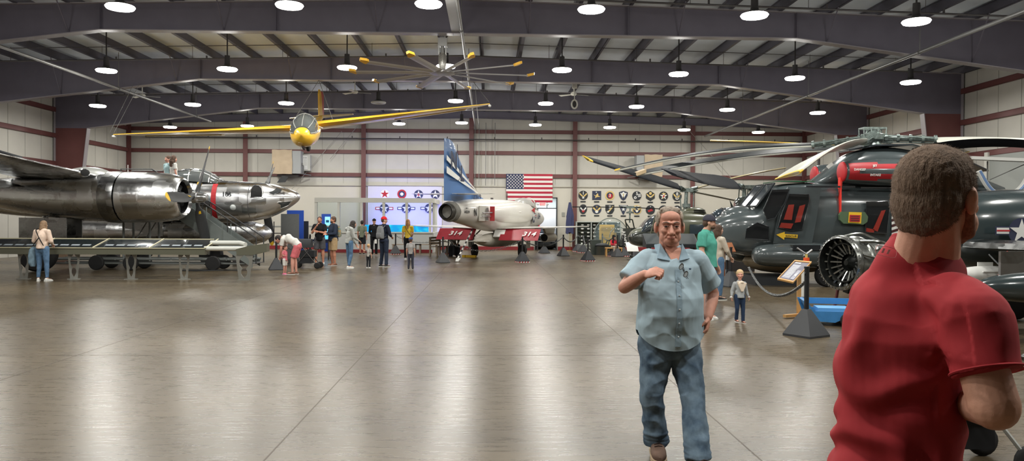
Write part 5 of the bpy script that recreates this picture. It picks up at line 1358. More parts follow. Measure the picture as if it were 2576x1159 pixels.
# rescue arrow and green maintenance panel
b = MB(); P = [(1953, 590), (1974, 583), (1974, 588), (2007, 590), (2006, 599), (1973, 597), (1973, 603)]; q = [hs(x, y, .145) for x, y in P]; b.loft([q, [p + Vector((0,.01,0)) for p in q]]); b.build('rescue_arrow', M_yel, he)
text_mesh('rescue_text', 'RESCUE', .085, frame_m(hs(1990, 594, .15), (1,0,0), (0,0,1)), M_pblk, he, .002)
g = MB(); pts = [(2112, 540), (2118, 532), (2176, 533), (2184, 545), (2182, 558), (2172, 565), (2122, 562), (2113, 553)]; hpoly('green_cover', pts, mat('cover_green', (78, 100, 72), .5), .16, .09)
hpoly('yellow_frame', [(2136, 533), (2168, 534), (2166, 562), (2134, 560)], M_yel, .175, .01)
hpoly('red_notice', [(2138, 540), (2165, 541), (2163, 558), (2137, 557)], M_red, .185, .01)
b = MB()
for k in range(3): p = hs(2151, 544+5*k, .20); b.box(p, (.22,.003,.016))
b.build('notice_lines', M_pblk, he)
# candy striped edge behind the cabin window
b = MB()
for k in range(10):
    P = [hs(2243, 530+7*k, .12), hs(2262, 524+7*k, .12), hs(2262, 531+7*k, .12), hs(2243, 537+7*k, .12)]; b.face(P, k % 2)
b.build('striped_band', [M_wht, mat('band_maroon', (70, 34, 36), .5)], he)
b = MB(); b.box((3.2, -.965, 2.62), (1.3, .03, .05)); b.box((5.2, -.965, 2.60), (2.4,.03,.04)); b.build('door_rail', M_hd, he)
insig = MB(); 
b = MB(); P = [hs(2078, 418, .3), hs(2092, 408, .3), hs(2098, 414, .3), hs(2084, 425, .3)]; b.face(P, 0); b.build('small_flash', [M_wht], he)
# rotor head
RH = Vector((at(2195, 345, HY).x - HX, 0, at(2195, 345, HY).z))
b = MB(); b.lathe([(.34, -.42), (.26, -.3), (.2, -.12), (.30, -.08), (.32, .06), (.2, .1), (.12, .2)], RH, 'Z', 20); b.build('rotor_mast', M_hub, he, True)
b = MB()
for s in (-1, 1):
    b.box(RH + Vector((0, s*.14, .24)), (.62,.03,.05)); b.box(RH + Vector((0, s*.14, .08)), (.5,.03,.04))
    for x in (-.3, -.1, .1, .3): b.tube([RH+Vector((x, s*.14, -.02)), RH+Vector((x*1.05, s*.14, .26))], .018, 6)
for x in (-.3, .3): b.box(RH + Vector((x, 0, .24)), (.05,.3,.04))
b.build('control_frame', M_hub, he)
def rot_blade(tip, name='rotor_blade', root_r=1.25, chord=.42, droop=.0, m=None, pitch=.15, tipm=True, parent=None, hub=None, armr=.07, arms=True, center=None, thick=.05, curve=.25, fl=1):
    """tip, hub in the parent's space; an arm of fittings then a tapered aerofoil bending down to the tip"""
    hub = hub or RH; d = (tip - hub); L = d.length; d.normalize(); side = d.cross(Vector((0,0,1))).normalized()
    rr = []
    rootp = hub + d*root_r
    nseg = 12
    for k in range(nseg+1):
        u = k/nseg; r = root_r + (L-root_r)*u
        c = hub + d*r + Vector((0,0, curve*math.sin(PI*u)*.5))
        a = pitch*(1-.5*u) * fl; cu = side*math.cos(a) + Vector((0,0,1))*math.sin(a); n_ = d.cross(cu)
        w_ = chord*(.65 + .35*min(1, u*5)) * (1 if k < nseg else .8)
        prof = [(-.30, 0), (-.24, .6), (-.05, .9), (.3, .5), (.70, .03), (.3, -.4), (-.05, -.6), (-.24, -.5)]
        rr.append([c + cu*w_*p + n_*thick*q for p, q in prof])
    b = MB(); b.loft(rr); bl = b.build(name, m or M_bladew, parent or he, True)
    if chord > .3 and m is not M_bladew and m is not M_bladed and m is not None:
        b = MB(); b.tube([r_[0].lerp(r_[1], .5) for r_ in rr], thick*.55, 6); b.build('leading_edge', M_bladew, bl, True)
    if tipm:
        b = MB(); e = [[p + (p - sum(r_, Vector())/len(r_))*.10 for p in r_] for r_ in (rr[-1], [x.lerp(y, .35) for x, y in zip(rr[-1], rr[-2])])]
        b.loft(e); b.build('blade_tip', M_yel, bl)
    if arms:
        b = MB(); b.tube([hub + d*.12, hub + d*root_r*1.02], [armr*1.2, armr], 10)
        for k in range(5): r = .3 + k*(root_r-.35)/4; b.tube([hub+d*r, hub+d*(r+.07)], armr*1.55, 12)
        for sg in (-1, 1): b.tube([hub + d*.2 + side*.1*sg, hub + d*.55 + side*.14*sg + Vector((0,0,.05)), hub + d*root_r + side*.07*sg], .02, 6)
        b.tube([hub + d*.25 + Vector((0,0,-.12)), hub + d*root_r*.95 + Vector((0,0,-.10))], .018, 6)
        b.build('blade_grip', M_hub, bl, True)
    return bl
def hp(x, y, D): return at(x, y, D) - Vector((HX, HY, 0))
rot_blade(hp(1994, 438, 16.2), root_r=.9, chord=.66, pitch=-.5, curve=.35)
rot_blade(hp(1548, 428, 24.0), root_r=1.55, chord=.42, pitch=.45, curve=.35, m=mat('blade_under_shade', (38, 42, 44), .6, spec=.25))  # dark base colour carries the shade of the unlit underside
rot_blade(hp(2740, 362, 19.0), root_r=1.55, chord=.46, pitch=-.5, curve=.1)
rot_blade(hp(2420, 384, 26.5), root_r=1.3, chord=.42, pitch=.1, curve=.2)
# ---------------------------------------------------------------- the other helicopters behind
def simple_heli(name, label, loc, body, m, hubz, blades, hubx=0, mast_r=.06, cat='helicopter', rz=0):
    t = thing(name, label, cat, loc, rz)
    return t
# olive helicopter with a high mast
OV = Vector((at(1700, 600, 31).x, 31.0, 0))
ol = thing('helicopter', 'olive green helicopter with tall mast behind the man in light blue', 'helicopter', OV)
M_ol = mat('olive_green', (84, 86, 66), .35, noise=.06, scale=2, coat=.4); M_old = mat('olive_dark', (52, 56, 52), .2, coat=.8)
def oo(x, y, D=31.0): return at(x, y, D) - OV
def sec_body(rows, hy=0, e=.75, n=32):
    """rows: (px, ytop, ybottom, halfwidth) read along the body in the plane of its centre line"""
    out = []
    for x, yt, yb, hw in smooth_tab(rows, 4):
        a, c = oo(x, yt), oo(x, yb); out.append(sq_ring(a.x, 0, (a.z+c.z)/2, hw, (a.z-c.z)/2, n, e))
    return out
b = MB(); b.loft(sec_body([(1581, 592, 600, .08), (1590, 580, 612, .35), (1612, 570, 618, .6), (1640, 560, 620, .8), (1680, 535, 620, .9), (1720, 533, 620, .92), (1770, 536, 618, .85), (1800, 545, 612, .6), (1850, 555, 592, .3), (1900, 560, 580, .16)])); b.build('fuselage', M_ol, ol, True)
b = MB(); b.loft(sec_body([(1606, 578, 590, .5), (1622, 556, 590, .72), (1640, 543, 590, .84), (1664, 537, 590, .9), (1684, 538, 590, .9)])); cb_ = b.build('cockpit_glass', M_smoke, ol, True)
b = MB()
for x in (1624, 1650, 1680):
    a, c = oo(x, 590), oo(x+14, 545); b.tube([a + Vector((0,-.9,0)), c + Vector((0,-.80,.02))], .035, 6)
b.build('cockpit_frame', M_ol, cb_)
b = MB(); b.loft(sec_body([(1580, 594, 602, .10), (1589, 584, 614, .42), (1611, 575, 620, .66), (1640, 573, 622, .86), (1650, 575, 621, .84)])); b.build('nose', M_old, ol, True)
b = MB(); b.loft(sec_body([(1712, 530, 545, .3), (1722, 524, 548, .42), (1745, 521, 550, .45), (1765, 524, 550, .4), (1772, 532, 548, .3)])); ec = b.build('engine_cowl', M_ol, ol, True)
b = MB()
for k in range(5): a = oo(1752 + 0*k, 529+4.4*k); b.box(a + Vector((0,-.44,0)), (.45,.06,.035))
b.build('louvres', M_dkhole, ec)
for x in (1728,):
    a, c = oo(x-8, 564), oo(x+28, 588); b = MB(); b.box(((a.x+c.x)/2, -.945, (a.z+c.z)/2), (abs(c.x-a.x), .03, abs(a.z-c.z))); b.build('cabin_window', M_smoke, ol)
for s in (-1, 1):
    b = MB(); zz = .12; b.tube([(-1.7, s*.95, .25), (-1.4, s*.95, zz), (1.6, s*.95, zz), (1.9, s*.95, zz+.05)], .04, 8)
    for x in (-.9, 1.0): b.tube([(x, s*.95, zz), (x, s*.5, .75)], .035, 6)
    b.build('skid', M_old, ol)
OH = oo(1727, 478)
b = MB(); b.tube([oo(1724, 530), OH], [.09, .07], 10); b.tube([OH+Vector((0,0,-.7)), OH+Vector((0,0,-.55))], .17, 12); b.box(OH, (.5,.24,.16)); b.tube([OH+Vector((.3,0,-.1)), OH+Vector((.28,0,-.9))], .025, 6); b.tube([OH+Vector((-.28,0,-.1)), OH+Vector((-.2,0,-.9))], .025, 6); b.build('rotor_mast', M_hub, ol, True)
rot_blade(at(1478, 400, 27.0)-OV, hub=OH, root_r=.45, chord=.5, pitch=1.0, m=M_bladed, parent=ol, armr=.06, curve=.0)
rot_blade(at(1975, 422, 35.2)-OV, hub=OH, root_r=.6, chord=.14, pitch=.1, m=mat('blade_tan', (150, 138, 104), .4), parent=ol, armr=.05, curve=.15, tipm=False)
rot_blade(at(1905, 515, 34)-OV, hub=OH, root_r=.5, chord=.12, pitch=.1, m=M_seam, parent=ol, armr=.05, curve=0, tipm=False)
# dark attack helicopter: framed canopy, broad two-blade rotor
CV = Vector((at(1820, 600, 26).x, 26.4, 0))
co = thing('helicopter', 'dark helicopter with framed glass canopy and broad black blades behind the grey helicopter nose', 'helicopter', CV)
def cc_(x, y): return at(x, y, 26.4) - CV
def body_c(rows, e=.8):
    out = []
    for x, yt, yb, hw in smooth_tab(rows, 4):
        a, c = cc_(x, yt), cc_(x, yb); out.append(sq_ring(a.x, 0, (a.z+c.z)/2, hw, (a.z-c.z)/2, 28, e))
    return out
b = MB(); b.loft(body_c([(1766, 600, 612, .08), (1776, 580, 625, .3), (1800, 562, 635, .45), (1850, 552, 640, .5), (1900, 545, 640, .55), (1960, 540, 640, .5)])); b.build('fuselage', M_hg, co, True)
cr = [[cc_(x, 562) * 1.0 + Vector((0,0,0)) for x in (0,)] for _ in (0,)]
rr_ = []
for x, yt, w_ in smooth_tab([(1782, 560, .12), (1795, 533, .34), (1815, 524, .42), (1840, 521, .44), (1865, 522, .42), (1890, 530, .3)], 4):
    a, c = cc_(x, yt), cc_(x, 566); h = a.z-c.z; rr_.append([Vector((a.x, w_*math.cos(PI*j/12), c.z + h*abs(math.sin(PI*j/12))**.8)) for j in range(13)])
b = MB(); b.loft(rr_); cq = b.build('canopy', M_smoke, co, True)
b = MB()
for k in (3, 8, 13): b.tube(rr_[k], .035, 6)
b.build('canopy_frame', M_hd, cq)
b = MB(); b.loft(body_c([(1848, 505, 545, .12), (1858, 496, 545, .2), (1885, 494, 545, .3), (1930, 500, 545, .3)])); b.build('mast_fairing', M_old, co, True)
b = MB(); b.prism([(0,0),(.1,0),(-.06,.3)], cc_(1840, 524), (1,0,0), (0,0,1), (0,.03,0)); b.build('antenna', M_old, co)
CHb = cc_(1872, 470)
b = MB(); b.tube([cc_(1872, 498), CHb + Vector((0,0,.05))], [.08,.06], 10); b.box(CHb, (.7,.2,.12)); b.tube([CHb+Vector((.1,-.1,0)), cc_(1880, 498)], .02, 6); b.tube([CHb+Vector((-.2,-.1,0)), cc_(1858, 498)], .02, 6); b.build('rotor_mast', M_hub, co, True)
rot_blade(at(1690, 436, 21.4)-CV, hub=CHb, root_r=.55, chord=.70, pitch=.85, m=M_bladed, parent=co, armr=.06, curve=-.1, tipm=False)
rot_blade(at(2075, 500, 30.5)-CV, hub=CHb, root_r=.55, chord=.70, pitch=.3, m=M_bladed, parent=co, armr=.06, curve=0, tipm=False)
b = MB(); b.box((.3, 0, .18), (1.6,.7,.36)); b.tube([(0,-.5,.06),(0,.5,.06)], .05, 6); b.tube([(0,0,.3),(0,0,.9)], .1, 8); b.build('ground_stand', M_dkpipe, co)
for k, lab in ((0, 'long pale rotor blade with a tan tip crossing above the squadron plaques'),):
    bl0 = thing('stored_rotor_blade', lab, 'rotor blade', (0,0,0))
    rot_blade(at(1600, 438, 22.5), hub=at(2230, 372, 25.0), root_r=.01, chord=.40, pitch=.6, m=mat('blade_under_shade', (38,42,44), .6, spec=.25), parent=bl0, arms=False, curve=.45, tipm=False, name='blade')
    b = MB(); e0, e1 = at(1600, 438, 22.5), at(1622, 430, 22.6); b.loft([[e0 + Vector((0,-.2,-.06)), e0+Vector((0,.2,-.0)), e0+Vector((0,.2,.08)), e0+Vector((0,-.2,.04))], [e1 + Vector((0,-.22,-.06)), e1+Vector((0,.22,0)), e1+Vector((0,.22,.08)), e1+Vector((0,-.22,.04))]]); b.build('tan_tip', mat('tan_tip', (196,172,136), .5), bl0)
    b = MB(); p_ = at(2230, 372, 25.0); b.tube([p_, Vector((p_.x, p_.y, 0))], .08, 8); b.build('support_post', M_hub, bl0)
yb_ = thing('stored_rotor_blade', 'thin yellow rotor blade lying level in front of the back wall', 'rotor blade', (0,0,0))
rot_blade(at(1787, 353, 34), hub=at(2180, 372, 33), root_r=.01, chord=.3, pitch=.1, m=mat('blade_ochre', (206, 170, 84), .4), parent=yb_, arms=False, curve=.1, tipm=False, name='blade')
b = MB(); p_ = at(2060, 366, 33); b.tube([p_, Vector((p_.x, 33, 0))], .06, 8); b.build('support_post', M_dkpipe, yb_)
# bubble nosed helicopter
BV = Vector((at(1545, 600, 39.5).x, 39.5, 0))
bu = thing('helicopter', 'small helicopter with a large clear bubble cabin and lettered panel', 'helicopter', BV)
def bb(x, y): return at(x, y, 39.5) - BV
bc = bb(1535, 592); 
b = MB(); b.ell(bc, (.88, .80, .92), nu=28, nv=18); b.build('bubble', mat('bubble_glass', (196, 222, 226), .04, spec=.9, alpha=.14, coat=1), bu, True)
b = MB(); b.tube([bc + Vector((.86*math.cos(a), -.3, .90*math.sin(a))) for a in [PI*.05+PI*.95*i/14 for i in range(15)]], .022, 6); b.tube([bc + Vector((.3+.45*math.cos(a), -.7, .55*math.sin(a)-.1)) for a in [PI*i/10 for i in range(11)]], .02, 6); b.build('bubble_frame', M_hub, bu)
b = MB(); b.box(bc + Vector((.1, 0, -.62)), (1.2,.9,.25)); b.box(bc + Vector((.35,0,-.2)), (.2,.9,.7)); b.build('seat_base', M_old, bu)
a, c = bb(1552, 615), bb(1572, 575); b = MB(); b.prism([(0,0),(.42,0),(.60,.85),(.2,.85)], (a.x, -.75, a.z), (1,0,0), (0,0,1), (0,.04,0)); b.build('side_panel', mat('panel_dark', (60,62,56), .5), bu)
mt_ = text_mesh('panel_lettering', 'ARMY', .26, frame_m(bb(1563, 596) + Vector((0,-.80,0)), (.15,0,-1), (1,0,.15)), M_wht, bu, .003, offset=.008)
HBz = bb(1585, 521)
b = MB()
b.tube([bb(1584, 560), HBz], .04, 8); b.box(HBz, (.4,.1,.12)); b.lathe([(.05,-.3),(.2,-.32),(.2,-.25),(.05,-.2)], HBz, n=16)
b.build('rotor_mast', M_hub, bu, True)
b = MB()
for q in ((1570,552,1580,605),(1588,552,1600,605),(1570,552,1588,552),(1580,605,1600,605),(1572,560,1598,600)): b.tube([bb(q[0],q[1])+Vector((0,-.3,0)), bb(q[2],q[3])+Vector((0,-.3,0))], .035, 6)
b.tube([bb(1600, 590), bb(1690, 596)], .05, 6); b.box(bb(1590, 590), (.5,.6,.7)); b.build('engine_frame', M_old, bu)
for x, y in ((1440, 520), (1700, 527)):
    rot_blade(bb(x, y), hub=HBz, root_r=.3, chord=.22, pitch=.05, m=M_bladed, parent=bu, armr=.03, curve=.0, tipm=False, thick=.03)
for s in (-1, 1):
    b = MB(); b.tube([(-1.2, s*.8, .25), (-1.0, s*.8, .08), (1.3, s*.8, .08)], .035, 6)
    for x in (-.5, .7): b.tube([(x, s*.8, .08), (x*.6, s*.3, .7)], .03, 6)
    b.tube([(-.3, s*.3, .7), (.7, s*.3, .7)], .03, 6); b.build('skid', M_old, bu)
# yellow cabinet behind the bubble, dark crate before it
t = thing('tool_cabinet', 'yellow drawer cabinet seen behind the clear bubble helicopter', 'cabinet', (at(1527, 600, 41.5).x, 41.6, 0))
a, c = at(1510, 605, 41.6), at(1545, 579, 41.6)
b = MB(); b.box((0,0,.75), (c.x-a.x,.5,1.5)); b.build('body', M_yel, t)
for k in range(5):
    b = MB(); b.box((0,-.26,1.38-.13*k), (.66,.02,.10)); b.build('drawer', mat('drawer_ochre', (206,166,40), .5), t)
t = thing('trash_bin', 'dark green bin on the floor left of the bubble helicopter', 'bin', gr(1498, 640))
b = MB(); b.lathe([(.001,0),(.30,0),(.36,.7),(.38,.72),(.36,.75),(.33,.72),(.28,.05),(.001,.05)], n=4, rot=Matrix.Rotation(PI/4, 3, 'Z')); b.build('body', mat('bin_green', (66,74,68), .6), t)
t = thing('cloth_heap', 'dark cloth heap on a low stand beside the sitting child', 'cloth', gr(1514, 641))
b = MB(); b.box((0,0,.22), (.6,.4,.44)); b.build('stand', M_old, t)
b = MB(); b.ell((0,0,.48), (.36,.24,.12)); b.build('cloth', M_pblk, t, True)
# slanted glass case by the olive helicopter
def slant_case(x0, x1, ybase, w_, label, m=M_pblk, h=.85):
    g0, g1 = gr(x0, ybase), gr(x1, ybase); t = thing('display_case', label, 'display case', ((g0.x+g1.x)/2, g0.y+.3, 0)); L = (g1.x-g0.x)
    b = MB(); b.loft([[Vector((x,-.35,h-.12)), Vector((x,-.35,h)), Vector((x,.35,h+.38)), Vector((x,.35,h-.12))] for x in (-L/2, L/2)]); b.build('case', m, t)
    b = MB(); b.loft([[Vector((x,-.33,h+.012)), Vector((x,-.33,h+.02)), Vector((x,.33,h+.385)), Vector((x,.33,h+.375))] for x in (-L/2+.03, L/2-.03)]); b.build('glass_top', mat('case_glass', (84,88,90), .08, spec=.8, coat=1), t)
    for s in (-1,1): b = MB(); b.box((s*L*.42,0,(h-.12)/2), (.06,.5,h-.12)); b.build('leg', M_dkpipe, t)
    return t
slant_case(1625, 1755, 672, .7, 'slanted glass display case between the man in light blue and the olive helicopter')
def sheet_stand(x, y, D, w_, h_, z, label, m=M_wht, tilt=.7, post=M_pblk, rz=0):
    p = at(x, y, D); t = thing('sign_stand', label, 'sign', (p.x, D, 0), rz)
    b = MB(); b.tube([(0,0,0),(0,0,z)], .025, 8); b.box((0,0,.01), (.4,.4,.02)); b.build('post', post, t)
    b = MB(); b.box((0,-.0,z+.02), (w_,h_,.02), Matrix.Rotation(tilt,3,'X')); b.build('board', m, t)
    return t
sheet_stand(1590, 630, 33.5, .5, .6, .55, 'small white sheet on a low stand left of the man in light blue')
M_wood = mat('sign_wood', (206, 158, 96), .5, noise=.08, scale=5, stretch=(1,1,.3)); M_woodd = mat('sign_wood_dark', (140, 84, 50), .5)
t = sheet_stand(1822, 650, 20.0, .5, .4, 1.0, 'reddish wooden sign stand behind the toddler by the helicopter nose', M_woodd, .6, M_woodd)
b = MB(); b.box((0,0,.03), (.55,.06,.05)); b.box((0,0,.03), (.06,.5,.05)); b.build('foot', M_woodd, t)
# wooden framed information board in front
t = thing('sign_stand', 'light wooden slanted information board beside the large near barrier post', 'sign', (gr(2008, 797).x, gr(2008, 797).y, 0))
D_ = gr(2008, 797).y; o_ = t.location
C_ = [at(1955, 704, D_-.28)-o_, at(1995, 713, D_-.45)-o_, at(2042, 661, D_+.12)-o_, at(1999, 657, D_+.30)-o_]
nrm = (C_[1]-C_[0]).cross(C_[3]-C_[0]).normalized()
cen = sum(C_, Vector())/4
def ins(k, lift): return [c.lerp(cen, k) + nrm*lift for c in C_]
b = MB(); O, I = ins(0, 0), ins(.10, 0); O2, I2 = ins(0, .03), ins(.10, .03)
for k in range(4):
    j = (k+1) % 4; b.loft([[O[k], O[j], I[j], I[k]], [O2[k], O2[j], I2[j], I2[k]]])
b.build('frame', M_wood, t)
b = MB(); a_ = ins(.09, .005); c_ = ins(.09, .015); b.loft([a_, c_]); b.build('backing', mat('board_violet', (120, 118, 132), .5), t)
def bq(u, v, lift=.02): return (C_[0].lerp(C_[1], u)).lerp(C_[3].lerp(C_[2], u), v) + nrm*lift
b = MB(); b.face([bq(.14,.12), bq(.60,.12), bq(.60,.80), bq(.14,.80)]); b.face([bq(.66,.12), bq(.88,.12), bq(.88,.55), bq(.66,.55)]); b.build('text_sheet', mat('sheet_grey', (172,172,186), .6), t)
b = MB()
for k in range(9): v = .18 + .065*k; b.face([bq(.18,v,.024), bq(.56,v,.024), bq(.56,v+.02,.024), bq(.18,v+.02,.024)])
b.face([bq(.16,.84,.024), bq(.5,.84,.024), bq(.5,.9,.024), bq(.16,.9,.024)]); b.face([bq(.70,.3,.024), bq(.85,.25,.024), bq(.80,.45,.024)])
b.build('printed_lines', [M_wht], t)
b = MB(); p0 = cen - nrm*.03; b.box((.02,.03,p0.z/2), (.06,.06,p0.z)); b.build('post', M_wood, t)
b = MB(); b.box((-.14,-.10,.04), (.42,.07,.05), Matrix.Rotation(.5,3,'Z')); b.box((.03,-.05,.06), (.07,.5,.05), Matrix.Rotation(-.5,3,'Z')); b.build('foot', M_wood, t)
# ---------------------------------------------------------------- jet engine on a stand
ge = gr(2120, 742); je = thing('jet_engine', 'round metal jet engine on a stand beside the man in red', 'engine', (at(2110, 662, 14.2).x, 14.2, 0), math.radians(22))
M_eng = mat('engine_metal', (150, 152, 148), .22, metal=.85, noise=.35, scale=9); M_engd = mat('engine_dark', (52, 54, 52), .35, metal=.7, noise=.4, scale=12)
EZ = .93
b = MB(); b.lathe([(.47, .10), (.46, -.02), (.50, 0), (.52, .05), (.50, .10), (.47, .12), (.47, .34), (.50, .36), (.50, .42), (.44, .44), (.40, .62), (.43, .64), (.43, .70), (.36, .72), (.33, 1.3), (.36, 1.34), (.36, 1.4), (.30, 1.42), (.28, 1.9), (.2, 2.0), (.01, 2.0)], (0,0,EZ), 'X', 48, cap=False); b.build('casing', M_eng, je, True)
b = MB(); b.lathe([(.46, .0), (.44, .16), (.38, .18), (.37, .10), (.35, .10), (.34, .30), (.26, .32), (.25, .22), (.23, .22), (.20, .34), (.12, .30), (.05, .18), (.001, .18)], (0,0,EZ), 'X', 36, cap=False); b.build('front_face', M_engd, je, True)
b = MB()
for k in range(18):
    a = 2*PI*k/18; d = Vector((0, math.cos(a), math.sin(a))); b.tube([Vector((.26,0,EZ))+d*.17, Vector((.12,0,EZ))+d*.45], .022, 5)
b.build('inlet_vanes', M_eng, je)
for k in range(40): a = 2*PI*k/40; b = MB(); b.tube([Vector((.0,.50*math.cos(a),EZ+.50*math.sin(a))), Vector((-.02,.50*math.cos(a),EZ+.50*math.sin(a)))], .010, 5); b.build('flange_bolt', M_steel, je)
for j, (x0, x1, a, r) in enumerate([(.1,.9,.6,.025), (.15,1.2,1.2,.02), (.2,1.0,2.2,.03), (.1,.7,2.8,.02), (.2,1.3,3.6,.03), (.1,1.1,4.2,.022), (.2,.9,5.2,.028)]):
    b = MB(); b.tube(bez([Vector((x0,.50*math.cos(a),EZ+.50*math.sin(a))), Vector(((x0+x1)/2,.56*math.cos(a+.15),EZ+.56*math.sin(a+.15))), Vector((x1,.42*math.cos(a+.05),EZ+.42*math.sin(a+.05)))], 5), r, 8); b.build('fuel_pipe', M_eng, je, True)
b = MB()
for k in range(5): a = 3.9+.35*k; b.box((.25+.05*k, .54*math.cos(a), EZ+.54*math.sin(a)), (.16,.12,.12), Matrix.Rotation(a,3,'X'))
b.build('accessory_box', M_engd, je)
b = MB()
for x in (.3, 1.3):
    for y in (-.38,.38): b.tube([(x,y,0),(x,y*.7,.55)], .03, 6)
    b.tube([(x,-.38,.05),(x,.38,.05)], .03, 6); b.tube([(x,-.27,.5),(x,.27,.5)], .03, 6)
for y in (-.38,.38): b.tube([(.1,y,.05),(1.6,y,.05)], .03, 6)
b.build('stand', mat('stand_red', (110,58,60), .5), je)
# orange capped white post beside the engine
g_ = gr(2020, 745); t = thing('ground_fitting', 'white post with an orange sleeve and steel arms behind the wooden board', 'fitting', g_)
D_ = g_.y
b = MB(); b.tube([(0,0,0),(0,0,.62)], .06, 12); b.build('post', M_wht, t, True)
zc = at(2030, 650, D_).z; b = MB(); b.tube([(.06,0,.55),(.06,0,zc-.12)], .03, 8); b.build('neck', M_steel, t)
b = MB(); b.tube([(.07,0,zc-.17),(.07,0,zc+.02)], [.07,.066], 14); b.build('orange_sleeve', mat('sleeve_orange', (242,88,36), .6), t, True)
b = MB(); b.tube([(.07,0,zc+.02),(.07,0,zc+.10)], .03, 8); b.build('yellow_cap', mat('cap_yellow', (206,190,110), .5), t)
b = MB(); b.tube([(.07,0,zc+.10),(-.13,.05,zc+.24)], .02, 6); b.tube([(.07,0,zc+.10),(.2,0,zc+.20)], .025, 6); b.build('steel_arm', M_steel, t)
# blue cart
gc = gr(2085, 818); ct = thing('tow_cart', 'low blue wheeled cart on the floor beside the man in red', 'cart', (gc.x, gc.y+.1, 0), -.25)
M_cb = mat('cart_blue', (62, 130, 190), .45, noise=.08, scale=6)
b = MB(); b.box((.25,.1,.20), (.95,.62,.03)); b.build('tray', M_cb, ct)
b = MB(); b.prism([(-.28,.08),(.1,.06),(.3,.16),(.3,.24),(-.20,.24),(-.36,.40),(-.40,.40)], (0,-.22,0), (1,0,0), (0,0,1), (0,.03,0)); b.build('side_plate', M_cb, ct)
b = MB(); b.prism([(-.28,.08),(.7,.08),(.7,.24),(-.20,.24),(-.36,.40),(-.40,.40)], (0,.42,0), (1,0,0), (0,0,1), (0,.03,0)); b.build('side_plate', M_cb, ct)
b = MB(); b.box((-.30,.1,.31), (.04,.66,.2), Matrix.Rotation(-.5,3,'Y')); b.box((.2,.43,.35), (1.1,.03,.10)); b.build('back_rail', M_cb, ct)
b = MB(); b.box((.1,.1,.25), (.5,.45,.07)); b.build('pad', mat('pad_blue', (100,165,215), .5), ct)
for x, y in ((.28,-.26), (.28,.48), (-.2,.1)): b = MB(); wheel(b, (x,y,.11 if x > 0 else .07), .11 if x > 0 else .07, .06, 18); b.build('wheel', [M_rubber, M_steel], ct, True)
chain(top(bposts[19]) + Vector((-.0,0,-.10)), at(1884, 672, 18.2), .42, 'chain sagging from the near barrier post toward the grey helicopter', .010, .075)
chain(at(2420, 758, 7.0), gr(2640, 880, .35), .25, 'steel chain at the right edge behind the man in red', .014, .085)
# ---------------------------------------------------------------- dark blue aircraft at the right edge
DB = Vector((7.0, 12.6, 0)); db = thing('military_aircraft', 'dark glossy aircraft with white star and polished wing at the right edge', 'aeroplane', DB)
M_db = mat('night_blue', (50, 60, 62), .2, coat=1, noise=.05); 
T = smooth_tab([(0, 1.55, 1.6, .05), (.2, 1.25, 1.9, .25), (.8, .95, 2.15, .5), (1.8, .85, 2.25, .6), (4, .85, 2.25, .62), (6.5, 1.0, 2.2, .5)], 4)
b = MB(); b.loft([sq_ring(x, 0, (zb+zt)/2, hw, (zt-zb)/2, 32, .85) for x, zb, zt, hw in T]); b.build('fuselage', M_db, db, True)
dst = at(2567, 582, 11.9) - DB
insignia('star_insignia', .21, dst + Vector((0,-.02,.0)), (1,0,0), (0,0,1), db)
b = MB(); b.loft([[Vector((x,y,z)) for x,y,z in ((.55,-.55,1.30),(.60,-.5,1.39),(.9,-.45,1.43),(3.6,-.45,1.38),(3.6,-.5,1.30),(1.0,-.5,1.27))], [Vector((x-.9*0+.3,y-2.1,z-.02)) for x,y,z in ((.55,0,1.32),(.60,0,1.39),(.9,0,1.42),(3.0,0,1.38),(3.0,0,1.32),(1.0,0,1.29))]]); b.build('wing', M_alud, db, True)
T = smooth_tab([(0,.02),(.12,.10),(.35,.17),(.8,.22),(1.6,.22),(2.4,.16),(2.9,.03)], 4); tz = at(2540, 728, 10.8)
b = MB(); b.lathe([(r,x) for x,r in T], at(2448, 722, 10.8)-DB, 'X', 28); tk = b.build('drop_tank', M_db, db, True)
q = at(2540, 690, 10.8)-DB; b = MB(); b.box(q + Vector((.1,0,.12)), (.5,.05,.42)); b.build('pylon', M_alud, db)
b = MB(); q = at(2525, 665, 10.9)-DB; b.box(q, (.04,.02,.40), Matrix.Rotation(.35,3,'Y')); b.build('red_ribbon', mat('ribbon_red', (236,56,44), .6), db)
b = MB(); b.lathe([(r*.6,x*.5) for x,r in T], at(2398, 690, 11.8)-DB, 'X', 20); q = at(2478, 672, 11.8)-DB; b.box(q, (.24,.02,.16)); b.box(q+Vector((0,0,-.06)), (.24,.3,.02)); b.build('white_bomb', M_wht, db, True)
for x in (2.2, 5.5):
    for y in (-.6,.6): b = MB(); wheel(b, (x,y,.3), .3, .16); b.build('wheel', [M_rubber, M_steel], db, True); b = MB(); b.tube([(x,y+.1,.3),(x,y*.7,1.1)], .05, 8); b.build('gear_leg', M_steel, db)
b = MB(); b.tube([at(2488, 640, 11.5)-DB, at(2520, 672, 11.3)-DB], .012, 6); b.build('brace', M_hd, db)
b = MB(); q = at(2480, 483, 12.3)-DB; 
for k in range(5): b.box(Vector((2.35,-.52,2.02-.03*k)), (.8,.04,.012))
b.build('vent_slats', M_steel, db)
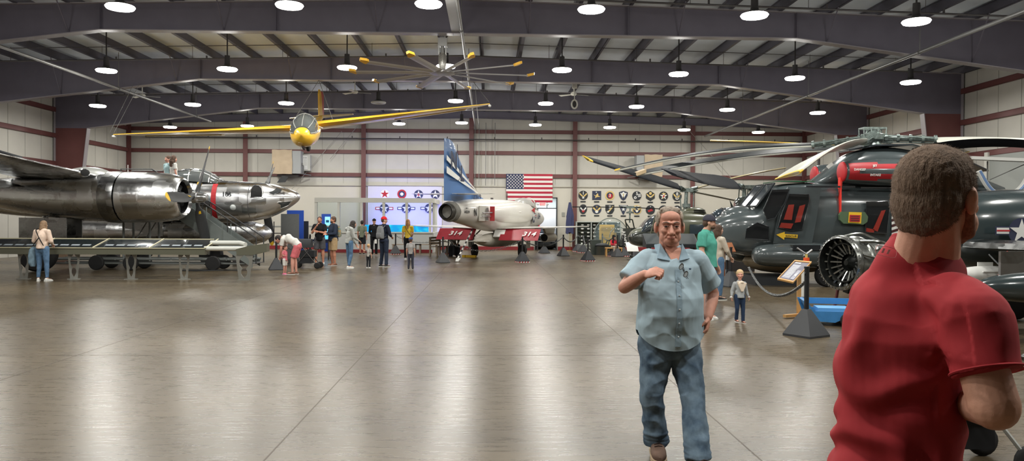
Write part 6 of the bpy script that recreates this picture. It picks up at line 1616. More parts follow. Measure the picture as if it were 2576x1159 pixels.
# grey roller door on the right wall and pale blue striped twin tail in front of it
b = MB(); b.box((XR-.06, 25.2, 2.1), (.08, 5.2, 4.2)); rd_ = tag(b.build('door_2', mat('roller_grey', (150,154,150), .5)), kind='structure')
b = MB(); b.box((XR-.12, 22.5, 2.15), (.12,.2,4.3)); b.box((XR-.12, 27.9, 2.15), (.12,.2,4.3)); b.build('door_frame', M_trimw, rd_)
ps = thing('light_aircraft', 'pale aircraft with blue striped curved struts behind the man in red', 'aeroplane', (at(2520, 480, 16.5).x, 16.5, 0))
o_ = ps.location; M_pb = mat('stripe_blue', (120,150,196), .4)
for s, pts in ((-1, ((2462,430),(2486,470),(2512,492))), (1, ((2600,420),(2570,470),(2540,492)))):
    P = bez([at(x,y,16.5)-o_ for x,y in pts], 6)
    b = MB(); b.tube(P, .06, 8); sj = b.build('curved_strut', M_wht, ps, True); b = MB(); b.tube([p+Vector((0,-.045,0)) for p in P], .03, 6); b.build('blue_stripe', M_pb, sj)
q = at(2526, 500, 16.5)-o_; b = MB(); b.loft([sq_ring(x, 0, z, w_, h_, 20, .8) for x, z, w_, h_ in ((-1.3, q.z-.30, .2, .15), (-.6, q.z-.35, .5, .3), (1.5, q.z-.45, .6, .45), (3.2, q.z-.45, .4, .4))]); b.build('body', M_db, ps, True)
b = MB(); b.loft([[at(x,y,D)-o_ for x,y,D in ((2436,392,16.2),(2436,400,16.2),(2436,402,16.9),(2436,394,16.9))], [at(x,y,D)-o_ for x,y,D in ((2640,400,16.2),(2640,408,16.2),(2640,411,16.9),(2640,402,16.9))]]); b.build('wing', M_wht, ps)
b = MB(); b.tube([at(2484,480,16.5)-o_, at(2484,405,16.5)-o_], .015, 6); b.tube([at(2490,452,16.5)-o_, at(2580,412,16.5)-o_], .01, 5); b.build('brace_wire', M_pipe, ps)
for x in (0, 1.6):
    b = MB(); b.tube([(x,0,0),(x,0,q.z-.6)], .06, 8); b.box((x,0,.04), (.5,.8,.08)); b.build('stand', M_dkpipe, ps)
sb = thing('stored_rotor_blade', 'dark drooping rotor blade at the right edge above the pale wing', 'rotor blade')
rot_blade(at(2660, 372, 17.6), hub=at(2290, 384, 18.6), root_r=.01, chord=.42, pitch=.5, m=M_bladed, parent=sb, arms=False, curve=.3, tipm=False, name='blade')
b = MB(); p_ = at(2420, 378, 18.2); b.tube([p_, Vector((p_.x, 18.2, 0))], .04, 8); b.build('support_post', M_dkpipe, sb)
# ================================================================ people
from mathutils import noise as mnoise
V = Vector
def cone(b, p0, p1, r0, r1, n=14, ry=None, mi=None):
    p0, p1 = V(p0), V(p1)
    b.tube([p0, p0.lerp(p1, .5), p1], [r0, (r0+r1)/2, r1], n, True, mi, ry)
    for p, r in ((p0, r0), (p1, r1)): b.ell(p, (r*.995, r*.995*(ry or 1), r*.995), nu=14, nv=9, mi=mi)
def flatcone(b, p0, p1, r0, r1, n=16, mi=None, ry=None):
    b.tube([V(p0), V(p0).lerp(V(p1), .5), V(p1)], [r0, (r0+r1)/2, r1], n, True, mi, ry)
def stack(b, rows, n=24, e=1.0):
    """rows: (x, y, z, rx, ry) closed lofted column"""
    b.loft([[V((x + rx*math.copysign(abs(math.cos(a))**e, math.cos(a)), y + ry*math.copysign(abs(math.sin(a))**e, math.sin(a)), z)) for a in [2*PI*j/n for j in range(n)]] for x, y, z, rx, ry in rows])
def remesh(b, name, m, parent, vox, sm=5, wr=0.0, wsc=9.0, wst=(1,1,.6), label=None, cut=None):
    bmesh.ops.recalc_face_normals(b.bm, faces=b.bm.faces[:])
    me = bpy.data.meshes.new(name); b.bm.to_mesh(me); b.bm.free()
    o = bpy.data.objects.new(name, me); COL.objects.link(o)
    md = o.modifiers.new('r', 'REMESH'); md.mode = 'VOXEL'; md.voxel_size = vox
    if sm: ms = o.modifiers.new('s', 'SMOOTH'); ms.factor = .5; ms.iterations = sm
    dg = bpy.context.evaluated_depsgraph_get(); me2 = bpy.data.meshes.new_from_object(o.evaluated_get(dg)); o.modifiers.clear()
    old = o.data; o.data = me2; bpy.data.meshes.remove(old); me2.name = name
    bm = bmesh.new(); bm.from_mesh(me2)
    if cut:
        for co, no in cut:
            g = bm.verts[:]+bm.edges[:]+bm.faces[:]; bmesh.ops.bisect_plane(bm, geom=g, plane_co=co, plane_no=no, clear_outer=True)
    if wr:
        bm.normal_update()
        for v in bm.verts:
            q = V((v.co.x*wst[0], v.co.y*wst[1], v.co.z*wst[2]))*wsc
            n1 = mnoise.noise(q); n2 = mnoise.noise(q*2.3 + V((7,3,1)))
            v.co += v.normal*(wr*((1-abs(n1)*2.2)*.7 + n2*.45))
    bm.to_mesh(me2); bm.free()
    me2.materials.clear()
    for k in (m if isinstance(m, (list, tuple)) else [m]): me2.materials.append(k)
    for p in me2.polygons: p.use_smooth = True
    o.parent = parent
    if label: o['label'] = label
    return o
def skin(name, rgb): return mat(name, rgb, .55, noise=.05, scale=30, bump=.05, bscale=200, spec=.35)
SK1 = skin('skin_fair', (208, 160, 138)); SK2 = skin('skin_tanned', (196, 138, 112)); SK3 = skin('skin_light', (216, 172, 150)); SK4 = skin('skin_pink', (214, 158, 140))
def cloth(name, rgb, n=.08, rgb2=None): return mat(name, rgb, .85, noise=n, scale=14, bump=.12, bscale=180, spec=.2, rgb2=rgb2)
def head_blob(b, c, k, f, up=V((0,0,1)), nose=1.0):
    """head round c, facing f; k = head scale (1 = adult .235 m tall)"""
    f = V(f).normalized(); up = V(up); r = f.cross(up).normalized(); up = r.cross(f).normalized()
    M = Matrix((r, -f, up)).transposed()      # local x right, y back, z up (face at -y)
    def P(x, y, z): return V(c) + M @ V((x, y, z))*k
    b.ell(P(0, .012, .030), (.076*k, .096*k, .086*k), M, 20, 14)
    b.ell(P(0, -.018, -.018), (.068*k, .074*k, .080*k), M, 20, 14)
    b.ell(P(0, -.034, -.066), (.048*k, .050*k, .040*k), M, 16, 10)
    b.ell(P(0, -.066, -.098), (.026*k, .018*k, .016*k), M, 12, 8)         # chin
    cone(b, P(0, -.085, .010), P(0, -.106, -.030), .009*k, .014*k)       # nose
    for s in (-1, 1):
        b.ell(P(s*.011, -.098, -.034), (.009*k, .011*k, .008*k), M, 10, 6)
        b.ell(P(s*.036, -.072, -.018), (.026*k, .020*k, .020*k), M, 12, 8)  # cheek
        cone(b, P(s*.012, -.086, .030), P(s*.048, -.070, .028), .010*k, .009*k)  # brow
        b.ell(P(s*.078, .008, -.008), (.010*k, .020*k, .032*k), M, 12, 8)   # ear
    b.ell(P(0, -.088, -.056), (.024*k, .012*k, .008*k), M, 12, 8); b.ell(P(0, -.086, -.068), (.020*k, .012*k, .008*k), M, 12, 8)
    return P, M
def hand_blob(b, w, d, n, k=1.0, curl=.5, side=1, spread=.05, fist=False):
    """wrist w, pointing d, palm facing n; side: which way the thumb leaves"""
    d = V(d).normalized(); n = V(n); n = (n - d*n.dot(d)).normalized(); t = d.cross(n)*side
    w = V(w)
    M = Matrix((t, d, n)).transposed()
    b.ell(w + d*.048*k, (.042*k, .052*k, .019*k), M, 14, 10)
    b.ell(w + d*.075*k, (.041*k, .026*k, .016*k), M, 14, 8)
    L = [(.028, .070), (.010, .078), (-.010, .074), (-.029, .060)]
    for i, (o, ln) in enumerate(L):
        a = w + d*.090*k + t*o*k; dd = (d + t*spread*(1.5-i)).normalized(); c = curl*(1.9 if fist else 1.0)
        p = a; ang = c*.5; seg = ln*k/2.6
        for j, rr in enumerate((.0092, .0086, .0078)):
            di = dd*math.cos(ang) + n*math.sin(ang); q = p + di*seg; cone(b, p, q, rr*k, rr*k*.93, 8); p = q; ang += c
    a = w + d*.028*k + t*.030*k; m_ = a + (t*.75 + d*.65 + n*.25).normalized()*.040*k; e = m_ + (d*.9 + n*(.3+curl*.5) + t*.1*(1-2*fist)).normalized()*.032*k
    cone(b, a, m_, .014*k, .011*k, 8); cone(b, m_, e, .011*k, .0085*k, 8)
STD = dict(head=(0,-.01,1.63), neck=(0,.015,1.47), chest=(0,.0,1.28), waist=(0,0,1.06), pelvis=(0,0,.94),
 r_hip=(-.09,0,.92), l_hip=(.09,0,.92), r_knee=(-.10,-.01,.49), l_knee=(.10,-.01,.49), r_ankle=(-.10,.02,.09), l_ankle=(.10,.02,.09),
 r_sh=(-.175,.01,1.41), l_sh=(.175,.01,1.41), r_el=(-.215,.03,1.12), l_el=(.215,.03,1.12), r_wr=(-.225,-.03,.87), l_wr=(.225,-.03,.87))
def person(label, loc, rz, h, pose=None, skin_=None, shirt=None, sleeve='short', pants=None, legs='long', shoes=None, hair='short', hair_m=None, face=None, hat=None, hat_m=None,
           headk=1.0, wide=1.0, vox=.013, hem=.88, shoe_h=0, skirt=None, hood=False, shirt_over=True, feet=None, group=None, beard=None, z0=0, belly=0.0, long_hair=.0, socks=None, name='person', extra=None):
    k = h/1.75; J = {q: V(v) for q, v in STD.items()}
    for q, v in (pose or {}).items(): J[q] = V(v)
    J = {q: v*k for q, v in J.items()}
    t = thing(name, label, 'person', (loc[0], loc[1], z0), rz, group)
    f = V(face or (0,-1,0)); W_ = wide; sk = skin_ or SK1
    hk = k*headk
    up = (J['neck']-J['chest']).normalized()
    b = MB()
    hc = J['head'] + V((0,0,(headk-1)*.11*k)); P, HM = head_blob(b, hc, hk, f, V((0,0,1)) if abs(up.z) > .75 else (up*.8+V((0,0,.4))))
    cone(b, J['neck'] + (J['neck']-J['chest']).normalized()*-.02*k, P(0, .012, -.05), .060*k*W_**.5, .054*k)
    for s in ('r_', 'l_'):
        sh, el, wr = J[s+'sh'], J[s+'el'], J[s+'wr']
        cone(b, J['neck'].lerp(sh, .25) + V((0,0,-.03*k)), sh, .055*k, .052*k); cone(b, sh, el, .050*k*W_, .040*k*W_); cone(b, el, el.lerp(wr, .3), .040*k*W_, .041*k*W_); cone(b, el.lerp(wr, .3), wr, .041*k*W_, .027*k)
        d = (wr-el).normalized(); pn_ = V((0,1,0)) if abs(d.y) > .6 else V((1 if s == 'r_' else -1, 0, 0)); 
        if abs(d.y) > .6: pn_ = V((0,0,-1))
        hand_blob(b, wr, d, pn_, k*1.0, .35, 1 if s == 'l_' else -1)
        hp_, kn, an = J[s+'hip'], J[s+'knee'], J[s+'ankle']
        cone(b, hp_, kn, .082*k*W_, .056*k); cone(b, kn, kn.lerp(an, .32), .055*k, .058*k*W_**.5); cone(b, kn.lerp(an, .32), an, .057*k, .036*k)
        fd = V((feet or {}).get(s, (0,-1,0))).normalized(); cone(b, an + V((0,0,-.045*k)), an + fd*.13*k + V((0,0,-.05*k)), .036*k, .028*k)
    for a, c, r0, r1 in (('pelvis','waist',.125,.115),('waist','chest',.115,.135),('chest','neck',.13,.075)): cone(b, J[a], J[c], r0*k*W_, r1*k*W_, 16, .74)
    remesh(b, 'body', sk, t, vox*.85, 3)
    # face details
    if face is None or True:
        b = MB()
        for s in (-1, 1): b.ell(P(s*.030, -.082, .012), (.011*hk, .006*hk, .005*hk), HM, 10, 6)
        b.build('eyes', mat('eye_dark', (60, 46, 40), .3), t, True)
        b = MB(); b.ell(P(0, -.099, -.062), (.020*hk, .004*hk, .004*hk), HM, 10, 6); b.build('lips', mat('lip', (170, 96, 88), .6), t, True)
    # trousers
    if pants is not None:
        b = MB(); ex_ = .012*k
        b.loft([]) if False else None
        cone(b, J['pelvis'] + V((0,0,.0*k)), J['pelvis'].lerp(J['waist'], .45), .142*k*W_, .132*k*W_, 18, .78)
        for s in ('r_', 'l_'):
            hp_, kn, an = J[s+'hip'], J[s+'knee'], J[s+'ankle']
            if legs == 'long':
                cone(b, hp_, kn, .098*k*W_, .070*k); cone(b, kn, kn.lerp(an, .6), .069*k, .062*k); flatcone(b, kn.lerp(an, .4), an.lerp(kn, -.02), .064*k, .060*k)
            elif legs == 'slim':
                cone(b, hp_, kn, .094*k*W_, .062*k); cone(b, kn, kn.lerp(an, .35), .062*k, .062*k); flatcone(b, kn.lerp(an, .3), an.lerp(kn, .03), .062*k, .045*k)
            else:
                q = hp_.lerp(kn, .86); cone(b, hp_, hp_.lerp(kn, .45), .102*k*W_, .098*k*W_); flatcone(b, hp_.lerp(kn, .2), q, .100*k*W_, .094*k*W_)
        remesh(b, 'shorts' if legs == 'short' else 'trousers', pants, t, vox, 3, .006*k, 12)
    if skirt is not None:
        b = MB(); z1 = .30; stack(b, [(J['waist'].x, J['waist'].y, J['waist'].z, .13*k, .10*k), (J['pelvis'].x, J['pelvis'].y, J['pelvis'].z, .17*k, .13*k), (0, 0, .6*k, .19*k, .14*k), (0, 0, z1*k, .20*k, .16*k)]); remesh(b, 'skirt', skirt, t, vox, 3, .008*k, 10, (1,1,.2))
    # shirt
    if shirt is not None:
        b = MB(); zc = J['pelvis'].lerp(J['waist'], .0)
        pb_, wb_, cb_2, nb_ = J['pelvis'], J['waist'], J['chest'], J['neck']
        lo = pb_ + (pb_-wb_).normalized()*(max(0, .94-hem))*k
        flatcone(b, lo, wb_, .170*k*W_, .150*k*W_*(1+belly), 22, None, .76)
        cone(b, wb_, cb_2, .148*k*W_*(1+belly*.7), .160*k*W_, 22, .76); cone(b, cb_2, nb_ + (cb_2-nb_)*.25, .158*k*W_, .105*k*W_, 20, .78); 
        cone(b, cb_2.lerp(nb_, .5), nb_ + (cb_2-nb_)*.10, .10*k, .072*k)
        for s in ('r_', 'l_'):
            sh, el, wr = J[s+'sh'], J[s+'el'], J[s+'wr']
            cone(b, nb_.lerp(sh, .3) + V((0,0,-.035*k)), sh, .062*k, .066*k*W_)
            if sleeve == 'short': flatcone(b, sh, sh.lerp(el, .72), .068*k*W_, .066*k*W_)
            else:
                cone(b, sh, el, .066*k*W_, .054*k*W_); flatcone(b, el, wr.lerp(el, .04), .054*k*W_, .038*k); b.ell(el, (.054*k*W_,)*3)
        remesh(b, 'shirt' if sleeve == 'short' else 'top', shirt, t, vox, 3, .006*k, 10)
        if hood:
            b = MB(); cone(b, nb_ + V((-.07,.08,.0))*k, nb_ + V((.07,.08,.0))*k, .05*k, .05*k); cone(b, nb_ + V((-.05,.10,-.07))*k, nb_ + V((.05,.10,-.07))*k, .05*k, .05*k); remesh(b, 'hood', shirt, t, vox, 3)
    # shoes
    if shoes is not None:
        for s in ('r_', 'l_'):
            an = J[s+'ankle']; fd = V((feet or {}).get(s, (0,-1,0))).normalized(); b = MB()
            base = V((an.x, an.y, max(an.z-.09*k, 0)))
            tl = fd.cross(V((0,0,1)))
            rows = []
            for u, w_, hh in ((-.075, .030, .07), (-.05, .040, .095), (.0, .043, .09), (.06, .044, .07), (.12, .048, .055), (.165, .040, .045), (.185, .018, .03)):
                c = base + fd*u*k; rows.append([c + tl*w_*k*math.cos(a)*1.0 + V((0,0,1))*hh*k*(.5+.5*math.sin(a)) for a in [2*PI*j/14 for j in range(14)]])
            b.loft(rows); sh_ = b.build('shoe', shoes if not isinstance(shoes, tuple) else shoes[0], t, True)
            b = MB(); b.loft([[base + fd*u*k + tl*w_*k*1.06*sg + V((0,0,z_*k)) for sg, z_ in ((-1,0),(1,0),(1,.022),(-1,.022))] for u, w_ in ((-.08,.03),(-.05,.042),(.06,.044),(.13,.048),(.175,.036),(.192,.016))]); b.build('sole', shoes[1] if isinstance(shoes, tuple) else mat('sole_white', (220,220,215), .6), sh_)
    # hair
    hm = hair_m or mat('hair_brown', (84, 62, 48), .7, noise=.3, scale=40)
    if hair in ('short', 'long', 'bald_gray', 'buzz'):
        b = MB(); g = .003 if hat else (.010 if hair != 'buzz' else .005)
        b.ell(P(0, .022, .040), ((.078+g)*hk, (.092+g)*hk, (.082+g)*hk), HM, 22, 14)
        b.ell(P(0, .055, -.005), ((.070+g)*hk, (.055+g)*hk, (.075+g)*hk), HM, 18, 12)
        if hair == 'long':
            dn = V((0,0,-1)); bk = HM @ V((0,1,0)); L_ = .28 + long_hair
            c0_, c1_ = P(0, .055, .0), P(0, .075, -.10); c2_ = c1_ + dn*L_*.6*hk + bk*.01
            cone(b, c0_, c1_, .090*hk, .095*hk, 16, .75); cone(b, c1_, c2_, .098*hk, .075*hk, 16, .6)
            for s in (-1, 1): cone(b, P(s*.068, .01, .03), P(s*.080, .015, -.12), .024*hk, .028*hk)
        remesh(b, 'hair', hm, t, vox*.8, 2, .004*k, 26)
    if hair == 'wisps':
        b = MB(); b.ell(P(0, .022, .036), (.080*hk, .096*hk, .086*hk), HM, 20, 14); b.build('hair', hm, t, True)
    if beard is not None:
        b = MB(); b.ell(P(0, -.050, -.070), (.056*hk, .052*hk, .040*hk), HM, 16, 10); remesh(b, 'beard', beard, t, vox*.7, 1)
    if hat:
        b = MB(); rows = []
        b.ell(P(0, .014, .042), (.094*hk, .110*hk, .098*hk), HM, 22, 14)
        cp = remesh(b, 'cap', hat_m, t, vox*.8, 2, cut=[(P(0,0,.034), HM @ V((0,0,-1)))])
        if hat == 'cap':
            b = MB(); q = []
            for j in range(9):
                a = PI*j/8; q.append((-math.cos(a)*.074, -.065-.090*math.sin(a)))
            b.loft([[P(x, y, .040-.02*abs(x)*8*0 -(.012 if y < -.1 else 0)) for x, y in q], [P(x, y, .047-(.012 if y < -.1 else 0)) for x, y in q]]); b.build('peak', hat_m, t)
    t['_k'] = 0; del t['_k']
    return t, J, P, HM, k
def backpack(t, J, k, m, label=None, y=.17, sc=1.0, name='backpack', strap=True, x=0.0):
    """worn on the back: carried thing of its own standing at the wearer's place"""
    R_ = Matrix.Rotation(t.rotation_euler.z, 3, 'Z')
    c = (J['chest'] + J['waist'])*.5 + V((x, y*k, .04*k))
    r = thing(name, label, 'bag', t.location + R_ @ c, t.rotation_euler.z)
    b = MB(); s = sc*k
    b.loft([[V((rx*s*math.copysign(abs(math.cos(a))**.6, math.cos(a)), ry*s*math.copysign(abs(math.sin(a))**.6, math.sin(a)), z*s)) for a in [2*PI*j/20 for j in range(20)]] for z, rx, ry in ((-.24,.11,.05),(-.22,.15,.08),(-.05,.155,.09),(.12,.14,.075),(.20,.11,.055),(.235,.06,.03))])
    b.build('bag_body', m, r, True)
    b = MB(); b.loft([[V((rx*s*math.copysign(abs(math.cos(a))**.6, math.cos(a)), .075*s + ry*s*math.copysign(abs(math.sin(a))**.6, math.sin(a)), z*s)) for a in [2*PI*j/20 for j in range(20)]] for z, rx, ry in ((-.21,.10,.03),(-.19,.12,.045),(-.04,.12,.045),(-.01,.10,.03))]); b.build('front_pocket', m, r, True)
    if strap:
        for sg in (-1, 1):
            b = MB(); b.tube(bez([V((sg*.10, -.05, .16))*s, V((sg*.12, -.14, .24))*s, V((sg*.125, -.30, .12))*s, V((sg*.13, -.26, -.10))*s, V((sg*.13, -.06, -.18))*s]), .018*s, 6, ry=.4); b.build('strap', m, r)
    return r
def px_place(x, y): g = gr(x, y); return (g.x, g.y)
C_gry = cloth('grey_cloth', (158, 160, 158)); C_dk = cloth('charcoal_cloth', (44, 46, 50)); C_jean = cloth('blue_jeans', (88, 116, 146), .18); C_navy = cloth('navy_cloth', (34, 40, 56)); C_blk = cloth('black_cloth', (30, 31, 34)); C_wht = cloth('white_cloth', (218, 216, 210))
M_shw = mat('shoe_white', (214, 214, 210), .5); M_shb = mat('shoe_black', (34, 34, 36), .5); M_shbr = mat('shoe_brown', (120, 78, 58), .6)
H_br = mat('hair_brown', (84, 62, 48), .7, noise=.3, scale=40); H_dk = mat('hair_dark', (44, 36, 32), .7, noise=.3, scale=40); H_bl = mat('hair_blonde', (196, 158, 112), .7, noise=.2, scale=40); H_lb = mat('hair_light_brown', (136, 110, 84), .7, noise=.25, scale=40)

# woman reading at the rail
x, y = px_place(158, 700)
p = person('person in a cream jumper and blue jeans seen from behind at the reading rail', (x, 20.92), PI*.97, 1.64, dict(head=(0.02,-.10,1.60), neck=(0,-.03,1.46), r_el=(-.25,.0,1.14), l_el=(.25,.0,1.14), r_wr=(-.17,-.18,1.05), l_wr=(.17,-.18,1.05), r_ankle=(-.15,.02,.09), l_ankle=(.11,.02,.09), r_knee=(-.12,-.01,.49)),
   SK3, cloth('cream_jumper', (228, 204, 186)), 'long', C_jean, 'slim', M_shw, 'long', H_lb, wide=1.12, hem=.93, long_hair=.02, feet={'l_': (.6,-1,0), 'r_': (-.2,-1,0)})
t, J, P, HM, k = p
b = MB(); b.tube(bez([V((-.14,.16,1.02))*k, V((-.02,.175,1.25))*k, V((.12,.10,1.46))*k, V((.10,-.02,1.50))*k]), .012, 6); R_ = Matrix.Rotation(t.rotation_euler.z, 3, 'Z')
jb = thing('shoulder_bag', 'dark strap and blue grey jacket hanging at the side of the person in cream', 'bag', t.location, t.rotation_euler.z); b.build('strap', C_blk, jb)
b = MB(); stack(b, [(.26*k, .02, .98*k, .03, .04), (.27*k, .02, .90*k, .07, .10), (.28*k, .03, .72*k, .08, .12), (.28*k, .03, .52*k, .07, .11), (.27*k, .03, .42*k, .05, .07)]); remesh(b, 'jacket', cloth('jacket_blue', (112, 134, 148), .15), jb, .012, 2, .015, 9, (1,1,.3))
b = MB(); b.tube(bez([V((.25,.05,1.0))*k, V((.1,.17,1.1))*k, V((-.02,.175,1.25))*k]), .012, 6); b.build('strap', C_blk, jb)

# bending woman in white top and pink shorts with a small child
x, y = px_place(738, 690)
t, J, P, HM, k = person('person in white T-shirt and coral shorts bending down to a small child', (x, y), -PI/2-.1, 1.68,
  dict(pelvis=(0,.16,.92), waist=(0,.06,1.02), chest=(0,-.16,1.14), neck=(0,-.36,1.16), head=(0,-.50,1.12), r_hip=(-.08,.14,.90), l_hip=(.08,.14,.90), r_knee=(-.09,.02,.49), l_knee=(.09,.0,.49), r_ankle=(-.09,.06,.09), l_ankle=(.09,.0,.09),
   r_sh=(-.15,-.30,1.12), l_sh=(.15,-.30,1.12), r_el=(-.16,-.34,.82), l_el=(.16,-.34,.84), r_wr=(-.08,-.42,.60), l_wr=(.08,-.40,.62)), SK4, C_wht, 'short', cloth('coral_cloth', (222, 118, 124)), 'short', M_shbr, 'short', H_dk, face=(0,-.8,-.6), vox=.012, hem=.96)
x2, y2 = px_place(722, 690)
person('small child in white and pink held by the bending person in coral shorts', (x2-.05, y2-.05), PI/2-.3, .86, dict(r_wr=(-.2,-.1,1.2), r_el=(-.24,0,1.2)), SK4, cloth('child_pink', (226, 128, 140)), 'short', C_wht, 'short', mat('shoe_pink', (238, 96, 160), .6), 'short', H_br, headk=1.45, vox=.010)
# pushchair behind them
def pushchair(label, loc, rz, m_body, m_frame):
    t = thing('pushchair', label, 'pushchair', loc, rz)
    b = MB(); b.loft([[V((x, y, z)) for x, z in ((-.22, .40), (.22, .40), (.24, .62), (-.24, .62))] for y in (-.25, .28)]); b.build('seat', m_body, t)
    b = MB(); b.loft([[V((.24*math.cos(a), .10+dy, .72+.30*math.sin(a))) for a in [PI*j/10 for j in range(11)]] for dy in (-.22, 0, .22)], cap=True); b.build('canopy', m_body, t, True)
    b = MB(); b.box((0,.05,.28), (.40,.40,.20)); b.build('basket', m_body, t)
    for s in (-1, 1):
        b = MB(); b.tube([(s*.24,-.35,.12),(s*.24,.35,.98),(s*.24,.42,1.02)], .014, 6); b.tube([(s*.24,.38,.12),(s*.24,-.05,.6)], .014, 6); b.build('side_frame', m_frame, t)
        for y_ in (-.36,.38): b = MB(); wheel(b, (s*.25,y_,.11), .11, .045, 18, 'X'); b.build('wheel', [M_rubber, m_frame], t, True)
    b = MB(); b.tube([(-.24,.42,1.02),(.24,.42,1.02)], .018, 8); b.build('handle', m_frame, t)
    return t
g = gr(762, 676); pushchair('black pushchair behind the bending person in coral shorts', (g.x+.1, g.y+.35, 0), PI/2, mat('pram_black', (34,36,40), .8), M_dkpipe)

# the two men talking
x, y = px_place(804, 664)
t, J, P, HM, k = person('person in black T-shirt and grey shorts with arms raised beside the kiosk', (x, y), .15, 1.80, dict(r_el=(-.26,-.10,1.16), r_wr=(-.10,-.24,1.40), l_el=(.22,-.10,1.14), l_wr=(-.04,-.26,1.20), r_ankle=(-.13,.0,.09), l_ankle=(.13,.0,.09), r_knee=(-.12,-.01,.49), l_knee=(.12,-.01,.49)), SK2, C_blk, 'short', cloth('grey_shorts', (84,84,88)), 'short', M_shw, 'buzz', H_br, beard=None, wide=1.12, belly=.08)
x, y = px_place(838, 668)
t, J, P, HM, k = person('bearded person in navy vest and khaki shorts with a patterned backpack', (x, y), -.9, 1.80, dict(r_el=(-.24,-.06,1.14), r_wr=(-.06,-.26,1.14), l_el=(.24,-.06,1.14), l_wr=(.06,-.26,1.12)), SK2, cloth('navy_vest', (44,52,68)), 'long', cloth('khaki', (178,152,116)), 'short', M_shbr, 'short', H_br, beard=H_br, wide=1.12, belly=.08)
backpack(t, J, k, cloth('teal_pattern', (78,128,132), .3, rgb2=(180,140,80)), 'teal and orange patterned backpack on the bearded person', .20, .8)
# woman in grey hoodie holding a toddler's hand
x, y = px_place(879, 675)
t, J, P, HM, k = person('person in pale grey hoodie and jeans leaning to hold a toddler by the hand', (x, y), PI*.72, 1.70, dict(head=(0,-.16,1.58), neck=(0,-.07,1.45), chest=(0,-.03,1.26), l_el=(.16,-.18,1.12), l_wr=(.14,-.34,.86), r_el=(-.2,-.06,1.12), r_wr=(-.14,-.28,1.0), r_ankle=(-.12,.1,.09), l_ankle=(.12,-.06,.09)), SK1, cloth('hoodie_grey', (176,178,174)), 'long', C_jean, 'slim', M_shw, 'long', H_dk, hood=True, hem=.90)
x, y = px_place(927, 674)
person('toddler in grey top and dark trousers holding the hand of the hooded person', (x, y), PI*.9, .80, dict(r_el=(-.3,-.02,1.36), r_wr=(-.5,-.05,1.44)) if False else dict(l_el=(.28,-.02,1.30), l_wr=(.48,-.05,1.38)), SK3, cloth('toddler_grey', (176,172,166)), 'short', C_dk, 'long', M_shw, 'wisps', H_bl, headk=1.5, vox=.010)
# person in green with shorts, far
x, y = px_place(911, 640)
person('person in olive T-shirt and dark shorts walking away behind the hooded person', (x, y), PI*.95, 1.66, {}, SK2, cloth('olive_tee', (126,132,112)), 'short', C_dk, 'short', M_shb, 'short', H_dk)
# man in black with cap
x, y = px_place(941, 643)
person('person all in black with a dark cap standing with hands behind', (x, y), .1, 1.74, dict(r_wr=(-.10,.12,.95), l_wr=(.10,.12,.95)), SK1, C_blk, 'long', C_blk, 'long', M_shb, 'short', H_dk, hat='cap', hat_m=C_blk)
# red cap man with backpack
x, y = px_place(966, 671)
t, J, P, HM, k = person('person in navy with a red cap seen from behind', (x, y), PI*.80, 1.80, dict(r_el=(-.25,-.02,1.14), l_el=(.25,-.02,1.14), r_wr=(-.16,-.20,1.06), l_wr=(.16,-.20,1.06), r_ankle=(-.13,.02,.09), l_ankle=(.13,.02,.09)), SK1, C_navy, 'long', cloth('dark_jeans', (44,52,68)), 'long', (M_shb, mat('sole_white', (220,220,215), .6)), 'short', H_br, face=(-.9,-1,0), hat='cap', hat_m=cloth('cap_red', (206,40,48)), wide=1.06)
backpack(t, J, k, cloth('pack_grey', (120,122,124)), 'grey backpack worn by the person in the red cap', .19, .95)
b = MB(); b.box((0,0,0), (.10,.012,.15)); o = b.build('luggage_tag', M_wht); R_ = Matrix.Rotation(t.rotation_euler.z, 3, 'Z'); o.location = t.location + R_ @ V((.12,.30,.92)); o.rotation_euler = t.rotation_euler; tag(o, 'white tag hanging from the grey backpack', 'tag')
# woman in yellow
x, y = px_place(1026, 653)
t, J, P, HM, k = person('person in yellow top and long black trousers with wavy light hair', (x, y), PI*1.02, 1.72, dict(r_el=(-.2,.0,1.12), r_wr=(-.15,-.16,.98)), SK3, cloth('yellow_top', (238,204,78)), 'short', C_blk, 'long', M_shw, 'long', mat('hair_copper', (190,140,92), .7, noise=.3, scale=40), hem=1.02, skirt=None, long_hair=.06)
b = MB(); b.tube(bez([V((.12,.10,1.46))*k, V((.02,.165,1.25))*k, V((-.16,.12,1.0))*k]), .010, 6); bg = b.build('bag_strap', mat('strap_brown', (96,60,44), .6)); bg.location = t.location; bg.rotation_euler = t.rotation_euler; tag(bg, 'thin brown bag strap across the back of the person in yellow', 'strap')
x, y = px_place(1033, 678)
person('small boy in grey T-shirt and blue cap seen from behind', (x, y), PI, 1.06, dict(r_ankle=(-.12,.0,.09), l_ankle=(.12,.0,.09)), SK1, cloth('boy_grey', (156,154,152)), 'short', cloth('boy_jeans', (62,64,76)), 'long', C_dk, 'short', H_br, headk=1.3, hat='cap', hat_m=cloth('cap_blue', (58,78,128)), face=(0,-1,0), vox=.011, wide=1.1)
# two children up on the stair platform
for lab, xx, yy, hh, rzz, sk_, sh_, hr_, hm_ in (('child with short brown hair in a pale blue top up by the bomber cockpit', 422, 26.0, 1.36, -.5, SK4, cloth('pale_blue', (172,200,204)), 'short', H_br), ('child with long brown hair up beside the smaller child by the bomber cockpit', 437, 25.85, 1.36, 2.4, SK4, C_wht, 'long', H_br)):
    q = at(xx, 420, yy); person(lab, (q.x, yy), rzz, hh, {}, sk_, sh_, 'short', C_jean, 'long', M_shw, hr_, hm_, headk=1.2, z0=2.385)
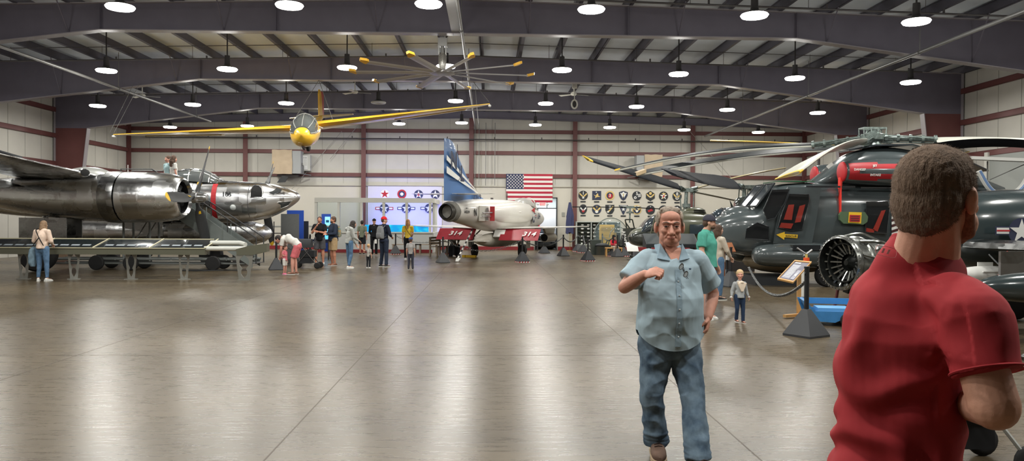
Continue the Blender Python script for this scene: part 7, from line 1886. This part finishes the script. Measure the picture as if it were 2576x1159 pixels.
# person in teal with cap
x, y = px_place(1776, 803)
t, J, P, HM, k = person('bearded person in teal T-shirt and dark cap behind the man in light blue', (x, y), PI*.30, 1.80, dict(head=(.0,-.05,1.62), r_el=(-.23,.0,1.14), l_el=(.23,.0,1.14), r_wr=(-.2,-.12,.9), l_wr=(.22,-.10,.9)), SK1, cloth('teal_tee', (84,162,146)), 'short', C_navy, 'short', M_shw, 'short', H_br, face=(.35,-1,-.1), hat='cap', hat_m=cloth('cap_dark', (62,62,72)), beard=H_br, wide=1.1)
x, y = px_place(1806, 754)
person('person with long brown hair and cream sleeves beyond the person in teal', (x, y), PI*.6, 1.62, dict(r_el=(-.2,-.1,1.15), r_wr=(-.12,-.25,1.0)), SK3, cloth('cream_top', (206,196,180)), 'long', C_jean, 'slim', M_shb, 'long', H_br, long_hair=.1)
# toddler in the aisle
x, y = px_place(1860, 812)
t, J, P, HM, k = person('blond toddler in grey jumper, dark jeans and a bib walking up the aisle', (x, y), .12, .84, dict(r_el=(-.26,.04,1.10), l_el=(.26,.04,1.10), r_wr=(-.30,-.03,.92), l_wr=(.30,-.03,.92), r_ankle=(-.10,.03,.13), l_ankle=(.10,-.07,.09), r_knee=(-.11,-.05,.50), l_knee=(.10,-.06,.50), r_sh=(-.17,.01,1.36), l_sh=(.17,.01,1.36), neck=(0,.015,1.42)), SK4, cloth('toddler_jumper', (168,172,174)), 'long', cloth('toddler_jeans', (46,62,88)), 'long', mat('boot_brown', (104,64,48), .6), 'short', mat('hair_pale', (206,176,134), .7, noise=.15, scale=40), headk=1.42, wide=1.2, vox=.007, face=(-.35,-1,-.05))
b = MB(); b.prism([(-.085,0),(.085,0),(.02,-.14),(-.02,-.14)], V((0,-.150,1.40))*k, (1,0,0), (0,.12,1), (0,-.02,0)); b.ell(V((0,-.06,1.42))*k, (.062,.075,.022)); remesh(b, 'bib', cloth('bib_cream', (222,206,186)), t, .006, 2)
for s in (-1,1):
    b = MB(); w_ = J[('r_' if s < 0 else 'l_')+'wr'] + V((s*.01,-.01,-.03)); b.ell(w_ + V((0,.01,.02)), (.026,.026,.018)); tg = b.build('cuff', C_wht, t)
# child in red on a wooden stool
g = gr(1546, 645); st2 = thing('stool', 'low wooden stool under the child in the red jacket', 'stool', (g.x, g.y+.3, 0))
b = MB(); b.box((0,0,.40), (.8,.4,.05)); b.build('seat', M_wood, st2)
for sx in (-1,1):
    for sy in (-1,1): b = MB(); b.box((sx*.36, sy*.16, .19), (.05,.05,.38)); b.build('leg', M_wood, st2)
person('seated child in a red jacket in front of the bubble helicopter', (g.x, g.y+.32), .3, 1.30, dict(head=(0,-.06,1.20), neck=(0,-.02,1.05), chest=(0,0,.88), waist=(0,.02,.68), pelvis=(0,.03,.60), r_hip=(-.09,0,.60), l_hip=(.09,0,.60), r_knee=(-.13,-.38,.62), l_knee=(.13,-.38,.62), r_ankle=(-.13,-.36,.20), l_ankle=(.13,-.36,.20), r_sh=(-.17,0,1.0), l_sh=(.17,0,1.0), r_el=(-.22,-.14,.78), l_el=(.22,-.14,.78), r_wr=(-.08,-.30,.78), l_wr=(.08,-.30,.78)), SK4, cloth('red_jacket', (204,52,70)), 'long', cloth('beige_trs', (190,172,156)), 'long', M_shb, 'short', H_dk, headk=1.25, hat='cap', hat_m=C_dk, hem=.9)
# someone sitting at the bench behind the jet
x = at(1140, 600, 36).x
person('seated person in grey behind the left red flap of the jet', (x, 36.4), .4, 1.70, dict(head=(0,-.10,1.20), neck=(0,-.04,1.05), chest=(0,0,.88), waist=(0,.02,.66), pelvis=(0,.03,.54), r_hip=(-.09,0,.53), l_hip=(.09,0,.53), r_knee=(-.12,-.42,.52), l_knee=(.12,-.42,.52), r_ankle=(-.12,-.40,.09), l_ankle=(.12,-.40,.09), r_sh=(-.175,0,1.0), l_sh=(.175,0,1.0), r_el=(-.22,-.12,.76), l_el=(.22,-.12,.76), r_wr=(-.1,-.32,.62), l_wr=(.1,-.32,.62)), SK1, C_gry, 'long', C_dk, 'long', M_shw, 'short', H_br)
b = MB(); b.box((0,0,.24), (.45,.42,.46)); o = b.build('seat_block', C_dk); o.location = (x, 36.46, 0); tag(o, 'dark block seat under the seated person behind the jet', 'seat')
# ================================================================ the two men in front
def pj(base, x, y, D): return at(x, y, D) - base
def ears_face(b, P, M, hk):
    pass
# ---- man in the light blue shirt
D0 = 5.42; g0 = gr(1690, 1150); MB0 = V((at(1686, 600, D0).x, D0, 0))
m1 = thing('person', 'grey haired person in a light blue short sleeved shirt and jeans walking forward', 'person', MB0)
q = lambda x, y, d=0.0: pj(MB0, x, y, D0 + d)
SKB = mat('skin_ruddy', (206, 150, 130), .5, noise=.07, scale=25, bump=.06, bscale=150, spec=.35)
hk = 1.14; hc = q(1684, 571, -.03)
rsh, lsh = q(1626, 646, .02), q(1752, 648, .0)
rel, rwr = q(1571, 722, -.05), q(1622, 690, -.24)
lel, lwr = q(1793, 738, .10), q(1781, 797, -.02)
neck = q(1684, 628, .03); chest = q(1686, 690, .0); belly = q(1686, 775, -.02); pel = q(1684, 862, .0)
rhip, lhip = q(1652, 880, 0), q(1722, 880, 0)
rkn, lkn = q(1638, 985, -.04), q(1742, 990, -.10)
ran, lan = q(1652, 1105, .02), q(1757, 1115, -.30)
ran.z = .11; lan.z = .09
b = MB(); P, HM = head_blob(b, hc, hk, V((-.10, -1, -.06)))
cone(b, neck + V((0,0,-.05)), P(0, .02, -.05), .075, .068)
b.ell(P(0, -.046, -.078), (.052*hk, .048*hk, .034*hk), HM, 16, 10)
# fuller face: jowls, forehead, lids, folds
for s in (-1, 1):
    b.ell(P(s*.038, -.044, -.058), (.028*hk, .032*hk, .036*hk), HM, 12, 8)
    cone(b, P(s*.018, -.090, -.030), P(s*.034, -.078, -.056), .004*hk, .005*hk, 8)
    b.ell(P(s*.031, -.080, .0), (.017*hk, .012*hk, .010*hk), HM, 10, 6)
    b.ell(P(s*.084, .006, -.004), (.012*hk, .022*hk, .036*hk), HM, 12, 8)
b.ell(P(0, -.048, .062), (.058*hk, .040*hk, .040*hk), HM, 16, 10)
b.ell(P(0, -.100, -.032), (.014*hk, .012*hk, .010*hk), HM, 12, 8)
for a, c, r0, r1 in ((rsh, rel, .050, .045), (rel, rel.lerp(rwr, .4), .046, .048), (rel.lerp(rwr, .4), rwr, .048, .032), (lsh, lel, .050, .045), (lel, lel.lerp(lwr, .35), .046, .048), (lel.lerp(lwr, .35), lwr, .048, .032)): cone(b, a, c, r0, r1, 16)
hand_blob(b, rwr, V((.55, -.55, .18)), V((.4, .5, -.9)), 1.12, .75, 1, fist=True)
hand_blob(b, lwr, V((-.25, -.35, -1)), V((-1, .3, .1)), 1.12, .72, -1, fist=True)
for a, c, r0, r1 in ((rsh + V((.03,.02,-.05)), lsh + V((-.03,.02,-.05)), .05, .05), (chest, pel, .14, .13), (pel, neck + V((0,0,-.06)), .11, .062), (rhip, rkn, .085, .06), (rkn, ran, .058, .04), (lhip, lkn, .085, .06), (lkn, lan, .058, .04)): cone(b, a, c, r0, r1, 16)
bd = remesh(b, 'body', [SKB], m1, .0042, 7)
b = MB()
for s in (-1, 1): b.ell(P(s*.031, -.0845, .009), (.0125*hk, .009*hk, .0062*hk), HM, 14, 8)
b.build('eyes', mat('eye_white', (172, 158, 150), .3), m1, True)
b = MB()
for s in (-1, 1): b.ell(P(s*.031+.001, -.0925, .009), (.0052*hk, .0025*hk, .0052*hk), HM, 12, 6)
b.build('irises', mat('iris', (58, 64, 70), .2), m1, True)
for s in (-1, 1): b = MB(); b.tube([P(s*.017, -.0945, .014), P(s*.031, -.0955, .0175), P(s*.045, -.089, .012)], .003*hk, 6); b.build('eyelid', mat('lid_dark', (148, 98, 84), .6), m1, True)
b = MB()
for s in (-1, 1):
    b.tube([P(s*.013, -.0985, .030), P(s*.030, -.0965, .037), P(s*.050, -.082, .032)], [.004*hk, .0045*hk, .002*hk], 6)
b.build('eyebrows', mat('brow_grey', (122, 104, 94), .8), m1, True)
b = MB(); b.tube([P(-.027, -.088, -.063), P(-.010, -.0985, -.0605), P(0, -.0995, -.0615), P(.010, -.0985, -.0605), P(.027, -.088, -.063)], [.002*hk, .004*hk, .004*hk, .004*hk, .002*hk], 6, ry=.6); b.build('lips', mat('lip_dull', (166, 100, 90), .6), m1, True)
M_gh = mat('hair_silver', (150, 138, 124), .75, noise=.35, scale=55, stretch=(1,1,.4))
b = MB()
b.ell(P(0, .040, .036), (.083*hk, .084*hk, .088*hk), HM, 24, 16); b.ell(P(0, .055, -.015), (.078*hk, .062*hk, .075*hk), HM, 20, 12)
cone(b, P(-.050, -.020, .108), P(.050, -.020, .108), .011*hk, .011*hk); b.ell(P(0, .01, .095), (.064*hk, .060*hk, .034*hk), HM, 20, 12)
for s in (-1, 1): cone(b, P(s*.070, -.018, .070), P(s*.078, -.018, .012), .009*hk, .006*hk); b.ell(P(s*.068, .0, .055), (.014*hk, .042*hk, .045*hk), HM, 12, 8)
remesh(b, 'hair', M_gh, m1, .0045, 2, .004, 45, (1,1,.5))
# shirt
C_sh = mat('shirt_light_blue', (166, 187, 198), .85, noise=.05, scale=14, bump=.08, bscale=700, spec=.2)
b = MB()
hem_rows = []
stack(b, [(belly.x*1.0+.0, pel.y, pel.z-.07, .236, .165), (pel.x, pel.y, pel.z+.08, .236, .172), (belly.x, belly.y-.01, belly.z-.04, .228, .170), (belly.x, belly.y-.01, belly.z+.08, .218, .165), (chest.x, chest.y, chest.z-.05, .210, .150), (chest.x, chest.y, chest.z+.06, .205, .135), (chest.x, chest.y+.02, rsh.z+.02, .170, .105), (neck.x, neck.y, neck.z-.03, .112, .090), (neck.x, neck.y+.01, neck.z+.015, .090, .080), (neck.x, neck.y+.015, neck.z+.035, .084, .076)], 36, .9)
for sh, el in ((rsh, rel), (lsh, lel)):
    cone(b, neck.lerp(sh, .35) + V((0,0,-.05)), sh + V((0,0,-.02)), .072, .072); flatcone(b, sh + V((0,0,-.02)), sh.lerp(el, .78), .073, .088, 20)
sho = remesh(b, 'shirt', C_sh, m1, .0055, 5, .013, 7.5, (1, 1, .75))
bm = bmesh.new(); bm.from_mesh(sho.data)           # curved shirt tails
zhf = lambda x: pel.z + .097 - .130*max(0, 1-((x-pel.x)/.235)**2)**.6
bmesh.ops.delete(bm, geom=[v for v in bm.verts if v.co.z < zhf(v.co.x)], context='VERTS')
for v in bm.verts:
    if v.is_boundary and v.co.z < pel.z+.2: v.co.z = zhf(v.co.x)
bm.to_mesh(sho.data); bm.free()
SV = [v.co.copy() for v in sho.data.vertices if abs(v.co.x-chest.x-.018) < .03]
def front_y(x, z): return min((c.y for c in SV if abs(c.x-x) < .008 and abs(c.z-z) < .012), default=chest.y-.16)
fr = lambda x, y, d: q(x, y, d)
b = MB(); zt, zb_ = neck.z-.10, pel.z-.0
zt -= .03; b.loft([[V((chest.x+.018+dx, front_y(chest.x+.018+dx*.8, zt+(zb_-zt)*k/24)-.003+(.004 if j > 1 else 0), zt+(zb_-zt)*k/24)) for j, dx in enumerate((-.017,.017,.017,-.017))] for k in range(25)])
b.build('button_placket', cloth('shirt_edge', (146, 168, 182), .05), m1)
b = MB()
for k in range(5): z = zt-.08-.095*k; b.ell((chest.x+.018, front_y(chest.x+.018, z)-.006, z), (.0055,.003,.0055), nu=8, nv=5)
b.build('buttons', mat('button_pale', (206,212,214), .4), m1)
b = MB()
for s in (-1, 1):
    a = V((neck.x + s*.078, neck.y-.055, neck.z+.040)); c = V((neck.x + s*.034, neck.y-.152, neck.z-.075)); d = V((neck.x + s*.112, neck.y-.118, neck.z-.060)); e = V((neck.x+s*.098, neck.y+.055, neck.z+.030))
    b.loft([[e, a, c, d], [p + V((0,-.008,.006)) for p in (e, a, c, d)]])
b.build('collar', cloth('shirt_edge', (146, 168, 182), .05), m1)
b = MB(); c_ = V((neck.x, neck.y-.105, neck.z-.095)); b.loft([[V((neck.x-.055, neck.y-.098, neck.z+.02)), V((neck.x+.055, neck.y-.098, neck.z+.02)), V((neck.x+.012, neck.y-.150, neck.z-.12))], [V((neck.x-.055, neck.y-.118, neck.z+.0)), V((neck.x+.055, neck.y-.118, neck.z+.0)), V((neck.x+.012, neck.y-.160, neck.z-.12))]]); b.build('open_neck', SKB, m1)
g_ = V((chest.x+.030, chest.y-.190, rsh.z-.035))
gt = thing('reading_glasses', 'folded reading glasses hooked in the collar of the person in light blue', 'glasses', MB0 + g_)
b = MB()
for s in (0, 1): b.tube([(.030*s+.014*math.cos(a)+.006*math.sin(a), -.004-.004*s, -.052*s-.02+.021*math.sin(a)) for a in [2*PI*j/12 for j in range(12)]], .0022, 5, closed=True)
b.tube([(.012,0,-.038),(.02,-.004,-.052)], .0025, 5); b.build('rims', mat('rim_steel', (92,92,92), .35, metal=.6), gt)
for s in (0, 1): b = MB(); b.face([(.030*s+.013*math.cos(a)+.006*math.sin(a), -.004-.004*s, -.052*s-.02+.019*math.sin(a)) for a in [2*PI*j/12 for j in range(12)]]); b.build('lens', mat('lens_pale', (176,186,190), .08, spec=.9), gt)
for s in (-1, 1): b = MB(); b.tube([(.004+.004*s, .006, .004), (.020+.004*s, .008, -.05), (.045+.005*s, .006, -.105)], .0022, 5); b.build('temple', M_pblk, gt)
b = MB(); b.ell(q(1736, 676, -.150), (.009,.003,.007), nu=8, nv=6); b.build('chest_logo', cloth('logo_blue', (92,112,136)), m1)
# jeans
C_j1 = bpy.data.materials.new('worn_denim'); C_j1.use_nodes = True
nt = C_j1.node_tree; pb = nt.nodes['Principled BSDF']; pb.inputs['Roughness'].default_value = .85; pb.inputs['Specular IOR Level'].default_value = .2
tc = nt.nodes.new('ShaderNodeTexCoord'); n1 = nt.nodes.new('ShaderNodeTexNoise'); n1.inputs['Scale'].default_value = 7; n1.inputs['Detail'].default_value = 5; n1.inputs['Roughness'].default_value = .6
rp = nt.nodes.new('ShaderNodeValToRGB'); nt.links.new(tc.outputs['Object'], n1.inputs[0]); nt.links.new(n1.outputs[0], rp.inputs[0]); nt.links.new(rp.outputs[0], pb.inputs['Base Color'])
rp.color_ramp.elements[0].position = .33; rp.color_ramp.elements[0].color = (*lin((62/255, 80/255, 100/255)), 1); rp.color_ramp.elements[1].position = .68; rp.color_ramp.elements[1].color = (*lin((118/255, 138/255, 154/255)), 1)
b = MB()
stack(b, [(pel.x, pel.y+.01, pel.z-.10, .205, .122), (pel.x, pel.y+.01, pel.z, .218, .130), (pel.x, pel.y+.01, pel.z+.10, .205, .125)], 30, .85)
for hp_, kn, an in ((rhip, rkn, ran), (lhip, lkn, lan)):
    cone(b, hp_ + V((0,0,-.02)), kn, .118, .080, 20); cone(b, kn, kn.lerp(an, .5), .080, .078, 18); flatcone(b, kn.lerp(an, .4), an.lerp(kn, -.02), .078, .082, 20)
    for t_ in (.80, .90, .97): b.ell(kn.lerp(an, t_), (.088,.088,.022), nu=18, nv=8)
remesh(b, 'jeans', C_j1, m1, .0065, 4, .014, 8, (1,1,.9))
# shoes
M_sh1 = mat('suede_brown', (98, 76, 64), .85, noise=.15, scale=20); M_sole = mat('sole_tan', (186, 164, 136), .7)
for an, fd in ((ran, V((-.12,-1,0))), (lan, V((.10,-1,0)))):
    fd.normalize(); tl = fd.cross(V((0,0,1))); base = V((an.x, an.y, an.z-.09))
    rows = []
    for u, w_, hh in ((-.10,.030,.08),(-.075,.042,.115),(-.01,.046,.115),(.06,.047,.090),(.13,.054,.070),(.19,.050,.058),(.225,.036,.045),(.24,.014,.03)):
        c = base + fd*u + V((0,0,.018)); rows.append([c + tl*w_*math.copysign(abs(math.cos(a))**.8, math.cos(a)) + V((0,0,hh*.5*(1+math.copysign(abs(math.sin(a))**.8, math.sin(a))))) for a in [2*PI*j/20 for j in range(20)]])
    b = MB(); b.loft(rows); so = b.build('shoe', M_sh1, m1, True)
    b = MB(); b.loft([[base + fd*u + tl*w_*sg + V((0,0,z_)) for sg, z_ in ((-1,.002),(1,.002),(1,.026),(-1,.026))] for u, w_ in ((-.105,.034),(-.08,.046),(.06,.050),(.14,.058),(.20,.052),(.235,.036),(.248,.016))]); b.build('sole', M_sole, so)
    b = MB()
    for k_ in range(4): u = .03+.028*k_; b.tube([base + fd*u + tl*-.028 + V((0,0,.118-.009*k_)), base + fd*(u+.006) + V((0,0,.128-.010*k_)), base + fd*(u+.012) + tl*.028 + V((0,0,.118-.009*k_))], .0035, 5)
    b.build('laces', mat('lace_dark', (60,44,38), .8), so)
b = MB(); b.tube([V((lwr.x-.045, lwr.y-.03, lwr.z-.04)), V((lwr.x-.055, lwr.y-.06, lwr.z-.10))], .012, 8)

# ---- man in the red shirt, close, seen from behind
D1_ = 1.92; RB = V((at(2330, 600, D1_).x, D1_, 0))
m2 = thing('person', 'large person in a red T-shirt seen close from behind, head turned right', 'person', RB)
r_ = lambda x, y, d=0.0: pj(RB, x, y, D1_ + d)
hk2 = 1.07
hc2 = r_(2358, 500, .0)
ff = V((.80, .55, -.05))
b = MB(); P2, HM2 = head_blob(b, hc2, hk2, ff)
nk = r_(2338, 632, .03)
lsh2, rsh2 = r_(2205, 738, .13), r_(2452, 790, -.22)
rel2 = r_(2502, 1022, -.27); rwr2 = r_(2395, 1010, .10)
lel2 = r_(2200, 1000, .28); lwr2 = r_(2260, 1130, .42)
ch2 = r_(2290, 850, -.0); wa2 = r_(2270, 1080, .02); pe2 = V((wa2.x, wa2.y, .98))
cone(b, nk + V((0,0,-.05)), P2(0, .020, -.045), .070, .064, 18); cone(b, r_(2300, 655, .0), P2(0, .05, -.04), .055, .052, 16)
b.ell(P2(.080, .010, -.006), (.012*hk2, .022*hk2, .034*hk2), HM2, 14, 10); b.ell(P2(.086, .018, .004), (.010*hk2, .010*hk2, .018*hk2), HM2, 12, 8); b.ell(P2(.040,-.050,-.055), (.030*hk2,.034*hk2,.036*hk2), HM2, 12, 8)
for a, c, r0, r1 in ((rsh2 + V((.0,.02,-.02)), rel2, .050, .052), (rel2, rwr2, .050, .034), (lsh2+V((.01,.02,-.03)), lel2, .048, .044), (lel2, lwr2, .046, .032), (nk + V((0,0,-.14)), ch2, .08, .12), (ch2, wa2, .14, .13), (wa2, pe2, .13, .14)): cone(b, a, c, r0, r1, 18)
hand_blob(b, rwr2, V((-.4,.7,-.2)), V((0,0,-1)), 1.05, .4, 1); hand_blob(b, lwr2, V((.2,.8,-.2)), V((0,0,-1)), 1.05, .4, -1)
for s, dx in ((-1, -.10), (1, .10)):
    hp_ = V((pe2.x+dx, pe2.y, .94)); kn = V((pe2.x+dx*1.1, pe2.y+.02, .50)); an = V((pe2.x+dx*1.1, pe2.y, .09)); cone(b, hp_, kn, .09, .06); cone(b, kn, an, .058, .038)
SKR = mat('skin_warm', (214, 160, 136), .5, noise=.06, scale=25, bump=.05, bscale=160, spec=.35)
remesh(b, 'body', [SKR], m2, .0042, 4)
M_hr = mat('hair_cropped', (112, 92, 76), .9, noise=.25, scale=70, bump=.4, bscale=260, stretch=(1,1,.35))
b = MB()
b.ell(P2(0, .022, .034), (.084*hk2, .102*hk2, .092*hk2), HM2, 28, 20); b.ell(P2(0, .058, -.012), (.078*hk2, .060*hk2, .076*hk2), HM2, 24, 14); b.ell(P2(0, .078, -.045), (.060*hk2, .030*hk2, .050*hk2), HM2, 20, 12)
b.ell(P2(0, -.028, .078), (.062*hk2, .050*hk2, .045*hk2), HM2, 20, 14)
hr_ = remesh(b, 'hair', M_hr, m2, .0032, 3, .0022, 60, (1,1,.5))
# short tapering strands over the cropped hair: countless, one object
b = MB(); rnd = random.Random(4)
me_ = hr_.data; nv_ = len(me_.vertices)
for _ in range(9000):
    v = me_.vertices[rnd.randrange(nv_)]; n_ = v.normal; fwd_ = HM2 @ V((0,-1,-.45)); d = (n_*.55 + fwd_*.6 + V((rnd.uniform(-.35,.35), rnd.uniform(-.35,.35), rnd.uniform(-.35,.35)))).normalized()
    s_ = d.cross(n_); 
    if s_.length < 1e-3: continue
    s_.normalize(); L_ = rnd.uniform(.006,.011); o_ = v.co - n_*.001
    b.face([o_ - s_*.0005, o_ + s_*.0005, o_ + d*L_])
st_h = b.build('hair_strands', M_hr, m2); st_h['kind'] = 'stuff'
b = MB()
for s in (-1,1): b.ell(P2(s*.030, -.084, .012), (.012*hk2,.007*hk2,.006*hk2), HM2, 12, 8)
b.build('eyes', mat('eye_dark', (60,46,40), .3), m2, True)
b = MB(); b.ell(P2(0,-.099,-.062), (.021*hk2,.004*hk2,.005*hk2), HM2, 12, 6); b.build('lips', mat('lip_dull', (166,100,90), .6), m2, True)
b = MB(); b.ell(P2(0,-.046,-.072), (.057*hk2,.054*hk2,.042*hk2), HM2, 18, 12); cone(b, P2(.066,-.010,-.028), P2(.050,-.040,-.075), .013*hk2, .020*hk2)
remesh(b, 'beard', mat('stubble', (140, 98, 78), .8, noise=.25, scale=120), m2, .0035, 2)
C_red = mat('shirt_red', (164, 46, 52), .8, noise=.04, scale=14, bump=.06, bscale=800, spec=.25)
b = MB()
def rw(xl, xr, y, dl, dr, dep, zc=None):
    """one shirt section between two silhouette pixels with their depths"""
    a, c = r_(xl, y, dl), r_(xr, y, dr); return a, c, dep
rings = []
for xl, yl, xr, yr, dl, dr, dep in ((2252,582,2408,648,.05,.03,.074),(2242,596,2424,676,.05,.02,.082),(2222,618,2436,700,.06,-.02,.090),(2180,656,2450,735,.08,-.06,.100),(2138,712,2458,778,.10,-.11,.115),(2118,775,2456,820,.10,-.14,.13),(2110,840,2450,860,.10,-.14,.14),(2106,910,2440,915,.10,-.12,.145),(2100,990,2432,990,.09,-.10,.145),(2096,1060,2430,1060,.08,-.08,.148),(2090,1130,2432,1130,.08,-.08,.155),(2084,1210,2436,1210,.08,-.08,.16),(2080,1400,2440,1400,.08,-.08,.165)):
    a, c = r_(xl, yl, dl), r_(xr, yr, dr); m_ = (a+c)/2; ax = (c-a)/2; ay = V((0,0,1)).cross(ax).normalized()*dep
    rings.append([m_ + ax*math.copysign(abs(math.cos(t))**.88, math.cos(t)) + ay*math.copysign(abs(math.sin(t))**.9, math.sin(t)) for t in [2*PI*j/40 for j in range(40)]])
b.loft(rings)
cone(b, r_(2395, 760, -.12), r_(2446, 806, -.2), .078, .084, 20); flatcone(b, r_(2446, 806, -.2), r_(2487, 944, -.25), .085, .076, 24)
cone(b, r_(2240, 700, .08), r_(2190, 755, .09), .065, .066, 18); flatcone(b, lsh2, lsh2.lerp(lel2, .7), .062, .066, 20)
tee = remesh(b, 't_shirt', C_red, m2, .0058, 8, 0, 7, (1,1,1))
# long shallow folds radiating from the armpit and round the waist
bm = bmesh.new(); bm.from_mesh(tee.data); bm.normal_update()
ap = r_(2400, 900, -.25)
for v in bm.verts:
    d = v.co - ap; r2 = math.hypot(d.x, d.z); ang = math.atan2(d.z, -d.x)
    f1 = math.exp(-((r2-.13)/.13)**2)
    wv = math.sin(r2*44 + .9*math.cos(ang*2) + 6*mnoise.noise(v.co*5))*.5+.5
    lowf = max(0, min(1, (r_(2300, 1000).z - v.co.z)/.10))
    w2 = math.sin((v.co.z*50 + v.co.x*26) + 5*mnoise.noise(v.co*6))*.5+.5
    v.co += v.normal*(-.020*f1*wv*(1 if d.x < .02 else .3) + .019*lowf*(w2-.5) + .004*mnoise.noise(v.co*14))
bm.to_mesh(tee.data); bm.free()
# sleeve hem and neckband
e0, e1 = r_(2448, 800, -.2), r_(2487, 944, -.25); ax = (e1-e0).normalized(); u_ = ax.cross(V((0,1,0))).normalized(); w_ = ax.cross(u_)
b = MB(); b.tube([e1 - ax*.010 + u_*.0752*math.cos(t) + w_*.0752*math.sin(t) for t in [2*PI*j/28 for j in range(28)]], .0034, 6, closed=True); b.build('sleeve_hem', C_red, m2, True)
lg = r_(2226, 632, -.065)
Ml = mat('logo_pink', (220, 140, 140), .7); fm_ = frame_m(lg + V((0,-.006,.0)), (1,-.25,-.25), (.2,.35,1)); b = MB()
for u in (-.006, .006): b.loft([[fm_ @ V((u+a_, c_, .0004)) for a_, c_ in ((-.005,-.006),(0,-.006),(.003,.006),(-.002,.006))], [fm_ @ V((u+a_, c_, .0012)) for a_, c_ in ((-.005,-.006),(0,-.006),(.003,.006),(-.002,.006))]])
b.build('faint_logo', Ml, m2)
b = MB(); b.tube([fm_ @ V((.024*math.copysign(abs(math.cos(t))**.5, math.cos(t)), .013*math.copysign(abs(math.sin(t))**.5, math.sin(t)), 0)) for t in [2*PI*j/24 for j in range(24)]], .0006, 4, closed=True); b.build('logo_outline', Ml, m2)
b = MB(); b.loft([[V((pe2.x + .19*math.cos(a), pe2.y+.14*math.sin(a), z)) for a in [2*PI*j/24 for j in range(24)]] for z in (.80, 1.02)])
for dx in (-.10, .10): cone(b, (pe2.x+dx, pe2.y, .86), (pe2.x+dx*1.1, pe2.y+.02, .50), .11, .085); flatcone(b, (pe2.x+dx*1.1, pe2.y+.02, .52), (pe2.x+dx*1.1, pe2.y, .08), .085, .07)
remesh(b, 'trousers', cloth('dark_trousers', (52, 54, 60)), m2, .012, 3)
for dx in (-.11, .11):
    b = MB(); b.loft([[V((pe2.x+dx+w_*sg, pe2.y+u, z_)) for sg, z_ in ((-1,0),(1,0),(.8,.09),(-.8,.09))] for u, w_ in ((-.09,.035),(0,.045),(.12,.05),(.19,.03))]); b.build('shoe', M_shb, m2)
# pushchair frame in front of him, at the lower right corner
g = V((3.22, 5.2, 0)); pushchair('pushchair with pale grey frame at the lower right corner', g, PI/2, mat('pram_black', (34,36,40), .8), mat('pram_frame', (188,192,190), .35))
# ================================================================ camera, world, view
cd = bpy.data.cameras.new('camera'); cam = bpy.data.objects.new('camera', cd); COL.objects.link(cam)
cd.sensor_fit = 'HORIZONTAL'; cd.sensor_width = 36; cd.lens = 36*F/W; cd.clip_start = .05; cd.clip_end = 300
cam.matrix_world = Matrix.Translation((0, 0, CH)) @ CR.to_4x4()
sc = bpy.context.scene; sc.camera = cam
w = bpy.data.worlds.new('world'); sc.world = w; w.use_nodes = True
w.node_tree.nodes['Background'].inputs[0].default_value = (.75, .85, 1, 1)
w.node_tree.nodes['Background'].inputs[1].default_value = 1.0
sc.view_settings.view_transform = 'Standard'; sc.view_settings.look = 'None'
sc.view_settings.exposure = EXPO; sc.view_settings.gamma = 1.0; sc.view_settings.use_curve_mapping = False
cy = sc.cycles
cy.max_bounces = 6; cy.diffuse_bounces = 3; cy.glossy_bounces = 3; cy.transmission_bounces = 5; cy.transparent_max_bounces = 8
cy.caustics_reflective = False; cy.caustics_refractive = False
